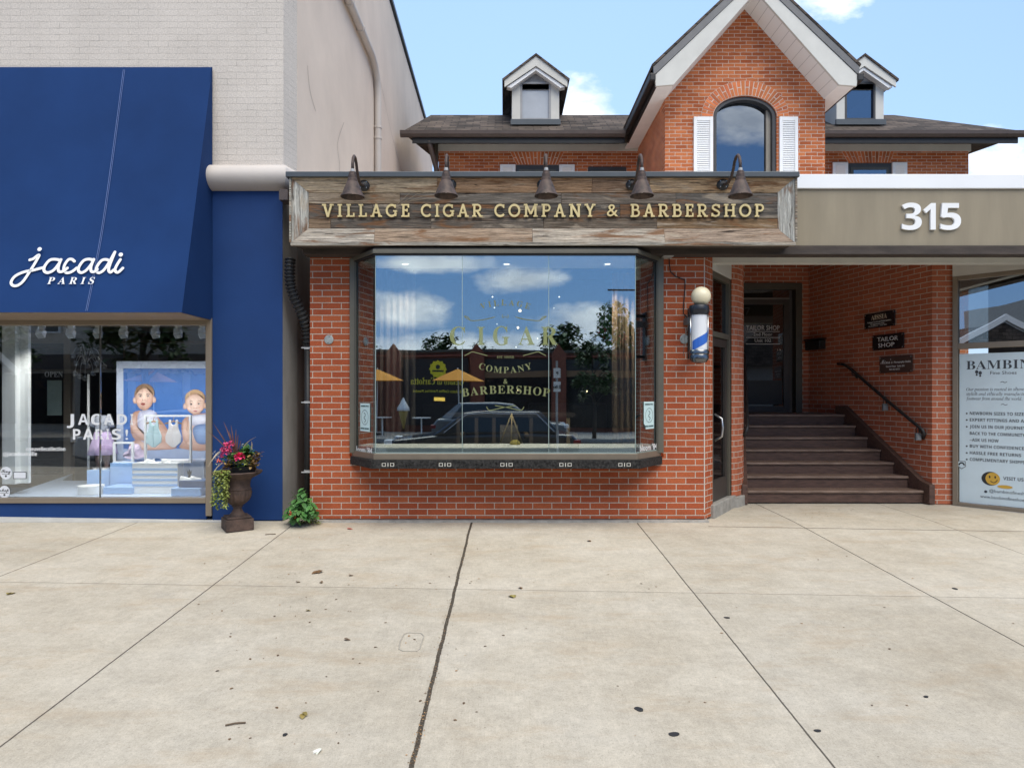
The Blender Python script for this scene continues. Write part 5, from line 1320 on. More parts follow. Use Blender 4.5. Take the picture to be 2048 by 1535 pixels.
# blue helical stripe laid on the tube
b = MB(); vs, fs = [], []
nst = 30
for i in range(nst + 1):
    a = rad(158) - rad(200) * i / nst          # front half, seen from the street, plus a little round each side
    t = i / nst
    zc = zp(694 - 10) + (zp(660) - zp(684)) * t * 1.25 - 0.045
    for hh_ in (-0.052, 0.052):
        vs.append(c0 + V((0.0832 * math.cos(-a), 0.0832 * math.sin(-a), zc + hh_)))
for i in range(nst): fs.append((2 * i, 2 * i + 1, 2 * i + 3, 2 * i + 2))
b.add(vs, fs); b.build('blue_stripe', pm('blue_stripe', (0.035, 0.13, 0.50), 0.3, var=0.25, scale=25, stretch=(1, 1, .1), bump=0), BP, smooth=True)
M_chr = pm('chrome', (0.55, 0.56, 0.58), 0.22, 0.9, var=0.1, bump=0.01)
for sx in (-1, 1):
    b = MB(); b.tube([c0 + V((sx * 0.090, -0.01, zp(629.8))), c0 + V((sx * 0.090, -0.01, zp(700)))], 0.008, 8); b.build('side_rod', M_chr, BP, smooth=True)
b = MB(); b.lathe([(0, zp(699.6)), (0.094, zp(699.6)), (0.104, zp(703)), (0.104, zp(707)), (0.094, zp(709)), (0.100, zp(712)), (0.098, zp(718)), (0.075, zp(724)), (0.03, zp(727)), (0, zp(727))], c0, 32); b.build('bottom_cap', pm('dark_chrome', (0.16, 0.165, 0.175), 0.2, 0.9, var=0.2, bump=0.01), BP, auto=30)
b = MB(); b.box(c0.x - 0.03, c0.x + 0.03, YP + 0.09, YF - 0.001, zp(622), zp(616)); b.box(c0.x - 0.03, c0.x + 0.03, YP + 0.09, YF - 0.001, zp(710), zp(704)); b.box(c0.x - 0.045, c0.x + 0.045, YF - 0.02, YF - 0.0005, zp(715), zp(611)); b.build('bracket', M_black, BP)
b = MB(); q = P(1378, 641, 7.25); b.box(q.x - 0.022, q.x + 0.022, 7.22, YF - 0.001, q.z - 0.035, q.z + 0.035); tag(b.build('cable_gland', flat('grey_box', (0.12, 0.13, 0.13), 0.6), bevel=0.006), 'small dark junction lump on the brick beside the barber pole', 'junction box')
b = MB()
cp = [(1338, 516), (1339, 530), (1341, 543), (1350, 552), (1362, 557), (1370, 560), (1370, 575), (1368.5, 595), (1367, 615), (1367, 627), (1372, 632), (1377, 640)]
b.tube([P(x, y, YF - 0.012) for x, y in cp], 0.0055, 6); tag(b.build('cable', M_black, smooth=True), 'thin black cable running down the brick from the grey box to the barber pole', 'cable')
b = MB(); b.tube([P(x, y, YF - 0.030) for x, y in [(1378, 645), (1374, 660), (1369, 675), (1368, 690), (1367, 712)]], 0.003, 6); tag(b.build('wire', pm('grey_wire', (0.22, 0.2, 0.17), 0.7), smooth=True), 'thin grey wire hanging over the right-hand round cover plate', 'wire')
b = MB(); b.box(X(1326, 7.3), X(1347, 7.3), 7.27, YF - 0.001, Z(512, 7.27), Z(502, 7.27)); jb_ = b.build('sensor_box', flat('light_grey_plastic', (0.36, 0.37, 0.38), 0.5), bevel=0.006); tag(jb_, 'light grey rectangular electrical box under the sign at the top of the brick', 'electrical box')
for px, py, lab in ((658, 679, 'round grey cover plate on the brick pier left of the bay window'), (1368.5, 678, 'round grey cover plate on the brick beside the barber pole')):
    c = P(px, py, YF)
    R = thing('cover_plate', c, lab, 'cover plate', 'round electrical cover plates')
    b = MB(); b.lathe([(0, 0.001), (0.048, 0.001), (0.050, 0.008), (0.044, 0.012), (0, 0.013)], c, 28, axis=(0, -1, 0)); b.build('disc', pm('weathered_zinc', (0.34, 0.37, 0.36), 0.5, 0.3, var=0.2, scale=30), R, auto=30)
    b = MB()
    for s_ in (-1, 1): b.sphere(c + V((s_ * 0.034 * (0.2 if px < 1000 else 1), -0.013, s_ * 0.034 * (1 if px < 1000 else 0.1))), 0.005, 8, 6)
    b.build('screw', M_black, R)

# ---- the gap: black corrugated hose and downpipe with clamps
b = MB()
cpts = [V((SX0 - 0.20, 7.36, 2.84)), V((SX0 - 0.20, 7.34, 2.70)), V((SX0 - 0.19, 7.34, 2.55)), V((SX0 - 0.15, 7.36, 2.40)), V((SX0 - 0.09, 7.42, 2.24)), V((SX0 - 0.06, 7.50, 2.08)), V((SX0 - 0.055, 7.52, 1.9))]
path, rr = [], []
for i in range(len(cpts) - 1):
    p0_, p1_, p2_, p3_ = cpts[max(i - 1, 0)], cpts[i], cpts[i + 1], cpts[min(i + 2, len(cpts) - 1)]
    for k in range(16):
        t = k / 16
        path.append(0.5 * ((2 * p1_) + (p2_ - p0_) * t + (2 * p0_ - 5 * p1_ + 4 * p2_ - p3_) * t * t + (3 * p1_ - p0_ - 3 * p2_ + p3_) * t ** 3)); rr.append(0.050 + 0.008 * (1 if (len(rr) // 2) % 2 else -1))
b.tube(path, rr, 14); b.build('x', M_black) if False else None
hs = b.build('corrugated_hose', M_black); tag(hs, 'black corrugated drain hose bending into the gap beside the brick pier', 'drain hose')
DPp = thing('black_downpipe', (SX0 - 0.05, 7.52, 0), 'straight black downpipe in the gap against the brick pier', 'downpipe')
b = MB(); b.tube([V((SX0 - 0.052, 7.52, 0.02)), V((SX0 - 0.052, 7.52, 1.95))], 0.044, 14); b.build('pipe', M_black, DPp, smooth=True)
for py in (696, 804, 942):
    b = MB(); z_ = Z(py, 7.47); b.tube([V((SX0 - 0.052, 7.52, z_ - 0.012)), V((SX0 - 0.052, 7.52, z_ + 0.012))], 0.048, 14); b.box(SX0 - 0.09, SX0 + 0.002, 7.385, 7.397, z_ - 0.006, z_ + 0.006); b.build('clamp', flat('galvanised', (0.38, 0.38, 0.38), 0.4), DPp)
b = MB(); b.box(X(566, 7.38), X(583, 7.38), 7.25, 7.45, Z(402, 7.3), Z(381, 7.3)); tag(b.build('gutter_outlet', pm('brown_gutter', (0.085, 0.065, 0.058), 0.5, 0.2)), 'short brown gutter outlet box between the blue pier and the timber sign', 'gutter outlet')

# ================================================================ GABLED HOUSE BEHIND
YG, YBG, YM, YE, YR = 12.8, 12.2, 15.4, 14.7, 16.7
GH = thing('gabled_brick_house', (4.5, 15, 0), 'old orange brick house with steep front gable, arched window and shingle roof behind the shops', 'house')
hx0, hx1 = X(877, YM), X(1937, YM)
gx0_, gx1_, gxc = X(1330, YG), X(1650, YG), X(1489, YG)
gzs, gza = Z(196, YG), Z(17, YG)
M_fr = M_offwhite
b = MB(); b.box(hx0, hx1, YM, YM + 6, 0, Z(303, YM)); b.build('main_wall', M_brickold, GH)
b = MB(); b.box(hx0 - 0.03, hx1 + 0.04, YM - 0.03, YM + 0.3, Z(303, YM) + 0.001, Z(286, YM)); b.build('frieze_board', M_fr, GH)
# gable wing with a round-topped opening
wc, wr, wzs = X(1490, YG), 0.595, Z(233, YG)
wah = Z(192, YG) - wzs
b = MB()
def arcpts(rx, rz, n=24, a0=0.0, a1=math.pi): return [(wc + rx * math.cos(a0 + (a1 - a0) * i / n), wzs + rz * math.sin(a0 + (a1 - a0) * i / n)) for i in range(n + 1)]
pts = [(gx0_, 3.0), (gx0_, gzs), (gxc, gza), (gx1_, gzs), (gx1_, 3.0), (wc + wr, 3.0)] + arcpts(wr, wah) + [(wc - wr, 3.0)]
b.prism([(x, YG, z) for x, z in pts], (0, 0.25, 0))
b.box(gx0_, gx0_ + 0.25, YG + 0.251, YM - 0.001, 3.0, gzs); b.box(gx1_ - 0.25, gx1_, YG + 0.251, YM - 0.001, 3.0, gzs)
b.build('gable_wall', M_brickold, GH)
# voussoirs
M_vous = pm('arch_bricks', (0.58, 0.175, 0.066), 0.9, var=0.25, scale=4, bump=0.2, attr=True)
M_mort = pm('arch_mortar', (0.74, 0.64, 0.55), 0.9)
b = MB(); mb2 = MB()
ro, rzo = 0.815, Z(162.5, YG) - wzs
nb = 30
for i in range(nb):
    a0, a1 = math.pi * (i + 0.11) / nb, math.pi * (i + 0.89) / nb
    split = [(0.0, 1.0)] if i % 2 else [(0.0, 0.52), (0.60, 1.0)]
    tt = random.uniform(0.72, 1.2)
    for s0, s1 in split:
        def ap(a, s): return ((wc + (wr + 0.012 + (ro - wr - 0.012) * s) * math.cos(a), wzs + (wah + 0.012 + (rzo - wah - 0.012) * s) * math.sin(a)))
        q = [ap(a0, s0), ap(a0, s1), ap(a1, s1), ap(a1, s0)]
        b.prism([(x, YG - 0.012, z) for x, z in q], (0, 0.02, 0), (tt, tt * random.uniform(.92, 1.08), tt))
inner, outer = arcpts(wr + 0.004, wah + 0.004, 30), arcpts(ro + 0.006, rzo + 0.006, 30)
for i in range(30):
    mb2.prism([(inner[i][0], YG - 0.005, inner[i][1]), (outer[i][0], YG - 0.005, outer[i][1]), (outer[i + 1][0], YG - 0.005, outer[i + 1][1]), (inner[i + 1][0], YG - 0.005, inner[i + 1][1])], (0, 0.004, 0))
va = b.build('window_arch', M_vous, GH); mb2.build('arch_joint', M_mort, va)
# arched window
M_wfr = pm('dark_window_frame', (0.042, 0.043, 0.047), 0.5, var=0.15)
b = MB()
o_, i_ = arcpts(wr - 0.002, wah - 0.002, 24), arcpts(wr - 0.07, wah - 0.06, 24)
o_ = [(wc + wr - 0.002, 3.0)] + o_ + [(wc - wr + 0.002, 3.0)]; i_ = [(wc + wr - 0.07, 3.0)] + i_ + [(wc - wr + 0.07, 3.0)]
for k in range(len(o_) - 1):
    b.prism([(o_[k][0], YG + 0.03, o_[k][1]), (o_[k + 1][0], YG + 0.03, o_[k + 1][1]), (i_[k + 1][0], YG + 0.03, i_[k + 1][1]), (i_[k][0], YG + 0.03, i_[k][1])], (0, 0.16, 0))
gw_ = b.build('gable_window_frame', M_wfr, GH)
b = MB(); b.box(wc + wr - 0.155, wc + wr - 0.075, YG + 0.11, YG + 0.16, 3.0, wzs + 0.16); b.build('inner_stile', pm('taupe_frame', (0.28, 0.25, 0.21), 0.6), gw_)
b = MB(); b.prism([(x, YG + 0.165, z) for x, z in [(wc + wr - 0.08, 3.0)] + arcpts(wr - 0.075, wah - 0.065) + [(wc - wr + 0.08, 3.0)]], (0, 0.01, 0)); b.build('gable_pane', M_upglass, gw_)
b = MB(); b.box(wc - wr, wc + wr, YG + 0.5, YG + 0.55, 3.0, wzs + wah); b.build('dark_room_sheet', pm('dim_room', (0.10, 0.11, 0.13), 0.8), GH)  # dark sheet standing in for the unlit room behind the glass
for px0, px1, pt in ((1386.5, 1425, 235), (1557.5, 1594.5, 235)):
    b = MB(); a, c = X(px0, YG), X(px1, YG); zt_ = Z(pt, YG)
    b.box(a, a + 0.06, YG - 0.045, YG - 0.004, 3.2, zt_); b.box(c - 0.06, c, YG - 0.045, YG - 0.004, 3.2, zt_); b.box(a + 0.0605, c - 0.0605, YG - 0.045, YG - 0.004, zt_ - 0.075, zt_)
    sh = b.build('shutter', M_white, GH, bevel=0.004)
    b = MB()
    z = 3.25
    while z < zt_ - 0.1:
        b.add([(a + 0.061, YG - 0.040, z), (c - 0.061, YG - 0.040, z), (c - 0.061, YG - 0.020, z + 0.042), (a + 0.061, YG - 0.020, z + 0.042), (a + 0.061, YG - 0.034, z - 0.004), (c - 0.061, YG - 0.034, z - 0.004), (c - 0.061, YG - 0.006, z + 0.036), (a + 0.061, YG - 0.006, z + 0.036)], [(0, 1, 2, 3), (7, 6, 5, 4), (0, 4, 5, 1), (2, 6, 7, 3)]); z += 0.0405
    b.build('louvres', M_white, sh)
# barge boards, soffits, roof of the gable
bi0, bi1 = [(2.69, 7.06), (2.717, 6.87), (3.03, 6.895), (gxc, 8.565), (gxc, 8.80)], None
def mir(l): return [(2 * gxc - x, z) for x, z in l]
for l in (bi0, mir(bi0)):
    b = MB(); b.prism([(x, YBG, z) for x, z in l], (0, 0.05, 0)); b.build('barge_board', M_fr, GH, bevel=0.004)
    s_ = 1 if l is bi0 else -1
    b = MB(); b.prism([(l[0][0] - s_ * 0.01, YBG - 0.012, l[0][1] + 0.003), (l[4][0], YBG - 0.012, l[4][1] + 0.003), (l[4][0], YBG - 0.012, l[4][1] + 0.16), (l[0][0] - s_ * 0.02, YBG - 0.012, l[0][1] + 0.15)], (0, 0.05, 0)); b.build('roof_edge_metal', pm('grey_metal_edge', (0.13, 0.13, 0.135), 0.5, 0.2, var=0.1), GH)
    b = MB(); b.prism([(l[2][0], YBG + 0.051, l[2][1] + 0.01), (l[3][0], YBG + 0.051, l[3][1] + 0.01), (l[3][0], YG - 0.002, l[3][1] + 0.01), (l[2][0], YG - 0.002, l[2][1] + 0.01)], (0, 0, 0.03)); b.build('gable_soffit', M_slats, GH)
    b = MB(); b.prism([(l[1][0], YBG + 0.051, l[1][1] + 0.005), (l[2][0] - s_ * 0.001, YBG + 0.051, l[2][1] + 0.005), (l[2][0] - s_ * 0.001, YM - 0.04, l[2][1] + 0.005), (l[1][0], YM - 0.04, l[1][1] + 0.005)], (0, 0, 0.03)); b.build('eaves_soffit', M_white, GH)
    b = MB(); b.prism([(l[0][0] - s_ * 0.03, YBG - 0.02, l[0][1] + 0.155), (gxc, YBG - 0.02, l[4][1] + 0.165), (gxc, YBG - 0.02, l[4][1] + 0.215), (l[0][0] - s_ * 0.05, YBG - 0.02, l[0][1] + 0.195)], (0, 7.5, 0)); b.build('gable_roof_slope', M_shingle, GH)
    x_ = l[0][0] - s_ * 0.035
    b = MB(); b.box(x_ - 0.055, x_ + 0.055, YBG - 0.03, YE + 0.05, 6.96, 7.10); b.build('gable_gutter', M_black, GH, bevel=0.02)
    b = MB(); b.box(x_ + s_ * 0.056, x_ + s_ * 0.085, YBG + 0.052, YE + 0.3, 6.875, 7.09); b.build('eaves_fascia', M_black, GH)
# main roof: truncated hip
rx0, rx1, ex0, ex1 = X(862, YR), X(1788, YR), X(803, YE), X(2062, YE)
ez, rz = Z(264, YE), Z(230, YR)
b = MB()
v8 = [(ex0, YE, ez), (ex1, YE, ez), (rx1, YR, rz), (rx0, YR, rz), (hx0 - 0.12, YM + 1.2, ez), (hx1 + 0.3, YM + 1.2, ez), (rx1, YM + 4.5, rz), (rx0, YM + 4.5, rz)]
b.add(v8, [(0, 1, 2, 3), (1, 5, 6, 2), (5, 4, 7, 6), (4, 0, 3, 7), (3, 2, 6, 7), (0, 4, 5, 1)])
b.build('main_roof', M_shingle, GH)
M_gut = pm('brown_gutter', (0.115, 0.092, 0.082), 0.5, 0.2, var=0.1, bump=0.02)
gbreak0, gbreak1 = 2.60, 2 * gxc - 2.60
for a, c in ((ex0 - 0.02, gbreak0), (gbreak1, ex1 + 0.03)):
    b = MB(); b.prism([(a, YE - 0.11, ez), (a, YE - 0.10, ez - 0.07), (a, YE - 0.05, ez - 0.12), (a, YE - 0.001, ez - 0.12), (a, YE - 0.001, ez)], (c - a, 0, 0)); b.build('gutter', M_gut, GH)
    b = MB(); b.box(a + 0.25 if a < 0 else a, c if a < 0 else c - 0.3, YE + 0.01, YE + 0.04, ez - 0.235, ez - 0.005); b.box(a + 0.25 if a < 0 else a, c if a < 0 else c - 0.3, YE + 0.041, YM - 0.031, ez - 0.014, ez - 0.003); b.build('eaves_fascia', M_black, GH)
b = MB(); b.tube([P(858, 281, YE + 0.05), P(861, 295, YE + 0.1), P(872, 335, YM - 0.2), P(874, 360, YM - 0.15), V((X(874, YM), YM - 0.15, 3))], 0.055, 10); b.build('downspout', M_gut, GH, smooth=True)
b = MB(); b.box(X(871, YM), X(877, YM) - 0.002, YM - 0.12, YM - 0.04, 3, Z(288, YM)); b.build('downspout', M_darkbronze, GH)
# first-floor windows that show above the sign
def upper_window(px0, px1, pt, shut, arch):
    a, c, zt_ = X(px0, YM), X(px1, YM), Z(pt, YM)
    b = MB(); b.box(a, c, YM - 0.02, YM - 0.001, 5.2, zt_)
    f = b.build('house_window', M_wfr, GH)
    b = MB(); b.box(a + 0.07, c - 0.07, YM - 0.032, YM - 0.021, 5.2, zt_ - 0.09); b.build('sash', M_darkbronze, f)
    b = MB(); b.box(a + 0.13, c - 0.13, YM - 0.040, YM - 0.033, 5.2, zt_ - 0.16); b.build('pane', M_upglass, f)
    for s0, s1 in shut:
        b = MB(); b.box(X(s0, YM), X(s1, YM), YM - 0.06, YM - 0.001, 5.2, zt_ + 0.01); s = b.build('shutter', M_white, GH, bevel=0.01)
        b = MB(); b.box(X(s0, YM) + 0.07, X(s1, YM) - 0.07, YM - 0.066, YM - 0.0605, 5.2, zt_ - 0.06); b.build('louvres', M_louvre, s)
    if arch:
        ab, at_, pb, ptp = arch
        b = MB(); mm = MB(); n_ = 14
        for i in range(n_):
            u0, u1 = (i + 0.11) / n_, (i + 0.89) / n_
            tt = random.uniform(0.7, 1.15)
            x0b, x1b = ab[0] + (ab[1] - ab[0]) * u0, ab[0] + (ab[1] - ab[0]) * u1
            x0t, x1t = at_[0] + (at_[1] - at_[0]) * u0, at_[0] + (at_[1] - at_[0]) * u1
            for s0, s1 in ([(0, 1)] if i % 2 else [(0, .5), (.56, 1)]):
                q = [(x0b + (x0t - x0b) * s0, pb + (ptp - pb) * s0), (x1b + (x1t - x1b) * s0, pb + (ptp - pb) * s0), (x1b + (x1t - x1b) * s1, pb + (ptp - pb) * s1), (x0b + (x0t - x0b) * s1, pb + (ptp - pb) * s1)]
                b.prism([(X(x, YM), YM - 0.012, Z(y, YM)) for x, y in q], (0, 0.016, 0), (tt, tt, tt))
        mm.prism([(X(x, YM), YM - 0.005, Z(y, YM)) for x, y in ((ab[0], pb), (ab[1], pb), (at_[1], ptp), (at_[0], ptp))], (0, 0.004, 0))
        v = b.build('flat_arch', M_vous, GH); mm.build('arch_joint', M_mort, v)
upper_window(1032, 1118, 331, [(1000, 1031), (1118, 1149)], ((1033, 1116), (1020, 1128), 329, 304))
upper_window(1176, 1252, 334, [], None)
upper_window(1694, 1782, 327, [(1663, 1694), (1782, 1812)], ((1696, 1780), (1683, 1788), 325, 303))
# dormers
def dormer(pxc, lab):
    xc = X(pxc, YM); hw, ro_ = 0.53, 0.70
    zb, ze, zp_ = Z(247, YM), 8.34, 8.90
    zin = 0.19
    for s in (-1, 1):
        b = MB(); b.box(xc + s * 0.345, xc + s * hw, YM - 0.05, YM + 0.0, zb, ze - 0.03); b.build('dormer_side_board', M_fr, GH)
        b = MB(); b.prism([(xc + s * (hw - 0.02), YM + 0.001, zb), (xc + s * hw, YM + 0.001, zb), (xc + s * hw, YM + 0.001, ze), (xc + s * (hw - 0.02), YM + 0.001, ze)], (0, 2.4, 0)); b.build('dormer_cheek', M_fr, GH)
        e = ro_ / 1.0
        l = [(xc + s * ro_, ze), (xc + s * ro_, ze - 0.16), (xc, zp_ - 0.25), (xc, zp_ - 0.03)]
        b = MB(); b.prism([(x, YM - 0.24, z) for x, z in l], (0, 0.04, 0)); b.build('dormer_barge_board', M_fr, GH)
        b = MB(); b.prism([(xc + s * (ro_ - 0.05), YM - 0.199, ze - 0.14), (xc, YM - 0.199, zp_ - 0.26), (xc, YM - 0.199, zp_ - 0.33), (xc + s * (ro_ - 0.15), YM - 0.199, ze - 0.16)], (0, 0.16, 0)); b.build('dormer_soffit', M_white, GH)
        b = MB(); b.prism([(xc + s * (ro_ + 0.04), YM - 0.27, ze - 0.035), (xc, YM - 0.27, zp_ - 0.028), (xc, YM - 0.27, zp_ + 0.02), (xc + s * (ro_ + 0.05), YM - 0.27, ze + 0.012)], (0, 2.9, 0)); b.build('dormer_roof', M_shingle, GH)
    b = MB(); b.prism([(xc - hw + .02, YM - 0.03, ze - 0.12), (xc + hw - .02, YM - 0.03, ze - 0.12), (xc, YM - 0.03, zp_ - 0.32)], (0, 0.02, 0)); b.box(xc - 0.345, xc + 0.345, YM - 0.03, YM - 0.01, Z(166, YM), ze - 0.121); b.build('dormer_gable_panel', pm('grey_board', (0.24, 0.24, 0.25), 0.6), GH)
    b = MB(); b.box(xc - 0.345, xc - 0.30, YM - 0.055, YM + 0.03, zb + 0.06, Z(166, YM)); b.box(xc + 0.30, xc + 0.345, YM - 0.055, YM + 0.03, zb + 0.06, Z(166, YM)); b.box(xc - 0.2995, xc + 0.2995, YM - 0.055, YM + 0.03, Z(170, YM), Z(166, YM)); b.box(xc - 0.2995, xc + 0.2995, YM - 0.055, YM + 0.03, zb + 0.06, zb + 0.10)
    f = b.build('dormer_window', M_wfr if pxc > 1500 else pm('grey_window_frame', (0.30, 0.30, 0.31), 0.5), GH)
    b = MB(); b.box(xc - 0.2985, xc + 0.2985, YM + 0.0, YM + 0.01, zb + 0.10, Z(170, YM)); b.build('pane', M_upglass if pxc > 1500 else pm('overcast_reflection_grey', (0.42, 0.44, 0.47), 0.25, var=0.08, scale=2, bump=0, coat=0.5), f)  # left dormer pane: reflection of the bright overcast put into its grey colour
    b = MB(); b.box(xc - hw - 0.03, xc + hw + 0.03, YM - 0.10, YM - 0.051, zb - 0.06, zb + 0.06); b.build('dormer_flashing', M_cap, GH)
dormer(1071, ''); dormer(1718, '')

# ================================================================ DISPLAY WINDOW CONTENTS
ZF = ZB - 0.012
M_blu = pm('light_blue_laminate', (0.36, 0.55, 0.86), 0.5, var=0.03, bump=0)
M_blu2 = pm('grey_blue_laminate', (0.36, 0.42, 0.55), 0.5, var=0.03, bump=0)
M_lt = pm('white_laminate', (0.87, 0.88, 0.89), 0.5, var=0.02, bump=0)
def cubeon(name, px0, px1, yt_, Yf, dep, mat, label, zb_=None, cat='display block'):
    b = MB(); zb2 = ZF if zb_ is None else zb_
    b.box(X(px0, Yf), X(px1, Yf), Yf, Yf + dep, zb2 + 0.001, Z(yt_, Yf))
    return tag(b.build(name, mat, bevel=0.004), label, cat)
cubeon('display_block', 173.5, 219, 940, 8.22, 0.35, M_blu, 'light blue display block under the child mannequin')
cubeon('display_block', 219.8, 264, 925.5, 8.10, 0.40, M_blu, 'tall light blue display block under the small white frame')
cubeon('display_block', 206, 264.5, 974, 7.78, 0.30, M_blu, 'low light blue display step in front of the tall block')
cubeon('display_block', 342, 401, 976, 7.62, 0.25, M_blu, 'low light blue block with a shoe box on it, right of the striped block')
bx_ = cubeon('shoe_box', 357, 409.5, 961, 7.66, 0.22, pm('navy_card', (0.05, 0.11, 0.26), 0.6), 'dark blue shoe box with white shoes on top', Z(976, 7.62) + 0.002, 'shoe box')
b = MB(); Yd = 7.68
b.lathe([(0, ZF + .001), (0.135, ZF + .001), (0.135, Z(973, Yd)), (0, Z(973, Yd))], (X(169.5, Yd), Yd + 0.12, 0), 28); tag(b.build('display_drum', M_lt, auto=40), 'low round white display plinth at the front of the window', 'display plinth')
SB = thing('striped_display_block', P(310, 991, 7.80), 'big display block with horizontal white and blue stripes', 'display block')
Yf = 7.82; xa, xb = X(264.5, Yf), X(355, Yf); zt_, zb_ = Z(925.7, Yf), ZF + 0.001
b = MB(); b.box(xa, xb, Yf, Yf + 0.5, zb_, zt_); b.build('body', M_lt, SB)
b = MB()
for k in range(4):
    h0 = zb_ + (zt_ - zb_) * (0.235 + 0.175 * k); b.box(xa, xb, Yf - 0.002, Yf - 0.0002, h0, h0 + (zt_ - zb_) * 0.075)
b.build('stripe', M_blu, SB)
b = MB(); b.box(xb + 0.001, xb + 0.24, Yf + 0.15, Yf + 0.5, zb_, Z(921, 8.0)); gs = b.build('grey_side_panel', M_blu2, SB)
b = MB(); q = P(379, 945, Yf + 0.149); b.poly2([(-.03, .04), (-.016, .01), (0, .045), (.016, .01), (.03, .04), (.022, -.02), (-.022, -.02)], q, (1, 0, 0), (0, 0, 1), 0.002); b.disc2((0, -0.045), 0.016, q, (1, 0, 0), (0, 0, 1), 0.002, ry=0.026); b.build('crown_emblem', M_ink, gs, recalc=False)
# poster with two infants, a flat printed board
PO = thing('display_poster', P(330, 950, 8.5), 'large white bordered photo poster of two babies on a blue ground', 'poster')
Yp = 8.55
b = MB(); b.box(X(233, Yp), X(430, Yp), Yp, Yp + 0.03, ZF + 0.002, Z(722, Yp)); b.build('board', pm('pale_lilac_board', (0.46, 0.52, 0.66), 0.5, var=0.02, bump=0), PO)
b = MB(); b.box(X(247, Yp), X(430, Yp), Yp - 0.003, Yp - 0.0002, Z(897, Yp), Z(736.5, Yp)); b.build('blue_ground', pm('poster_blue', (0.055, 0.15, 0.42), 0.4, var=0.12, scale=1.5, bump=0), PO)
b = MB(); b.box(X(247, Yp), X(430, Yp), Yp - 0.003, Yp - 0.0002, ZF + 0.15, Z(897.2, Yp)); b.build('pale_ground', pm('poster_pale', (0.36, 0.43, 0.60), 0.4, var=0.05, bump=0), PO)
M_sk = pm('printed_skin', (0.62, 0.42, 0.345), 0.5, var=0.08, scale=14, bump=0); M_sk2 = pm('printed_skin_shade', (0.47, 0.285, 0.225), 0.5, var=0.08, scale=14, bump=0)
M_hair = pm('printed_hair', (0.20, 0.105, 0.055), 0.5, var=0.25, scale=20, bump=0); M_hair2 = pm('printed_fair_hair', (0.33, 0.19, 0.10), 0.5, var=0.2, scale=20, bump=0)
M_cl = pm('printed_cloth', (0.60, 0.62, 0.74), 0.5, var=0.08, scale=10, bump=0); M_cl2 = pm('printed_blue_cloth', (0.17, 0.26, 0.48), 0.5, var=0.1, bump=0); M_lip = pm('printed_lip', (0.33, 0.06, 0.055), 0.5, bump=0)
M_eye = flat('printed_eye', (0.03, 0.025, 0.03), 0.5); M_wc = flat('printed_white', (0.72, 0.74, 0.78), 0.5)
pk = Yp / K
def layer(name, mat, shapes, lift):
    b = MB()
    for sh in shapes:
        if sh[0] == 'e': b.disc2(((sh[1] - 330) * pk, (CY - sh[2]) * pk), sh[3] * pk, (X(330, Yp), Yp - 0.003, EYE), (1, 0, 0), (0, 0, 1), lift, n=28, ry=sh[4] * pk)
        elif sh[0] == 'p': 
            n_ = len(sh[1]); q = []
            for i in range(n_):
                for k in range(5):
                    t = k / 5; p0_, p1_, p2_, p3_ = sh[1][i - 1], sh[1][i], sh[1][(i + 1) % n_], sh[1][(i + 2) % n_]
                    q.append(tuple(0.5 * ((2 * p1_[j]) + (-p0_[j] + p2_[j]) * t + (2 * p0_[j] - 5 * p1_[j] + 4 * p2_[j] - p3_[j]) * t * t + (3 * p1_[j] - p0_[j] - 3 * p2_[j] + p3_[j]) * t ** 3) for j in (0, 1)))
            b.poly2([((x - 330) * pk, (CY - y) * pk) for x, y in q], (X(330, Yp), Yp - 0.003, EYE), (1, 0, 0), (0, 0, 1), lift)
        elif sh[0] == 'r': b.ribbon([((x - 330) * pk, (CY - y) * pk) for x, y in sh[1]], sh[2] * pk, (X(330, Yp), Yp - 0.003, EYE), (1, 0, 0), (0, 0, 1), 0.0002, lift=lift, n=4)
    b.build(name, mat, PO, recalc=False)
M_ph = pm('printed_photo', (1, 1, 1), 0.45, var=0.05, scale=30, bump=0, attr=True)
def gradlayer(name, shapes, lift):
    """Printed tone that runs from a light spot out to a darker rim, as in a photograph."""
    b = MB()
    for n_s, (pts, hi, ch, ce) in enumerate(shapes):
        n_ = len(pts); q = []
        for i in range(n_):
            for k in range(5):
                t = k / 5; p0_, p1_, p2_, p3_ = pts[i - 1], pts[i], pts[(i + 1) % n_], pts[(i + 2) % n_]
                q.append(tuple(0.5 * ((2 * p1_[j]) + (-p0_[j] + p2_[j]) * t + (2 * p0_[j] - 5 * p1_[j] + 4 * p2_[j] - p3_[j]) * t * t + (3 * p1_[j] - p0_[j] - 3 * p2_[j] + p3_[j]) * t ** 3) for j in (0, 1)))
        rg = [0.0, .25, .45, .62, .76, .88, 1.0]
        def pt(p, r): return V((X(330, Yp) + (hi[0] + (p[0] - hi[0]) * r - 330) * pk, Yp - 0.003 - lift - .0002 * n_s, EYE + (CY - (hi[1] + (p[1] - hi[1]) * r)) * pk))
        for a in range(len(rg) - 1):
            f = ((rg[a] + rg[a + 1]) / 2) ** 1.8; col = tuple(ch[k] * (1 - f) + ce[k] * f for k in range(3))
            for i in range(len(q)):
                p, p2 = q[i], q[(i + 1) % len(q)]
                if rg[a] == 0: b.add([pt(p, 0), pt(p, rg[1]), pt(p2, rg[1])], [(0, 1, 2)], col)
                else: b.add([pt(p, rg[a]), pt(p, rg[a + 1]), pt(p2, rg[a + 1]), pt(p2, rg[a])], [(0, 1, 2, 3)], col)
    b.build(name, M_ph, PO, recalc=False)
def ell(cx_, cy_, rx_, ry_): return [(cx_ + rx_ * math.cos(2 * math.pi * k / 10), cy_ + ry_ * math.sin(2 * math.pi * k / 10)) for k in range(10)]
SH_, SE_ = (.74, .52, .43), (.40, .215, .155)
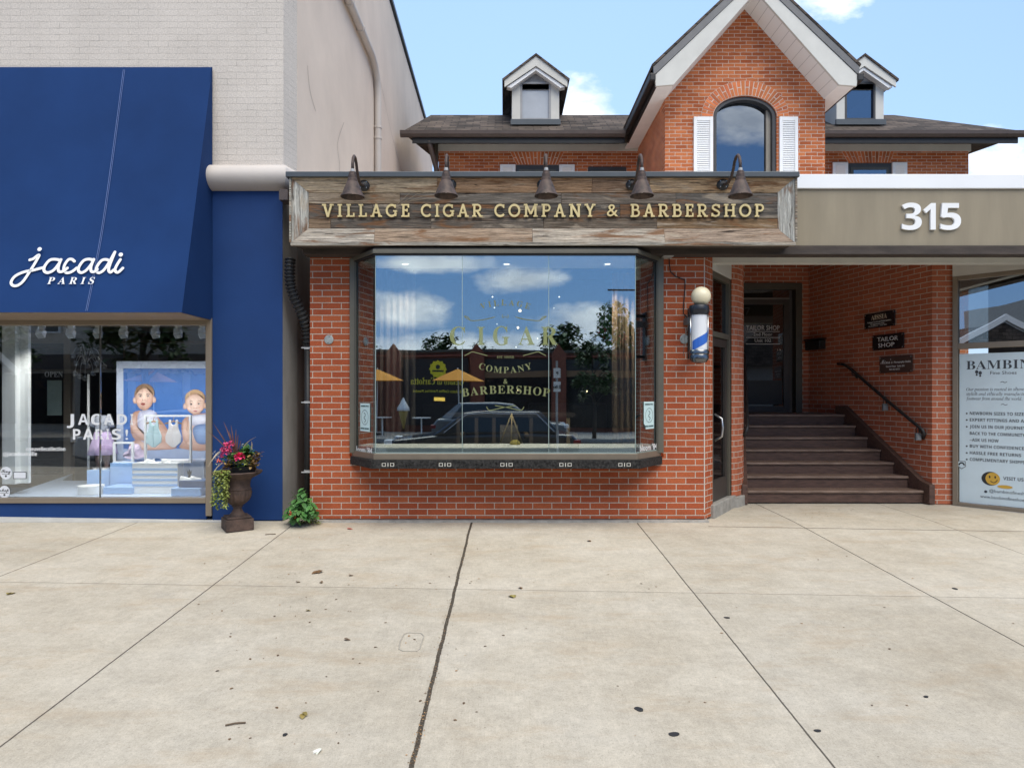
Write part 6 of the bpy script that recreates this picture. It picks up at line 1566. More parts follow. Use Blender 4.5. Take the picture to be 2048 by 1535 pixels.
HH_, HE_ = (.26, .15, .085), (.10, .05, .028)
FH_, FE_ = (.46, .30, .17), (.22, .12, .06)
CH_, CE_ = (.74, .74, .84), (.36, .37, .52)
BH_, BE_ = (.27, .38, .62), (.10, .16, .33)
gradlayer('printed_hair', [(ell(290, 785, 19.5, 18), (283, 775), HH_, HE_), (ell(391, 796, 20, 17), (383, 784), FH_, FE_)], .001)
gradlayer('printed_body', [([(272, 822), (262, 838), (262, 862), (270, 878), (290, 886), (325, 892), (345, 880), (330, 850), (318, 836), (308, 822)], (285, 850), SH_, SE_), ([(258, 893), (275, 878), (305, 884), (345, 884), (352, 896), (320, 899), (280, 899)], (290, 889), SH_, SE_),
    ([(372, 834), (363, 852), (366, 880), (362, 896), (424, 896), (424, 834), (405, 826)], (385, 852), SH_, SE_), (ell(270.5, 800, 4.5, 6.5), (269, 799), SH_, SE_), (ell(309, 799, 4, 6), (309, 798), SH_, SE_), (ell(370.5, 812, 4, 6), (370, 811), SH_, SE_), (ell(411, 811, 4, 6), (411, 810), SH_, SE_)], .002)
gradlayer('printed_clothes', [([(279, 824), (300, 819), (313, 827), (318, 858), (310, 886), (284, 882), (276, 850)], (292, 842), CH_, CE_), ([(378, 834), (396, 829), (416, 829), (424, 844), (400, 852), (382, 848)], (395, 836), CH_, CE_), ([(386, 858), (400, 848), (424, 852), (424, 882), (396, 886)], (402, 860), BH_, BE_)], .0045)
gradlayer('printed_arm', [([(266, 828), (274, 830), (275, 850), (286, 866), (302, 874), (301, 881), (284, 880), (266, 864), (261, 845)], (270, 848), SH_, SE_), ([(368, 838), (377, 842), (375, 862), (383, 880), (374, 888), (365, 868)], (371, 856), SH_, SE_), (ell(303, 878, 6, 4.5), (302, 877), SH_, SE_), (ell(379, 886, 6, 5), (378, 885), SH_, SE_)], .0062)
gradlayer('printed_face', [([(271, 795), (273, 781), (290, 775), (305, 780), (308, 796), (303, 811), (291, 820), (278, 814)], (285, 792), (.82, .60, .50), (.44, .245, .18)), ([(371.5, 806), (374, 792), (391, 787), (407, 792), (410, 806), (406, 820), (392, 829), (377, 821)], (388, 804), (.84, .63, .54), (.46, .27, .20))], .0080)
gradlayer('printed_cheek', [(ell(279.5, 802, 4.6, 4), (279, 801.5), (.80, .50, .43), (.72, .48, .39)), (ell(299, 801, 4.4, 4), (299, 800.5), (.74, .44, .37), (.62, .39, .31)), (ell(380, 816, 4.2, 3.6), (380, 815.5), (.82, .54, .47), (.74, .52, .44)), (ell(402, 815, 4.2, 3.6), (402, 814.5), (.76, .48, .41), (.64, .42, .34)), (ell(288.5, 798, 2.3, 2.8), (288, 797), (.88, .68, .58), (.68, .46, .37)), (ell(391.5, 813, 2.2, 2.6), (391, 812), (.90, .70, .61), (.70, .48, .40)), (ell(281.5, 791.5, 4.6, 2.8), (281.5, 791.5), (.46, .29, .23), (.70, .49, .40)), (ell(297.5, 791, 4.6, 2.8), (297.5, 791), (.44, .27, .21), (.62, .42, .34)), (ell(383, 807.5, 4.6, 2.8), (383, 807.5), (.48, .31, .25), (.72, .52, .44)), (ell(399, 806.5, 4.6, 2.8), (399, 806.5), (.46, .29, .23), (.66, .46, .38))], .0095)
layer('printed_eye_white', M_wc, [('e', 281.5, 792, 2.6, 1.2), ('e', 297.5, 791.5, 2.6, 1.2), ('e', 383, 808, 2.6, 1.4), ('e', 399, 807, 2.6, 1.4)], 0.0122)
gradlayer('printed_fringe', [([(371, 800), (374, 787), (391, 778), (407, 786), (410, 799), (404, 791), (391, 787), (378, 792)], (388, 781), FH_, (.40, .25, .15)), ([(270, 793), (273, 779), (290, 767), (306, 777), (309, 792), (303, 781), (290, 776.5), (277, 782)], (288, 769), (.20, .115, .065), (.30, .18, .11))], .0125)
layer('printed_eye', M_eye, [('e', 281.8, 792, 1.5, 1.4), ('e', 297.3, 791.5, 1.5, 1.4), ('e', 383.3, 808, 1.6, 1.6), ('e', 398.7, 807, 1.6, 1.6), ('r', [(278, 788.5), (281, 787.5), (285, 788.5)], 0.9), ('r', [(294, 788), (298, 787), (301, 788)], 0.9), ('r', [(380, 802.5), (383, 801.5), (387, 803)], 0.8), ('r', [(396, 802.5), (399, 801), (403, 802)], 0.8)], 0.0128)
layer('printed_mouth', M_lip, [('e', 287.5, 807.5, 4.6, 2.4), ('e', 392, 821.5, 3.8, 1.4), ('e', 286, 799.5, 0.9, 0.6), ('e', 291.5, 799.3, 0.9, 0.6), ('e', 389, 815, 0.8, 0.6), ('e', 394, 815, 0.8, 0.6)], 0.0128)
# white display frames
def sframe(px0, px1, yt_, yb_, Yq, label, bar=0.020):
    R = thing('display_stand', P((px0 + px1) / 2, yb_, Yq), label, 'display stand')
    x0, x1, z0_, z1 = X(px0, Yq), X(px1, Yq), Z(yb_, Yq), Z(yt_, Yq)
    for nm, q in (('upright', (x0, x0 + bar, z0_, z1)), ('upright', (x1 - bar, x1, z0_, z1)), ('rail', (x0 + bar, x1 - bar, z1 - bar, z1)), ('rail', (x0 + bar, x1 - bar, z0_, z0_ + bar * .8))):
        b = MB(); b.box(q[0], q[1], Yq, Yq + 0.03, q[2], q[3]); b.build(nm, M_lt, R)
    return R
sframe(288, 382, 829.5, 925.2, 7.86, 'large white display frame with two hanging rompers, on the striped block')
sframe(225.5, 266, 883.5, 925.0, 8.14, 'small white display frame on the tall blue block')
M_tan = pm('tan_wood', (0.45, 0.27, 0.12), 0.6)
for cx_, mat, col in ((307.5, pm('pale_aqua_cloth', (0.56, 0.76, 0.82), 0.9, var=0.05, scale=40), 'pale aqua'), (347, pm('pale_cream_cloth', (0.86, 0.82, 0.83), 0.9, var=0.05, scale=40), 'pale cream')):
    Yq = 7.875; kq = Yq / K
    R = thing('baby_romper', P(cx_, 894, Yq), col + ' baby romper hung from a wooden hanger in the white frame', 'romper')
    b = MB()
    for sg in (-1, 1):
        b.prism([(X(cx_, Yq) + sg * u * kq, Yq - 0.012, Z(v, Yq)) for u, v in ((5, 839), (9, 839), (9.5, 855), (12, 862), (16, 872), (15, 884), (8, 890), (3, 894), (0, 894), (0, 850), (4, 848))], (0, 0.022, 0))
    b.build('cloth', mat, R, bevel=0.006)
    b = MB(); b.tube([P(cx_ - 17, 847, Yq), P(cx_, 842, Yq), P(cx_ + 17, 847, Yq)], 0.008, 8); b.tube([P(cx_, 842, Yq), P(cx_, 836, Yq), P(cx_ + 2, 833, Yq)], 0.003, 6); b.build('hanger', M_tan, R, smooth=True)
def shoe(px, py, Yq, mat, label, L=0.11, ang=0.3, lace=True):
    c = P(px, py, Yq)
    R = thing('baby_shoe', c, label, 'shoe'); u = V((math.cos(ang), math.sin(ang), 0)); v = V((-u.y, u.x, 0))
    b = MB(); vs, fs = [], []
    prof = [(-.5, .18, .36), (-.42, .26, .42), (-.2, .27, .40), (.0, .25, .30), (.2, .27, .24), (.38, .26, .20), (.48, .17, .13), (.5, .05, .06)]
    for (t, w_, h) in prof:
        for k in range(8):
            a = math.pi * k / 7; vs.append(c + u * t * L + v * (math.cos(a) * w_ * L) + V((0, 0, math.sin(a) ** .7 * h * L + 0.004)))
    for i in range(len(prof) - 1):
        for k in range(7): fs.append((i * 8 + k, i * 8 + k + 1, (i + 1) * 8 + k + 1, (i + 1) * 8 + k))
    fs += [tuple(range(8)), tuple(range(56, 64))]
    b.add(vs, fs); b.build('upper', mat, R, smooth=True)
    b = MB(); b.prism([c + u * t * L + v * s * L for t, s in ((-.52, -.2), (-.3, -.29), (.2, -.29), (.5, -.12), (.53, 0), (.5, .12), (.2, .29), (-.3, .29), (-.52, .2))], (0, 0, 0.008)); b.build('sole', M_tan if not lace else M_lt, R)
M_nav = pm('navy_card', (0.05, 0.11, 0.26), 0.6)
ztS = 925.7
shoe(302, 924.8, 7.90, M_lt, 'white baby shoe at the left on top of the striped block'); shoe(320, 924.8, 7.92, M_nav, 'navy baby shoe with white laces on the striped block', 0.12, -.2); shoe(334, 925.2, 7.87, M_lt, 'white baby shoe at the right on top of the striped block', .11, .6)
shoe(372, 960.5, 7.73, M_lt, 'white baby shoe on the left of the blue shoe box', .12, .2); shoe(392, 960.5, 7.78, M_lt, 'white baby shoe on the right of the blue shoe box', .12, .5)
HT = thing('sun_hat', P(268, 905, 8.35), 'pale lilac child sun hat on a thin stand behind the small frame', 'hat')
b = MB(); b.lathe([(0, .09), (.05, .085), (.07, .05), (.075, .0), (.13, -.03), (.13, -.035), (.07, -.008), (0, -.008)], P(270, 903, 8.3), 20, axis=(0.15, -0.4, 1)); b.build('crown', pm('lilac_cloth', (0.55, 0.46, 0.60), 0.9), HT, auto=60)
b = MB(); b.tube([P(274, 905, 8.32), V((X(278, 8.32), 8.36, ZF))], 0.006, 6); b.build('stand', M_lt, HT)
# child mannequin
CM = thing('child_mannequin', P(205, 938, 8.35), 'headless child mannequin in a lilac skirt and white top on a blue block', 'mannequin')
Ym = 8.38; km = Ym / K
mx = X(205, Ym)
M_mq = pm('mannequin_skin', (0.28, 0.17, 0.12), 0.5)
b = MB()
for sg in (-1, 1):
    b.tube([V((mx + sg * 0.045, Ym, Z(903, Ym))), V((mx + sg * 0.05, Ym, Z(918, Ym))), V((mx + sg * 0.05, Ym, Z(930, Ym))), V((mx + sg * 0.05, Ym - 0.01, Z(936, Ym)))], [0.042, 0.036, 0.026, 0.024], 12)
b.lathe([(0, 0), (.075, 0.0), (.078, .06), (.072, .13), (.078, .20), (.065, .245), (.03, .265), (.026, .28), (0, .28)], (mx, Ym, Z(880, Ym)), 18)
b.build('body', M_mq, CM, smooth=True)
b = MB(); b.lathe([(.085, Z(863, Ym)), (.10, Z(872, Ym)), (.135, Z(890, Ym)), (.165, Z(908, Ym)), (.158, Z(908.2, Ym)), (.08, Z(866, Ym))], (mx, Ym, 0), 36, wob=lambda i, k: 1 + 0.05 * math.sin(k * math.pi * 2 / 4) * (i in (2, 3))); b.build('skirt', pm('lilac_skirt', (0.50, 0.38, 0.58), 0.9), CM, smooth=True)
b = MB(); b.lathe([(.082, Z(867, Ym)), (.080, Z(852, Ym)), (.085, Z(840, Ym)), (.070, Z(833, Ym)), (.035, Z(830, Ym)), (.03, Z(832, Ym)), (.07, Z(868, Ym))], (mx, Ym, 0), 24)
for sg in (-1, 1): b.tube([V((mx + sg * 0.065, Ym, Z(836, Ym))), V((mx + sg * 0.105, Ym - .01, Z(843, Ym))), V((mx + sg * 0.12, Ym - .02, Z(853, Ym)))], [.03, .032, .036], 12)
b.build('top', pm('pale_cloth', (0.34, 0.36, 0.42), 0.9), CM, smooth=True)
b = MB()
for sg in (-1, 1):
    b.sphere((mx + sg * .052, Ym - .035, Z(937, Ym)), .04, 12, 8, (.8, 1.4, .45)); b.tube([(mx + sg * .052 - .05, Ym - .03, Z(934, Ym)), (mx + sg * .052, Ym - .06, Z(935.5, Ym)), (mx + sg * .052 + .05, Ym - .03, Z(934, Ym))], .006, 6)
b.build('shoe', M_lt, CM, smooth=True)
# glass globe branch lamp on a white pole
GLp = thing('globe_lamp', P(177, 938, 8.9), 'white pole lamp with arching arms of clear glass globes', 'lamp')
Yl = 8.9
b = MB(); b.tube([P(177, 748, Yl), V((X(177, Yl), Yl, ZF))], 0.016, 10); b.build('pole', M_lt, GLp, smooth=True)
b = MB(); M_gl2 = glass('globe_glass', 0.12, (1, 1, 1), (0.92, 0.92, 0.92))
gl_ = MB()
for i, (ex, ey) in enumerate(((146, 707), (152, 722), (160, 705), (168, 718), (186, 707), (193, 722), (200, 712), (150, 742), (160, 748), (170, 752), (186, 742), (194, 735), (208, 728), (176, 728))):
    y_ = Yl + random.uniform(-.2, .2)
    st_ = P(172, 735 - 3 * (i % 5), Yl); en = P(ex, ey, y_); md_ = (st_ + en) / 2; md_.z = max(st_.z, en.z) + .11
    pth = [st_, st_.lerp(md_, .6) + V((0, 0, .04)), md_, md_.lerp(en, .6) + V((0, 0, .03)), en]
    b.tube(pth, 0.0035, 5); gl_.sphere(en - V((0, 0, .03)), 0.034, 12, 8)
b.build('arm', flat('brushed_steel', (0.5, 0.5, 0.5), 0.3), GLp, smooth=True); gl_.build('globe', M_gl2, GLp, smooth=True)
# track spotlights
ords = ['first', 'second', 'third', 'fourth', 'fifth', 'sixth', 'seventh']
def spot(px, label, proto=[None]):
    Yq = 7.66; zq = Z(653, Yq); p = V((X(px, Yq), Yq, zq))
    if proto[0]: return copy_tree(proto[0], p, label=label)
    R = thing('track_spotlight', p, label, 'spotlight', 'white track spotlights')
    b = MB(); b.box(p.x - .03, p.x + .03, Yq - .02, Yq + .02, p.z - .02, p.z + .012); b.build('track_adapter', M_lt, R)
    b = MB(); b.tube([p + V((-.028, 0, -.01)), p + V((-.03, 0, -.07))], .005, 6); b.tube([p + V((.028, 0, -.01)), p + V((.03, 0, -.07))], .005, 6); b.build('yoke', M_lt, R)
    b = MB(); c = p + V((.0, -.01, -.075)); a = V((.2, -.5, -.6)).normalized(); u = a.cross(V((1, 0, 0))).normalized(); v = a.cross(u); b.obox(c, u * .038, v * .038, a * .045); b.build('head', M_lt, R, bevel=.006)
    b = MB(); b.obox(c + a * .0455, u * .031, v * .031, a * .0012); b.build('lens', flat('dull_lens', (.30, .30, .29), .3), R)
    ld = bpy.data.lights.new('display_fill_light', 'SPOT'); ld.energy = 19; ld.spot_size = rad(120); ld.spot_blend = .8; ld.shadow_soft_size = .035; ld.color = (1, .97, .92)  # added fill light to brighten the display; the heads themselves look unlit
    lo_ = bpy.data.objects.new('display_fill_light', ld); COL.objects.link(lo_); lo_.parent = R; lo_.location = V((0.02, -.10, -.145)); lo_.rotation_euler = (rad(26), 0, 0)
    proto[0] = R; return R
for i, px in enumerate((83, 143, 197, 248, 312, 357, 406)): spot(px, f'{ords[i]} white track spotlight from the left at the top of the display window')
# white column / curtain at far left, glass door inside, standing figure
b = MB(); b.box(X(8, 7.75), X(34, 7.75), 7.72, 7.90, ZF + .12, ZT + .1); b.box(X(34.3, 7.8), X(57, 7.8), 7.80, 7.84, ZF + .12, ZT + .1)
tag(b.build('white_drape', pm('white_panel', (0.85, 0.87, 0.87), 0.8, var=0.05, scale=3, stretch=(12, 12, .3)), recalc=True), 'tall white folded panel standing at the left of the display window', 'panel')
DO = thing('inner_glass_door', P(100, 960, 9.6), 'bronze framed inner shop door with an OPEN sign hung on it', 'door')
YD = 9.7
b = MB(); b.box(X(127, YD), X(141, YD), YD, YD + .1, .06, 2.55); b.box(X(30, YD), X(127, YD) - .001, YD, YD + .08, 2.1, 2.25); b.box(X(60, YD), X(127, YD) - .001, YD, YD + .06, .06, .22); b.build('frame', M_bronze, DO)
b = MB(); b.box(X(60, YD), X(127, YD) - .002, YD + .03, YD + .04, .221, 2.099); b.build('pane', M_doorglass, DO)
OS = thing('open_sign', P(110, 748, YD - .03), 'dark hanging sign reading OPEN on the inner shop door', 'sign')
b = MB(); b.box(X(84, YD - .03), X(128, YD - .03), YD - .045, YD - .03, Z(757, YD - .03), Z(739, YD - .03)); b.build('board', M_ink, OS)
b = MB(); b.text('OPEN', (X(91, YD - .03), YD - .0465, Z(753.5, YD - .03)), (1, 0, 0), (0, 0, 1), 10.5 / K * YD, 'serif', width=X(128, YD) - X(92, YD)); b.build('lettering', M_wc, OS, recalc=False)
b = MB(); b.box(X(97, YD), X(126, YD), YD - .03, YD - .026, Z(830, YD), Z(760, YD)); n1_ = b.build('door_notice', pm('pale_green_paper', (.34, .44, .42), .7), None); tag(n1_, 'pale sheet of paper stuck below the OPEN sign', 'notice')
FG = thing('person', P(82, 985, 9.2), 'person in a dark striped dress and brown cap standing inside behind the display glass', 'person')
Yh = 10.1; xh = X(80, Yh); zf_ = .06
def skin(name, verts, edges, rads, mat, parent, root=0):
    me = bpy.data.meshes.new(name); me.from_pydata([V(p) - OFF[parent.name] for p in verts], edges, [])
    o = bpy.data.objects.new(name, me); COL.objects.link(o); o.parent = parent; OFF[o.name] = OFF[parent.name]
    md = o.modifiers.new('Skin', 'SKIN'); md.use_smooth_shade = True
    for i, r in enumerate(rads): me.skin_vertices[0].data[i].radius = r if isinstance(r, tuple) else (r, r)
    me.skin_vertices[0].data[root].use_root = True
    s = o.modifiers.new('Subsurf', 'SUBSURF'); s.levels = 1; s.render_levels = 2
    me.materials.append(mat); return o
hv = [(xh, Yh, .95), (xh, Yh, 1.15), (xh, Yh, 1.35), (xh, Yh, 1.45), (xh, Yh - .01, 1.52), (xh, Yh - .02, 1.62), (xh, Yh - .02, 1.69)]
hr_ = [(.15, .11), (.125, .095), (.17, .10), (.06, .055), (.055, .055), (.085, .10), (.06, .07)]
he = [(i, i + 1) for i in range(6)]
for sg in (-1, 1):
    k = len(hv); hv += [(xh + sg * .19, Yh, 1.38), (xh + sg * .23, Yh, 1.12), (xh + sg * .22, Yh - .08, .90), (xh + sg * .21, Yh - .10, .80)]; hr_ += [.06, .045, .033, (.035, .02)]; he += [(2, k), (k, k + 1), (k + 1, k + 2), (k + 2, k + 3)]
    k = len(hv); hv += [(xh + sg * .09, Yh, .85), (xh + sg * .095, Yh, .50), (xh + sg * .095, Yh + .01, .14), (xh + sg * .10, Yh - .10, .10)]; hr_ += [.085, .06, .04, .035]; he += [(0, k), (k, k + 1), (k + 1, k + 2), (k + 2, k + 3)]
skin('body', hv, he, hr_, pm('dim_skin', (.25, .15, .11), .6), FG)
def stripemat():
    m, t, b_ = newmat('striped_dress'); oc = t.nodes.new('ShaderNodeTexCoord'); wv = t.nodes.new('ShaderNodeTexWave'); wv.bands_direction = 'Z'; wv.inputs['Scale'].default_value = 14; wv.inputs['Distortion'].default_value = 5; wv.inputs['Detail'].default_value = 2; wv.inputs['Detail Scale'].default_value = .7
    t.links.new(oc.outputs['Object'], wv.inputs[0]); t.links.new(ramp(t, wv.outputs[1], [(.55, (.02, .025, .024)), (.75, (.11, .14, .13))]), b_.inputs['Base Color']); b_.inputs['Roughness'].default_value = .9; return m
b = MB(); b.lathe([(.05, 1.47), (.185, 1.42), (.20, 1.34), (.16, 1.15), (.185, .95), (.22, .60), (.235, .40), (.22, .40), (.15, .95), (.13, 1.15), (.05, 1.45)], (xh, Yh, 0), 26, wob=lambda i, k: 1 - .25 * abs(math.sin(2 * math.pi * k / 26)) * 1.0); b.build('dress', stripemat(), FG, smooth=True)
b = MB(); b.sphere((xh, Yh - .02, 1.665), .118, 18, 12, (1, 1.1, .85)); b.lathe([(0, 0), (.12, 0), (.12, .02), (0, .02)], (xh, Yh + .08, 1.66), 18); b.build('cap', pm('brown_cap', (.10, .07, .055), .9), FG, smooth=True)
# dim shop fittings behind
b = MB(); xs_ = X(230, 11.5)
SHF = thing('shop_shelving', (xs_, 12.6, .06), 'dim brown shelving unit at the back of the children shop', 'shelves')
for z_ in (.4, .9, 1.4, 1.9, 2.3):
    b = MB(); b.box(-7.0, -4.0, 12.5, 12.95, z_, z_ + .04); b.build('shelf', pm('shelf_wood', (.16, .085, .045), .6, var=.2), SHF)
for x_ in (-7.0, -5.5, -4.04):
    b = MB(); b.box(x_, x_ + .04, 12.55, 12.98, .06, 2.55); b.build('upright', pm('shelf_wood', (.16, .085, .045), .6, var=.2), SHF)
for k in range(12):
    x_ = -6.8 + (k % 6) * .47; z_ = (.44, 1.44)[k // 6]
    b = MB(); b.box(x_, x_ + .30, 12.6, 12.9, z_, z_ + .10 + .05 * (k % 3)); tag(b.build('folded_clothes', pm('cloth_%d' % (k % 4), [(.5, .5, .55), (.35, .16, .14), (.15, .22, .38), (.5, .42, .32)][k % 4], .9), bevel=.02), f'{["pale grey", "dull red", "slate blue", "beige"][k % 4]} stack of folded clothes, {["first", "second", "third", "fourth", "fifth", "sixth"][k % 6]} from the left on the {["lower", "higher"][k // 6]} shelf', 'clothes', 'folded clothes on the shop shelves')
# decals on the display glass
DG = 7.4505
def dg(px, py): return P(px, py, DG)
b = MB(); dk = DG / K
for word, xx, yy, hh_, sp in (('JACADI', [(134, 148), (156, 177), (182, 202), (208, 228), (234, 254), (261, 266)], 849, 21.5, 0), ('PARIS!', [(146, 161), (166, 187), (191, 207), (213, 218), (223.5, 242), (251, 256)], 878.5, 21.0, 0)):
    for ch, (a, c) in zip(word, xx): b.text(ch, dg(a, yy), (1, 0, 0), (0, 0, 1), hh_ * dk, 'bold', width=(c - a) * dk, depth=.001)
b.build('window_lettering', flat('bright_white_film', (.85, .85, .85), .5), LB, recalc=False)
b = MB()
for tx, a, c, yy in (('#nouvellecollection', 51.5, 130.5, 901), ('@jacadioakville', 6, 74, 911)): b.text(tx, dg(a, yy), (1, 0, 0), (0, 0, 1), 7.4 * dk, 'bold', width=(c - a) * dk, depth=.001)
jl = b.build('hashtag_lettering', flat('bright_white_film', (.85, .85, .85), .5), LB, recalc=False)
for cx_, cy_, rx_, lab, tx in ((12, 945.5, 12, 'round white sticker with script low on the display window', 'Tiny'), (9, 983, 11, 'white rounded sticker with a bird at the bottom left of the display window', 'shop')):
    R = thing('window_sticker', dg(cx_, cy_ + 13), lab, 'sticker', 'stickers on the display window')
    b = MB(); b.disc2((0, 0), rx_ * dk, dg(cx_, cy_), (1, 0, 0), (0, 0, 1), .001, n=28, ry=12.5 * dk); b.build('backing', M_wc, R, recalc=False)
    b = MB(); b.text(tx, dg(cx_, cy_ - 1), (1, 0, 0), (0, 0, 1), 6 * dk, 'script', align='C', lift=.0015); b.ribbon([(-8 * dk, -2 * dk), (8 * dk, -2.5 * dk)], .8 * dk, dg(cx_, cy_), (1, 0, 0), (0, 0, 1), .0005, lift=.0015); b.disc2((0, -6 * dk), 2 * dk, dg(cx_, cy_), (1, 0, 0), (0, 0, 1), .002); b.build('print', M_ink, R, recalc=False)
R = thing('window_card', dg(40, 957), 'small white card in a thin frame low on the display window', 'card')
b = MB(); b.box(X(27, DG), X(53, DG), DG - .002, DG - .0002, Z(957, DG), Z(943, DG)); b.build('border', M_ink, R)
b = MB(); b.box(X(28.2, DG), X(51.8, DG), DG - .003, DG - .0021, Z(955.8, DG), Z(944.2, DG)); b.build('face', M_wc, R)

# ================================================================ URN AND PLANTS
def leafmat(name, c1, c2, rough=0.55):
    m, t, b_ = newmat(name)
    at = t.nodes.new('ShaderNodeAttribute'); at.attribute_name = 'tint'
    oc = t.nodes.new('ShaderNodeTexCoord'); n = N(t, 'ShaderNodeTexNoise'); n.inputs['Scale'].default_value = 9
    t.links.new(oc.outputs['Object'], n.inputs['Vector'])
    c = mixc(t, 1.0, ramp(t, n.outputs[0], [(.35, c1), (.65, c2)]), at.outputs['Color'], 'MULTIPLY')
    t.links.new(c, b_.inputs['Base Color']); b_.inputs['Roughness'].default_value = rough
    b_.inputs['Transmission Weight'].default_value = 0.0; b_.inputs['Subsurface Weight'].default_value = 0.0
    return m
M_leaf = leafmat('green_leaf', (.045, .13, .022), (.10, .22, .05)); M_bronzeleaf = leafmat('bronze_leaf', (.14, .075, .022), (.24, .15, .045)); M_lime = leafmat('lime_leaf', (.17, .22, .035), (.30, .33, .09))
M_dgreen = leafmat('dark_green_leaf', (.030, .11, .022), (.075, .19, .045)); M_pink = leafmat('pink_petal', (.62, .035, .16), (.78, .12, .26)); M_mag = leafmat('magenta_petal', (.72, .02, .10), (.80, .05, .20)); M_or = leafmat('orange_petal', (.75, .10, .035), (.85, .16, .05)); M_wp = leafmat('white_petal', (.6, .58, .52), (.7, .68, .62)); M_spk = leafmat('purple_blade', (.11, .05, .05), (.19, .10, .08)); M_straw = leafmat('straw_blade', (.38, .30, .20), (.5, .42, .3))
def leaf(mb, p, d_, up, L, w_, bend=0.25, col=None):
    """A small cupped leaf: two rows of faces either side of a midrib."""
    p, d_ = V(p), V(d_).normalized(); s = d_.cross(V(up))
    if s.length < .01: s = d_.cross(V((1, .2, 0)))
    s.normalize(); n = s.cross(d_)
    rows = [(0, 0.05), (.28, .85), (.6, 1.0), (.85, .55), (1, .02)]
    vs = []
    for t, q in rows:
        c = p + d_ * (L * t) - n * (bend * L * t * t)
        vs += [c - s * (w_ * q / 2) + n * (.10 * w_ * q), c, c + s * (w_ * q / 2) + n * (.10 * w_ * q)]
    fs = []
    for i in range(4):
        fs += [(3 * i, 3 * i + 1, 3 * i + 4, 3 * i + 3), (3 * i + 1, 3 * i + 2, 3 * i + 5, 3 * i + 4)]
    g = random.uniform(.75, 1.25); mb.add(vs, fs, col or (g, g * random.uniform(.93, 1.07), g))
def rdir(zmin=-1, zmax=1):
    a = random.uniform(0, 2 * math.pi); z = random.uniform(zmin, zmax); r = math.sqrt(max(0, 1 - z * z)); return V((r * math.cos(a), r * math.sin(a), z))
UY = 7.06
ub = G(474, 1050); UXc, UYc = X(475, UY), UY; UZ = gz(UY)
UR = thing('cast_iron_urn', (UXc, UYc, UZ), 'rusty brown cast iron pedestal urn standing on the pavement in front of the blue pier', 'urn')
ks = UY / K
def uz(py): return EYE - (py - CY) * ks
b = MB()
hw = 0.136
ca, sa = math.cos(rad(32)), math.sin(rad(32))
for z0_, z1_, h_ in ((UZ + 0.001, uz(1034.5), hw), (uz(1034.2), uz(1030), hw * .86)):
    b.prism([(UXc + h_ * (u * ca - v * sa), UYc + h_ * (u * sa + v * ca), z0_) for u, v in ((-1, -1), (1, -1), (1, 1), (-1, 1))], (0, 0, z1_ - z0_))
b.build('plinth', M_iron, UR, bevel=.005)
prof = [(0, uz(1031)), (16.5, uz(1031)), (15, uz(1027)), (10.5, uz(1022)), (8, uz(1016)), (8.5, uz(1013)), (11, uz(1012)), (9.5, uz(1010)), (15, uz(1006)), (21.5, uz(1000)), (25, uz(992)), (26.5, uz(983)), (25.5, uz(978)), (27, uz(977)), (24.5, uz(975)), (24, uz(968)), (25.5, uz(960)), (27, uz(957)), (29, uz(955)), (36, uz(951)), (45, uz(946)), (47, uz(943)), (46, uz(941)), (40, uz(943)), (28, uz(949)), (0, uz(949))]
prof = [(r * ks, z) for r, z in prof]
b = MB()
def wob(i, k):
    if 8 <= i <= 11: return 1 + .045 * math.cos(k * 2 * math.pi / 4)
    if 19 <= i <= 23: return 1 + .03 * math.cos(k * 2 * math.pi / 6)
    return 1
b.lathe(prof, (UXc, UYc, 0), 72, wob=wob); b.build('bowl', M_iron, UR, auto=50)
b = MB(); hx_ = X(487, UY)
b.lathe([(0, uz(950)), (20.5 * ks, uz(950)), (23.5 * ks, uz(934)), (25 * ks, uz(933)), (25 * ks, uz(931)), (22.5 * ks, uz(931)), (22 * ks, uz(936)), (0, uz(937))], (hx_, UY, 0), 32)
NP = b.build('plant_pot', pm('black_plastic', (.012, .012, .013), .45, bump=.02), auto=40); tag(NP, 'black plastic nursery pot sunk into the mouth of the urn', 'flower pot')
PL = thing('flower_planting', (UXc, UY, uz(936)), 'mixed planting in the urn with pink blooms, purple spikes and trailing lime foliage', 'flowers')
def up_(px, py, dy=0.0): return P(px, py, UY + dy)
b = MB()
for _ in range(190):
    c = up_(random.gauss(482, 15), random.uniform(905, 934), random.uniform(-.12, .14)); leaf(b, c, rdir(-.2, .9), (0, 0, 1), random.uniform(.035, .065), random.uniform(.022, .04))
for cx_, cy_, r_ in ((492, 899, 8), (466, 915, 9), (484, 912, 9), (496, 910, 8)):
    for _ in range(55): leaf(b, up_(cx_ + random.gauss(0, r_ * .6), cy_ + random.gauss(0, r_ * .5), random.uniform(-.08, .08)), rdir(-.3, .9), (0, 0, 1), .05, .034)
b.build('green_leaves', M_leaf, PL, recalc=False)
b = MB()
for cx_, cy_, r_, n_ in ((508, 915, 9, 60), (515, 908, 5, 25), (505, 927, 9, 50), (462, 924, 8, 45), (455, 932, 7, 40), (449, 945, 8, 40), (446, 955, 7, 30)):
    for _ in range(n_): leaf(b, up_(cx_ + random.gauss(0, r_ * .5), cy_ + random.gauss(0, r_ * .5), random.uniform(-.14, .02)), rdir(-.6, .7), (0, 0, 1), random.uniform(.03, .055), random.uniform(.02, .035))
b.build('bronze_leaves', M_bronzeleaf, PL, recalc=False)
b = MB()
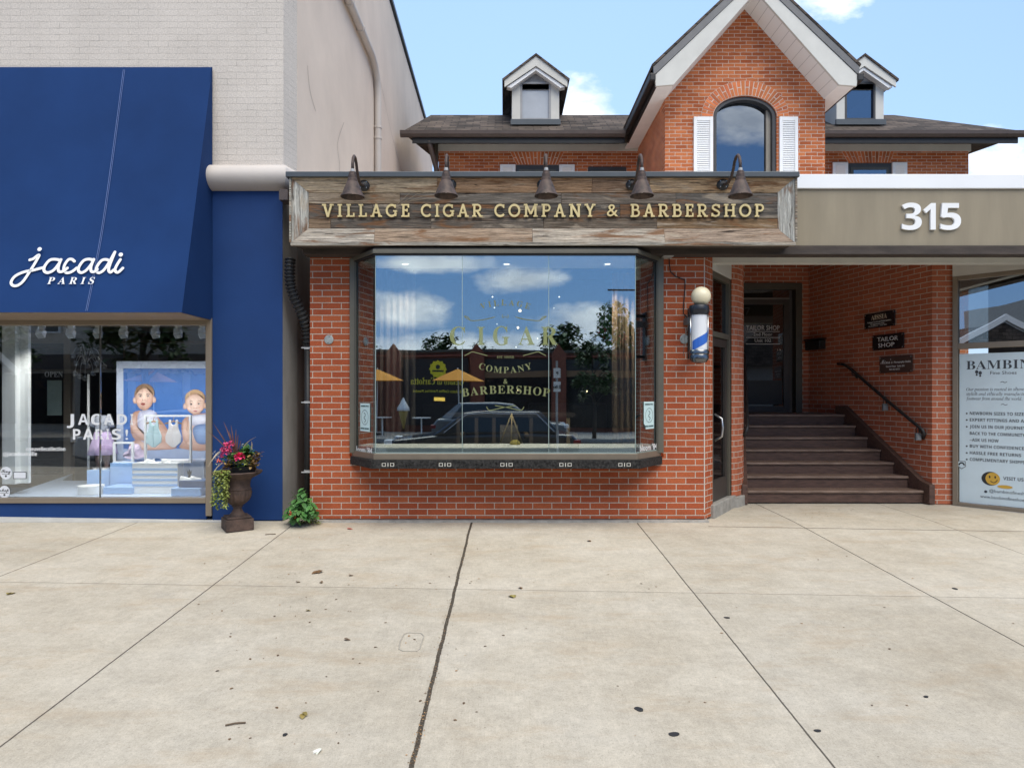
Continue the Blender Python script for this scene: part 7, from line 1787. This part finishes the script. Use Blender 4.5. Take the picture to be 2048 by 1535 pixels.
for tr in range(17):
    x_ = random.uniform(430, 461); y_ = 938; dpt = -.17 - random.uniform(0, .08); ye = random.uniform(985, 1016); drift = random.uniform(-.35, .1)
    while y_ < ye:
        x_ += drift * .8 + random.uniform(-.6, .6); y_ += 2.6
        for _ in range(2): leaf(b, up_(x_ + random.gauss(0, 1.6), y_, dpt + random.uniform(-.03, .03)), rdir(-.8, .4) + V((0, -.5, 0)), (0, 0, 1), random.uniform(.018, .032), random.uniform(.015, .026))
for _ in range(40): leaf(b, up_(random.gauss(484, 8), random.gauss(926, 4), -.14), rdir(-.1, .8), (0, 0, 1), .04, .026)
b.build('trailing_leaves', M_lime, PL, recalc=False)
def bloom(mb, c, r, n):
    for _ in range(n):
        d_ = rdir(-.4, 1); leaf(mb, c + d_ * r * random.uniform(.2, .75), d_ + rdir() * .6, (0, 0, 1), r * .7, r * .62, .4)
b = MB()
for cx_, cy_, r_ in ((453, 893, 8), (462, 888, 6.5), (450, 905, 7), (445, 899, 5), (458, 900, 6), (443, 912, 4)): bloom(b, up_(cx_, cy_, -.06), r_ * ks, 34)
b.build('pink_bloom', M_pink, PL, recalc=False)
b = MB(); bloom(b, up_(479, 914, -.16), 8.5 * ks, 60); bloom(b, up_(474, 911, -.14), 5 * ks, 24); b.build('magenta_bloom', M_mag, PL, recalc=False)
b = MB()
for cx_, cy_ in ((437, 921), (441, 924)): bloom(b, up_(cx_, cy_, -.12), 4 * ks, 18)
b.build('orange_bloom', M_or, PL, recalc=False)
b = MB()
for _ in range(26): bloom(b, up_(random.gauss(435, 6), random.gauss(912, 10), random.uniform(-.1, .1)), 1.6 * ks, 6)
bloom(b, up_(486, 889, 0), 3 * ks, 14); bloom(b, up_(504, 898, 0), 2.4 * ks, 10)
b.build('white_bloom', M_wp, PL, recalc=False)
def blade(mb, pts, w_):
    q = [V(p) for p in pts]; path = []
    n_ = 10
    for i in range(n_ + 1):
        t = i / n_; path.append(q[0] * (1 - t) ** 2 + q[1] * 2 * t * (1 - t) + q[2] * t * t)
    vs = []; fs = []
    for i, p in enumerate(path):
        t = i / n_; ww = w_ * (1 - t) ** .6 + .0008
        vs += [p + V((-ww, 0, 0)), p + V((0, .3 * ww, 0)), p + V((ww, 0, 0))]
    for i in range(n_): fs += [(3 * i, 3 * i + 1, 3 * i + 4, 3 * i + 3), (3 * i + 1, 3 * i + 2, 3 * i + 5, 3 * i + 4)]
    g = random.uniform(.8, 1.2); mb.add(vs, fs, (g, g, g))
for e, m_ in (((426, 845), (450, 880)), ((447, 843), (463, 875)), ((472, 858), (471, 890)), ((414, 862), (440, 878)), ((458, 860), (466, 890)), ((482, 880), (478, 900)), ((462, 850), (468, 885)), ((476, 868), (475, 890))):
    b = MB(); blade(b, [up_(471, 918, .02), up_(*m_, .0), up_(*e, -.05)], .011)
    b.build('spike_blade', M_spk, PL, recalc=False)
for s_, m_, e in (((488, 892), (496, 880), (513, 873)), ((502, 900), (505, 890), (503, 882)), ((445, 925), (430, 935), (426, 948)), ((440, 905), (424, 915), (416, 933)), ((446, 900), (430, 905), (425, 920))):
    b = MB(); blade(b, [up_(*s_, -.05), up_(*m_, -.08), up_(*e, -.1)], .007)
    b.build('dry_blade', M_straw, PL, recalc=False)

# leafy weed in the corner of the gap
WD = thing('leafy_plant', (X(606, 7.3), 7.3, gz(7.3)), 'bushy green plant growing from the pavement corner between blue pier and brick', 'plant')
b = MB()
for _ in range(330):
    y_ = random.triangular(972, 1040, 1018); x_ = random.uniform(574, 640)
    t_ = (y_ - 972) / 68
    if abs(x_ - (606 - 2 * t_)) > 7 + 22 * min(1, t_ * 1.25) * (1 if t_ < .8 else 1 - (t_ - .8) * 1.2): continue
    dd = 7.36 - .30 * random.random() * min(1, .25 + t_)
    leaf(b, P(x_, y_, dd), rdir(-.5, .35) + V((0, -.8, -.25)), (0, 0, 1), random.uniform(.06, .10), random.uniform(.042, .068), .3)
b.build('leaves', M_dgreen, WD, recalc=False)
b = MB()
for _ in range(9): blade(b, [P(605, 1036, 7.33), P(random.uniform(595, 615), 1005, 7.3), P(random.uniform(580, 630), random.uniform(980, 1020), 7.2)], .004)
b.build('stem', M_leaf, WD, recalc=False)
b = MB()
for _ in range(14): leaf(b, P(584 + random.uniform(-2, 4), 1026 + random.uniform(-4, 8), 7.1), rdir(-.2, 1), (0, 0, 1), .045, .034)
b.build('flower', M_or, WD, recalc=False)
b = MB()
for _ in range(70):
    c = P(random.uniform(592, 640), random.uniform(1034, 1043), 7.22); leaf(b, V((c.x, 7.2 + random.uniform(0, .14), gz(7.3) + .004 + random.random() * .02)), rdir(0, .9), (0, 0, 1), .03, .014)
b.build('seedlings', M_lime, WD, recalc=False)

# ================================================================ LITTER ON THE PAVEMENT
M_dead = leafmat('dead_leaf', (.11, .060, .028), (.20, .115, .05)); M_yl = leafmat('yellow_leaf', (.22, .17, .045), (.30, .24, .07)); M_red = leafmat('red_petal', (.45, .045, .03), (.6, .08, .05))
def litter(px, py, L, mat, label, ang=None, curl=.4, name='fallen_leaf', cat='leaf'):
    c = G(px, py); c.z += .004; a = random.uniform(0, 6.28) if ang is None else ang
    b = MB(); leaf(b, c, (math.cos(a), math.sin(a), .12), (0, 0, 1), L, L * .55, curl * .4); leaf(b, c + V((.0, 0, .006)), (math.cos(a + .5), math.sin(a + .5), .3), (0, 0, 1), L * .7, L * .4, curl)
    o = b.build(name, mat, recalc=False, smooth=True); tag(o, label, cat, 'fallen leaves on the pavement')
litter(644, 1142, .10, M_dead, 'large curled brown leaf left of the wide joint, near the brick wall')
litter(1027, 1196, .085, M_yl, 'yellow brown leaf just right of the wide joint, past the cross joint')
litter(1043, 1178, .05, M_dead, 'small tan leaf right on the cross joint beside the yellow brown leaf')
litter(606, 1427, .055, M_yl, 'olive green leaf on the nearer left slab of the pavement')
litter(694, 1058, .06, M_red, 'red petal on the pavement close to the leafy plant', cat='petal')
litter(1182, 1083, .055, M_dead, 'small brown leaf on the pavement under the middle of the bay window')
litter(640, 1164, .04, M_dead, 'tiny brown leaf just below the large curled brown leaf')
litter(592, 1165, .035, M_dead, 'tiny brown leaf left of and below the large curled leaf')
litter(698, 1152, .04, M_dead, 'tiny dark leaf right of the large curled leaf')
litter(688, 1280, .04, M_dead, 'small brown leaf near the patched oval in the left slab')
litter(612, 1222, .04, M_yl, 'small yellow leaf scrap in the middle of the left slab', curl=.8)
litter(643, 1500, .05, M_wp, 'pale dried flower head on the near left slab', curl=1, cat='flower head')
litter(14, 1190, .07, M_yl, 'dull green leaf at the far left edge of the pavement')
def spotm(px, py, r, label):
    c = G(px, py); c.z += .002; b = MB(); n_ = 18
    ph = random.uniform(0, 6); pts = [(c.x + r * (1 + .18 * math.sin(2 * a + ph) + .1 * math.sin(3 * a)) * math.cos(a), c.y + r * .9 * (1 + .18 * math.sin(2 * a + ph)) * math.sin(a), 0) for a in [2 * math.pi * k / n_ for k in range(n_)]]
    b.prism([(x, y, gz(y) + .0005) for x, y, _ in pts], (0, 0, .003)); tag(b.build('gum_spot', pm('old_gum', (.022, .022, .024), .6, bump=.1)), label, 'gum spot', 'flattened gum spots on the pavement')
spotm(1278, 1418, .022, 'oval black gum spot nearer the middle, upper one of the close pair'); spotm(1348, 1468, .022, 'round black gum spot nearest the camera in the right-hand slab'); spotm(1635, 1461, .014, 'small black gum spot beside the diagonal joint at lower right'); spotm(1454, 1235, .017, 'black gum spot halfway up the right-hand slab'); spotm(570, 1469, .012, 'small black gum spot on the near left slab'); spotm(1910, 1177, .02, 'black gum spot far to the right near the cross joint'); spotm(1852, 1393, .012, 'small dark gum spot at the far right of the pavement')
for px, py, a, L, lab in ((471, 1449, .3, .09, 'short brown twig on the near left slab'), (541, 1069, .2, .10, 'thin twig lying near the urn')):
    c = G(px, py); b = MB(); b.tube([c + V((-L / 2 * math.cos(a), -L / 2 * math.sin(a), .006)), c + V((0, .004, .008)), c + V((L / 2 * math.cos(a), L / 2 * math.sin(a), .006))], .004, 6); tag(b.build('twig', pm('twig_bark', (.12, .085, .055), .9)), lab, 'twig')
b = MB()
for _ in range(300):
    px, py = random.uniform(380, 960), random.triangular(1055, 1530, 1080)
    if random.random() < .3: px = random.uniform(960, 2040)
    if random.random() < .2: px, py = random.gauss(1600, 70), random.gauss(1022, 5)
    c = G(px, py) if py > 1045 else V((X(px, 8.0), 7.9 + random.uniform(-.3, .45), gz(8.0) + .002)); c.z += .002
    L = random.choice([.006, .008, .010, .014, .022]); a = random.uniform(0, 6.28)
    g = random.choice([.5, .7, 1, 1, 2.2]); leaf(b, c, (math.cos(a), math.sin(a), .1), (0, 0, 1), L, L * .6, .2, (g, g, g))
for _ in range(260):
    py = random.uniform(1050, 1530); c = G(942 - .2449 * (py - 1045) + random.gauss(0, 5), py); c.z += .002; L = random.uniform(.004, .011); a = random.uniform(0, 6.28); g = random.choice([.6, 1, 2.4, 3.0]); leaf(b, c, (math.cos(a), math.sin(a), .1), (0, 0, 1), L, L * .7, .2, (g, g, g))
tag(b.build('leaf_litter', M_dead, recalc=False), 'scattered crumbs of dry leaves and grit over the pavement', 'litter', kind='stuff')
# shallow oval patch in the left slab
b = MB(); pts = [(808, 1268), (816, 1265), (842, 1266), (848, 1272), (840, 1296), (834, 1302), (806, 1302), (798, 1298), (800, 1284)]
q = [G(x, y) + V((0, 0, .0025)) for x, y in pts]; q.append(q[0])
for i in range(len(q) - 1): b.tube([q[i], q[i + 1]], .0035, 5)
tag(b.build('patch_outline', pm('patch_mortar', (.36, .33, .28), .9)), 'raised rounded outline of a small patched box in the left slab', 'pavement patch')

# ================================================================ ACROSS THE STREET (seen in the glass)
ZS = zr + .13
def facing(mb, body, x, y, z, h, style='sans', align='C', width=None, lift=0.0): mb.text(body, (x, y, z), (-1, 0, 0), (0, 0, 1), h, style, align=align, width=width, depth=.02, lift=lift)
M_bkd = brick('brick_far', (.16, .05, .034), (.20, .065, .042), (.16, .12, .10), ms=.006, dirt=.3)
FY = -17.2
CF = thing('cafe_building', (-2, -20, ZS), 'low dark brick cafe building with small pointed piers across the street', 'building')
b = MB(); b.box(-8.5, 12.0, FY - 8, FY, ZS, 3.25); b.build('wall', M_bkd, CF)
b = MB(); b.box(-8.6, 12.1, FY - 8.1, FY + .12, 3.05, 3.12); b.build('red_band', pm('red_trim', (.26, .07, .04), .6), CF)
b = MB(); b.box(-8.6, 12.1, FY - 8.1, FY + .08, 3.25, 3.36); b.build('coping', M_darkbronze, CF)
for x_ in (-5.0, -1.2, 2.5, 6.3, 10.0):
    b = MB(); b.prism([(x_ - .32, FY + .001, ZS), (x_ + .32, FY + .001, ZS), (x_ + .32, FY + .001, 3.2), (x_, FY + .001, 3.62), (x_ - .32, FY + .001, 3.2)], (0, .3, 0)); b.build('brick_pier', pm('pier_brick', (.22, .07, .042), .9, var=.2), CF)
for a, c in ((-.85, 2.15), (2.85, 5.95), (6.65, 9.65)):
    b = MB(); b.box(a, c, FY + .002, FY + .05, ZS + .2, 2.1); b.build('shop_glass', pm('dark_shop_glass', (.012, .013, .015), .15, bump=0), CF)
    b = MB(); b.box(a, c, FY + .002, FY + .09, 2.15, 2.95); b.build('ribbed_fascia', pm('dark_ribbed', (.02, .02, .022), .6), CF)
    b = MB(); b.box(a, c, FY + .1, FY + .14, 2.1, 2.4); b.build('timber_board', pm('board_wood', (.22, .12, .06), .7), CF)
b = MB(); b.box(-4.6, -1.6, FY + .002, FY + .06, ZS + .3, 2.95); b.build('dark_panel', pm('dark_panel', (.022, .016, .016), .6), CF)
b = MB(); facing(b, 'Gelato di Carlotta', -3.05, FY + .07, 1.75, .30, 'serif', width=2.4); facing(b, 'Gelato Coffee Pastries Panini', -3.05, FY + .07, 1.38, .12, 'bold', width=2.2)
b.build('lettering', pm('yellow_letter', (.85, .72, .08), .5, bump=0), CF, recalc=False)
b = MB(); n_ = 48; b.prism([(-3.0 + (.40 + .03 * math.cos(a * 12)) * math.cos(a), FY + .062, 2.45 + (.40 + .03 * math.cos(a * 12)) * math.sin(a)) for a in [2 * math.pi * k / n_ for k in range(n_)]], (0, .03, 0)); bd = b.build('badge', pm('yellow_badge', (.88, .74, .03), .5, bump=0), CF)
b = MB(); b.box(-3.28, -2.72, FY + .093, FY + .096, 2.32, 2.40); b.disc2((0, 0), .11, (-3.0, FY + .094, 2.55), (-1, 0, 0), (0, 0, 1), .002); b.build('badge_mark', M_ink, bd, recalc=False)
b = MB(); b.box(-3.2, -2.7, FY + .062, FY + .09, .98, 1.14); b.build('lit_sign', lamp('open_lamp', (1, .62, .12), 1.2), CF)
BBL = thing('beige_building', (-17, -20, ZS), 'two storey beige building with white windows across the street', 'building')
b = MB(); b.box(-40, -9.0, FY - 10, FY, ZS, 7.5); b.build('wall', pm('beige_render', (.50, .45, .39), .9, var=.1), BBL)
for k in range(9):
    x_ = -11 - k * 2.6
    b = MB(); b.box(x_ - .5, x_ + .5, FY + .002, FY + .06, 4.2, 6.0); f = b.build('window', M_white, BBL)
    b = MB(); b.box(x_ - .42, x_ + .42, FY + .061, FY + .07, 4.28, 5.92); b.build('pane', pm('dark_shop_glass', (.012, .013, .015), .15, bump=0), f)
    b = MB(); b.box(x_ - 1.1, x_ + 1.1, FY + .002, FY + .06, ZS + .3, 2.3); b.build('shop_glass', pm('dark_shop_glass', (.012, .013, .015), .15, bump=0), BBL)
b = MB(); b.box(-40, -9.02, FY + .001, FY + .2, 2.5, 3.2); b.build('shop_fascia', pm('dark_fascia', (.09, .07, .06), .6), BBL)
BRB = thing('grey_building', (22, -20, ZS), 'single storey grey building with pitched shingle roofs across the street', 'building')
b = MB(); b.box(12.4, 34, FY - 9, FY, ZS, 3.0); b.build('wall', pm('grey_wall', (.24, .23, .22), .9, var=.1), BRB)
for x_ in (15.5, 22.5, 29.5):
    b = MB(); b.prism([(x_ - 3.3, FY + .6, 2.9), (x_ + 3.3, FY + .6, 2.9), (x_, FY + .6, 6.0)], (0, -9, 0)); b.build('roof', M_shingle, BRB)
# buildings further down the near-side direction, reflected in the slanted window
HL = thing('grey_gabled_shop', (-22, -6, ZS), 'grey shingle roofed shop far down the street to the left', 'building')
b = MB(); b.box(-34, -20, -12, -3, ZS, 2.3); b.build('wall', pm('grey_wall', (.24, .23, .22), .9, var=.1), HL)
b = MB(); b.prism([(-19.4, -3, 2.2), (-19.4, -12, 2.2), (-19.4, -7.5, 4.7)], (-15, 0, 0)); b.build('roof', M_shingle, HL)
b = MB(); b.prism([(-19.3, -2.8, 2.1), (-19.3, -7.5, 4.8), (-19.3, -7.5, 5.1), (-19.3, -2.6, 2.3)], (-.2, 0, 0)); b.prism([(-19.3, -12.2, 2.1), (-19.3, -7.5, 4.8), (-19.3, -7.5, 5.1), (-19.3, -12.4, 2.3)], (-.2, 0, 0)); b.build('barge_board', M_white, HL)
# umbrellas
M_umb = pm('orange_canvas', (.85, .33, .02), .8, var=.06, bump=0)
def umbrella(x, y, label, proto=[None]):
    if proto[0]: return copy_tree(proto[0], V((x, y, ZS)), label=label)
    R = thing('patio_umbrella', (x, y, ZS), label, 'umbrella', 'orange patio umbrellas across the street')
    b = MB(); n_ = 8; vs = [(x, y, ZS + 2.75)] + [(x + 1.1 * math.cos(2 * math.pi * k / n_), y + 1.1 * math.sin(2 * math.pi * k / n_), ZS + 2.25) for k in range(n_)]; b.add(vs, [(0, 1 + k, 1 + (k + 1) % n_) for k in range(n_)]); c_ = b.build('canopy', M_umb, R); md = c_.modifiers.new('Solid', 'SOLIDIFY'); md.thickness = .01
    b = MB(); b.tube([(x, y, ZS), (x, y, ZS + 2.8)], .025, 8); b.build('pole', M_white, R)
    b = MB(); b.lathe([(0, 0), (.3, 0), (.3, .06), (0, .08)], (x, y, ZS), 16); b.build('base', M_black, R)
    proto[0] = R; return R
umbrella(-5.3, -14.6, 'orange patio umbrella at the cafe, left of its yellow sign'); umbrella(-1.9, -14.4, 'orange patio umbrella at the cafe, under its yellow sign'); umbrella(-15.2, -14.6, 'orange patio umbrella in front of the beige building')
# cafe tables
for x_, lab in ((-5.0, 'small white cafe table under the umbrella left of the yellow sign'), (-3.4, 'small white cafe table in front of the dark cafe panel')):
    R = thing('cafe_table', (x_, -14.2, ZS), lab, 'table', 'cafe tables')
    b = MB(); b.lathe([(0, .72), (.38, .72), (.38, .75), (0, .75)], (x_, -14.2, ZS), 20); b.build('tabletop', M_white, R)
    b = MB(); b.tube([(x_, -14.2, ZS), (x_, -14.2, ZS + .72)], .03, 8); b.build('leg', M_white, R)
# ice-cream cone sign
IC = thing('cone_sign', (-4.1, -13.9, ZS), 'giant soft ice cream cone figure on the cafe terrace', 'sign')
b = MB(); b.lathe([(.03, .3), (.20, 1.0), (.21, 1.02), (0, 1.02)], (-4.1, -13.9, ZS), 16); b.build('cone', pm('waffle', (.45, .33, .10), .8), IC, smooth=True)
b = MB(); b.lathe([(0, 1.021), (.27, 1.03), (.25, 1.15), (.15, 1.30), (.05, 1.48), (0, 1.56)], (-4.1, -13.9, ZS), 18); b.build('ice_cream', M_white, IC, smooth=True)
# cars
def car(x, y, col, name_lab, L=4.5, H=1.46, sign=1, suv=False):
    R = thing('parked_car', (x, y, zr), name_lab, 'car', 'cars parked along the kerb')
    W_ = .88
    body = [(-.5, .30), (-.5, .62), (-.47, .80), (-.25, .90), (.18, .95), (.46, .93 if not suv else 1.0), (.5, .75), (.5, .30), (.42, .22), (-.42, .22)]
    cab = [(-.26, .90), (-.10, H - .06), (.02, H), (.30, H - .01), (.45 if suv else .40, .95)]
    b = MB(); b.prism([(x + sign * u * L, y - W_, zr + v) for u, v in body], (0, 2 * W_, 0)); b.build('body', col, R, bevel=.07, auto=None)
    b = MB(); n_ = len(cab); vs = [(x + sign * u * L, y - W_ + .06 + (v - .9) * .28, zr + v) for u, v in cab] + [(x + sign * u * L, y + W_ - .06 - (v - .9) * .28, zr + v) for u, v in cab]
    b.add(vs, [tuple(range(n_)), tuple(range(n_, 2 * n_))] + [(i, (i + 1) % n_, n_ + (i + 1) % n_, n_ + i) for i in range(n_)]); b.build('cabin', col, R, bevel=.04)
    for sy in (-1, 1):
        b = MB(); q = [(-.20, .96), (-.085, H - .11), (.02, H - .07), (.28, H - .08), (.36, .99)]; b.prism([(x + sign * u * L, y + sy * (W_ - .055 - (v - .9) * .28) , zr + v) for u, v in q], (0, sy * .012, 0)); b.build('side_window', pm('car_glass', (.015, .018, .02), .08, bump=0), R)
        b = MB(); b.tube([(x + sign * u * L, y + sy * (W_ - .04 - (v - .9) * .28), zr + v) for u, v in [(-.20, .96), (-.085, H - .09), (.02, H - .05), (.28, H - .06), (.37, .99)]], .012, 6); b.build('window_trim', M_chr, R)
        for ux in (-.31, .31):
            b = MB(); b.lathe([(0, -.11), (.27, -.11), (.32, -.08), (.32, .08), (.27, .11), (0, .11)], (x + sign * ux * L, y + sy * (W_ - .09), zr + .32), 24, axis=(0, 1, 0)); wl = b.build('wheel', pm('tyre_rubber', (.02, .02, .02), .9), R, auto=40)
            b = MB(); b.lathe([(0, -.118), (.19, -.118), (.2, .118), (0, .118)], (x + sign * ux * L, y + sy * (W_ - .09), zr + .32), 18, axis=(0, 1, 0)); b.build('rim', M_chr, wl)
    for ux, mt, nm in ((-.487, M_white, 'headlight'), (.487, pm('tail_red', (.25, .01, .01), .3), 'tail_light')):
        for sy in (-1, 1):
            b = MB(); b.box(x + sign * ux * L - .09, x + sign * ux * L + .09, y + sy * W_ - sy * .32, y + sy * (W_ + .01), zr + .68, zr + .80); b.build(nm, mt, R, bevel=.02)
    return R
car(-.5, -2.7, pm('black_car_paint', (.012, .012, .014), .22, bump=0, coat=.6), 'black hatchback parked at the near kerb', sign=1)
car(-.15, -10.4, pm('silver_car_paint', (.20, .205, .21), .3, .5, bump=0, coat=.5), 'silver estate car parked at the far kerb', L=4.7, H=1.55, sign=-1, suv=True)
car(-8.4, -2.7, pm('pale_grey_paint', (.42, .43, .44), .3, .4, bump=0, coat=.5), 'pale grey car parked at the near kerb further left', L=4.4)
# trees
M_bark = pm('bark', (.09, .07, .055), .95, var=.3, scale=8, bump=.3, stretch=(4, 4, .6)); M_crown = leafmat('tree_foliage', (.035, .075, .018), (.075, .13, .035), .6)
def tree(x, y, h, r, label, n=3200, base=ZS, th=.32):
    R = thing('street_tree', (x, y, base), label, 'tree', 'trees across the street')
    b = MB(); b.tube([(x, y, base), (x + .05, y, base + h * .25), (x - .04, y + .05, base + h * .5), (x, y, base + h * .8)], [r * .085, r * .065, r * .045, r * .015], 10)
    for k in range(7):
        a = k * 2.4; z_ = base + h * (th + .06 * k); e = V((x + r * .7 * math.cos(a), y + r * .7 * math.sin(a), z_ + h * .18)); b.tube([V((x, y, z_)), V((x, y, z_)).lerp(e, .5) + V((0, 0, .1)), e], [r * .03, r * .02, r * .008], 6)
    b.build('trunk', M_bark, R, smooth=True)
    b = MB(); cz = base + h * (.5 + th / 2); rzv = h * (1 - th) / 2
    cl = []
    for _ in range(46):
        d_ = rdir(-.8, 1); q = random.uniform(.45, 1); cl.append((V((x + d_.x * r * q, y + d_.y * r * q, cz + d_.z * rzv * q)), r * random.uniform(.14, .30)))
    for _ in range(n):
        c, rr_ = random.choice(cl); p = c + rdir() * rr_ * random.random() ** .4; leaf(b, p, rdir(-.6, .5), (0, 0, 1), r * random.uniform(.10, .17), r * random.uniform(.07, .11), .2)
    b.build('crown', M_crown, R, recalc=False)
tree(-4.4, -31, 5.7, 2.0, 'round tree rising behind the cafe roof, left of its middle'); tree(-1.6, -33, 5.0, 1.8, 'smaller tree behind the cafe roof near its middle', 1500); tree(4.4, -30, 6.1, 2.8, 'broad tree rising behind the right half of the cafe'); tree(8.6, -29, 6.2, 3.0, 'tree behind the right end of the cafe', 2600); tree(-9.2, -30, 5.2, 1.9, 'tree behind the left end of the cafe', 1400)
tree(3.5, -12.6, 3.9, 1.0, 'slim street tree in front of the right half of the cafe', 2000); tree(-14.6, -12.8, 7.0, 2.2, 'dark street tree in front of the beige building', 2200); tree(-21, -13, 6.5, 2.0, 'dark street tree far left in front of the beige building', 1500); tree(-15, 1.5, 4.5, 1.2, 'young street tree on the near pavement far to the left', 900, gz(1.5))
# lamp post with hanging basket
LPx, LPy = 3.02, -.9
LP = thing('lamp_post', (LPx, LPy, gz(LPy)), 'dark street lamp post with a bracket arm at the near kerb', 'lamp post')
b = MB(); b.tube([(LPx, LPy, gz(LPy)), (LPx, LPy, 4.9)], [.07, .045], 12); b.build('post', M_black, LP, smooth=True)
b = MB(); b.tube([(LPx, LPy, 3.62), (LPx - .75, LPy, 3.62)], .018, 8); b.build('bracket_arm', M_rust, LP, smooth=True)
b = MB(); b.lathe([(0, 0), (.12, 0), (.2, .35), (.1, .45), (0, .5)], (LPx, LPy, 4.9), 14); b.build('lantern', M_black, LP, smooth=True)
HB = thing('hanging_basket', (LPx - .62, LPy, 2.45), 'hanging basket of dark foliage with crimson flowers on the lamp post arm', 'hanging basket')
b = MB(); b.tube([(LPx - .62, LPy, 3.61), (LPx - .62, LPy, 3.1)], .006, 6); b.build('chain', M_black, HB)
b = MB()
for _ in range(900):
    d_ = rdir(); leaf(b, V((LPx - .62, LPy, 3.0)) + V((d_.x * .36, d_.y * .36, d_.z * .48 - .05)) * random.random() ** .4, rdir(-.9, .3), (0, 0, 1), .08, .05, .3)
b.build('foliage', M_dgreen, HB, recalc=False)
b = MB()
for _ in range(16):
    d_ = rdir(-.9, .1); bloom(b, V((LPx - .62, LPy, 2.88)) + V((d_.x * .34, d_.y * .34, d_.z * .42)), .05, 7)
b.build('crimson_bloom', leafmat('crimson_petal', (.30, .01, .05), (.45, .03, .10)), HB, recalc=False)
PS = thing('parking_sign', (1.16, -.95, gz(-.95)), 'thin signpost with two small white parking plates at the near kerb', 'sign')
b = MB(); b.tube([(1.16, -.95, gz(-.95)), (1.16, -.95, 2.1)], .025, 8); b.build('post', flat('galvanised', (0.38, 0.38, 0.38), 0.4), PS)
for z_ in (1.52, 1.82):
    b = MB(); b.box(1.085, 1.235, -.92, -.91, z_ - .11, z_ + .11); pp_ = b.build('plate', M_white, PS)
    b = MB(); facing(b, 'P' if z_ > 1.6 else '2 hr', 1.16, -.909, z_ - .04, .07, 'bold'); b.build('plate_lettering', M_ink, pp_, recalc=False)
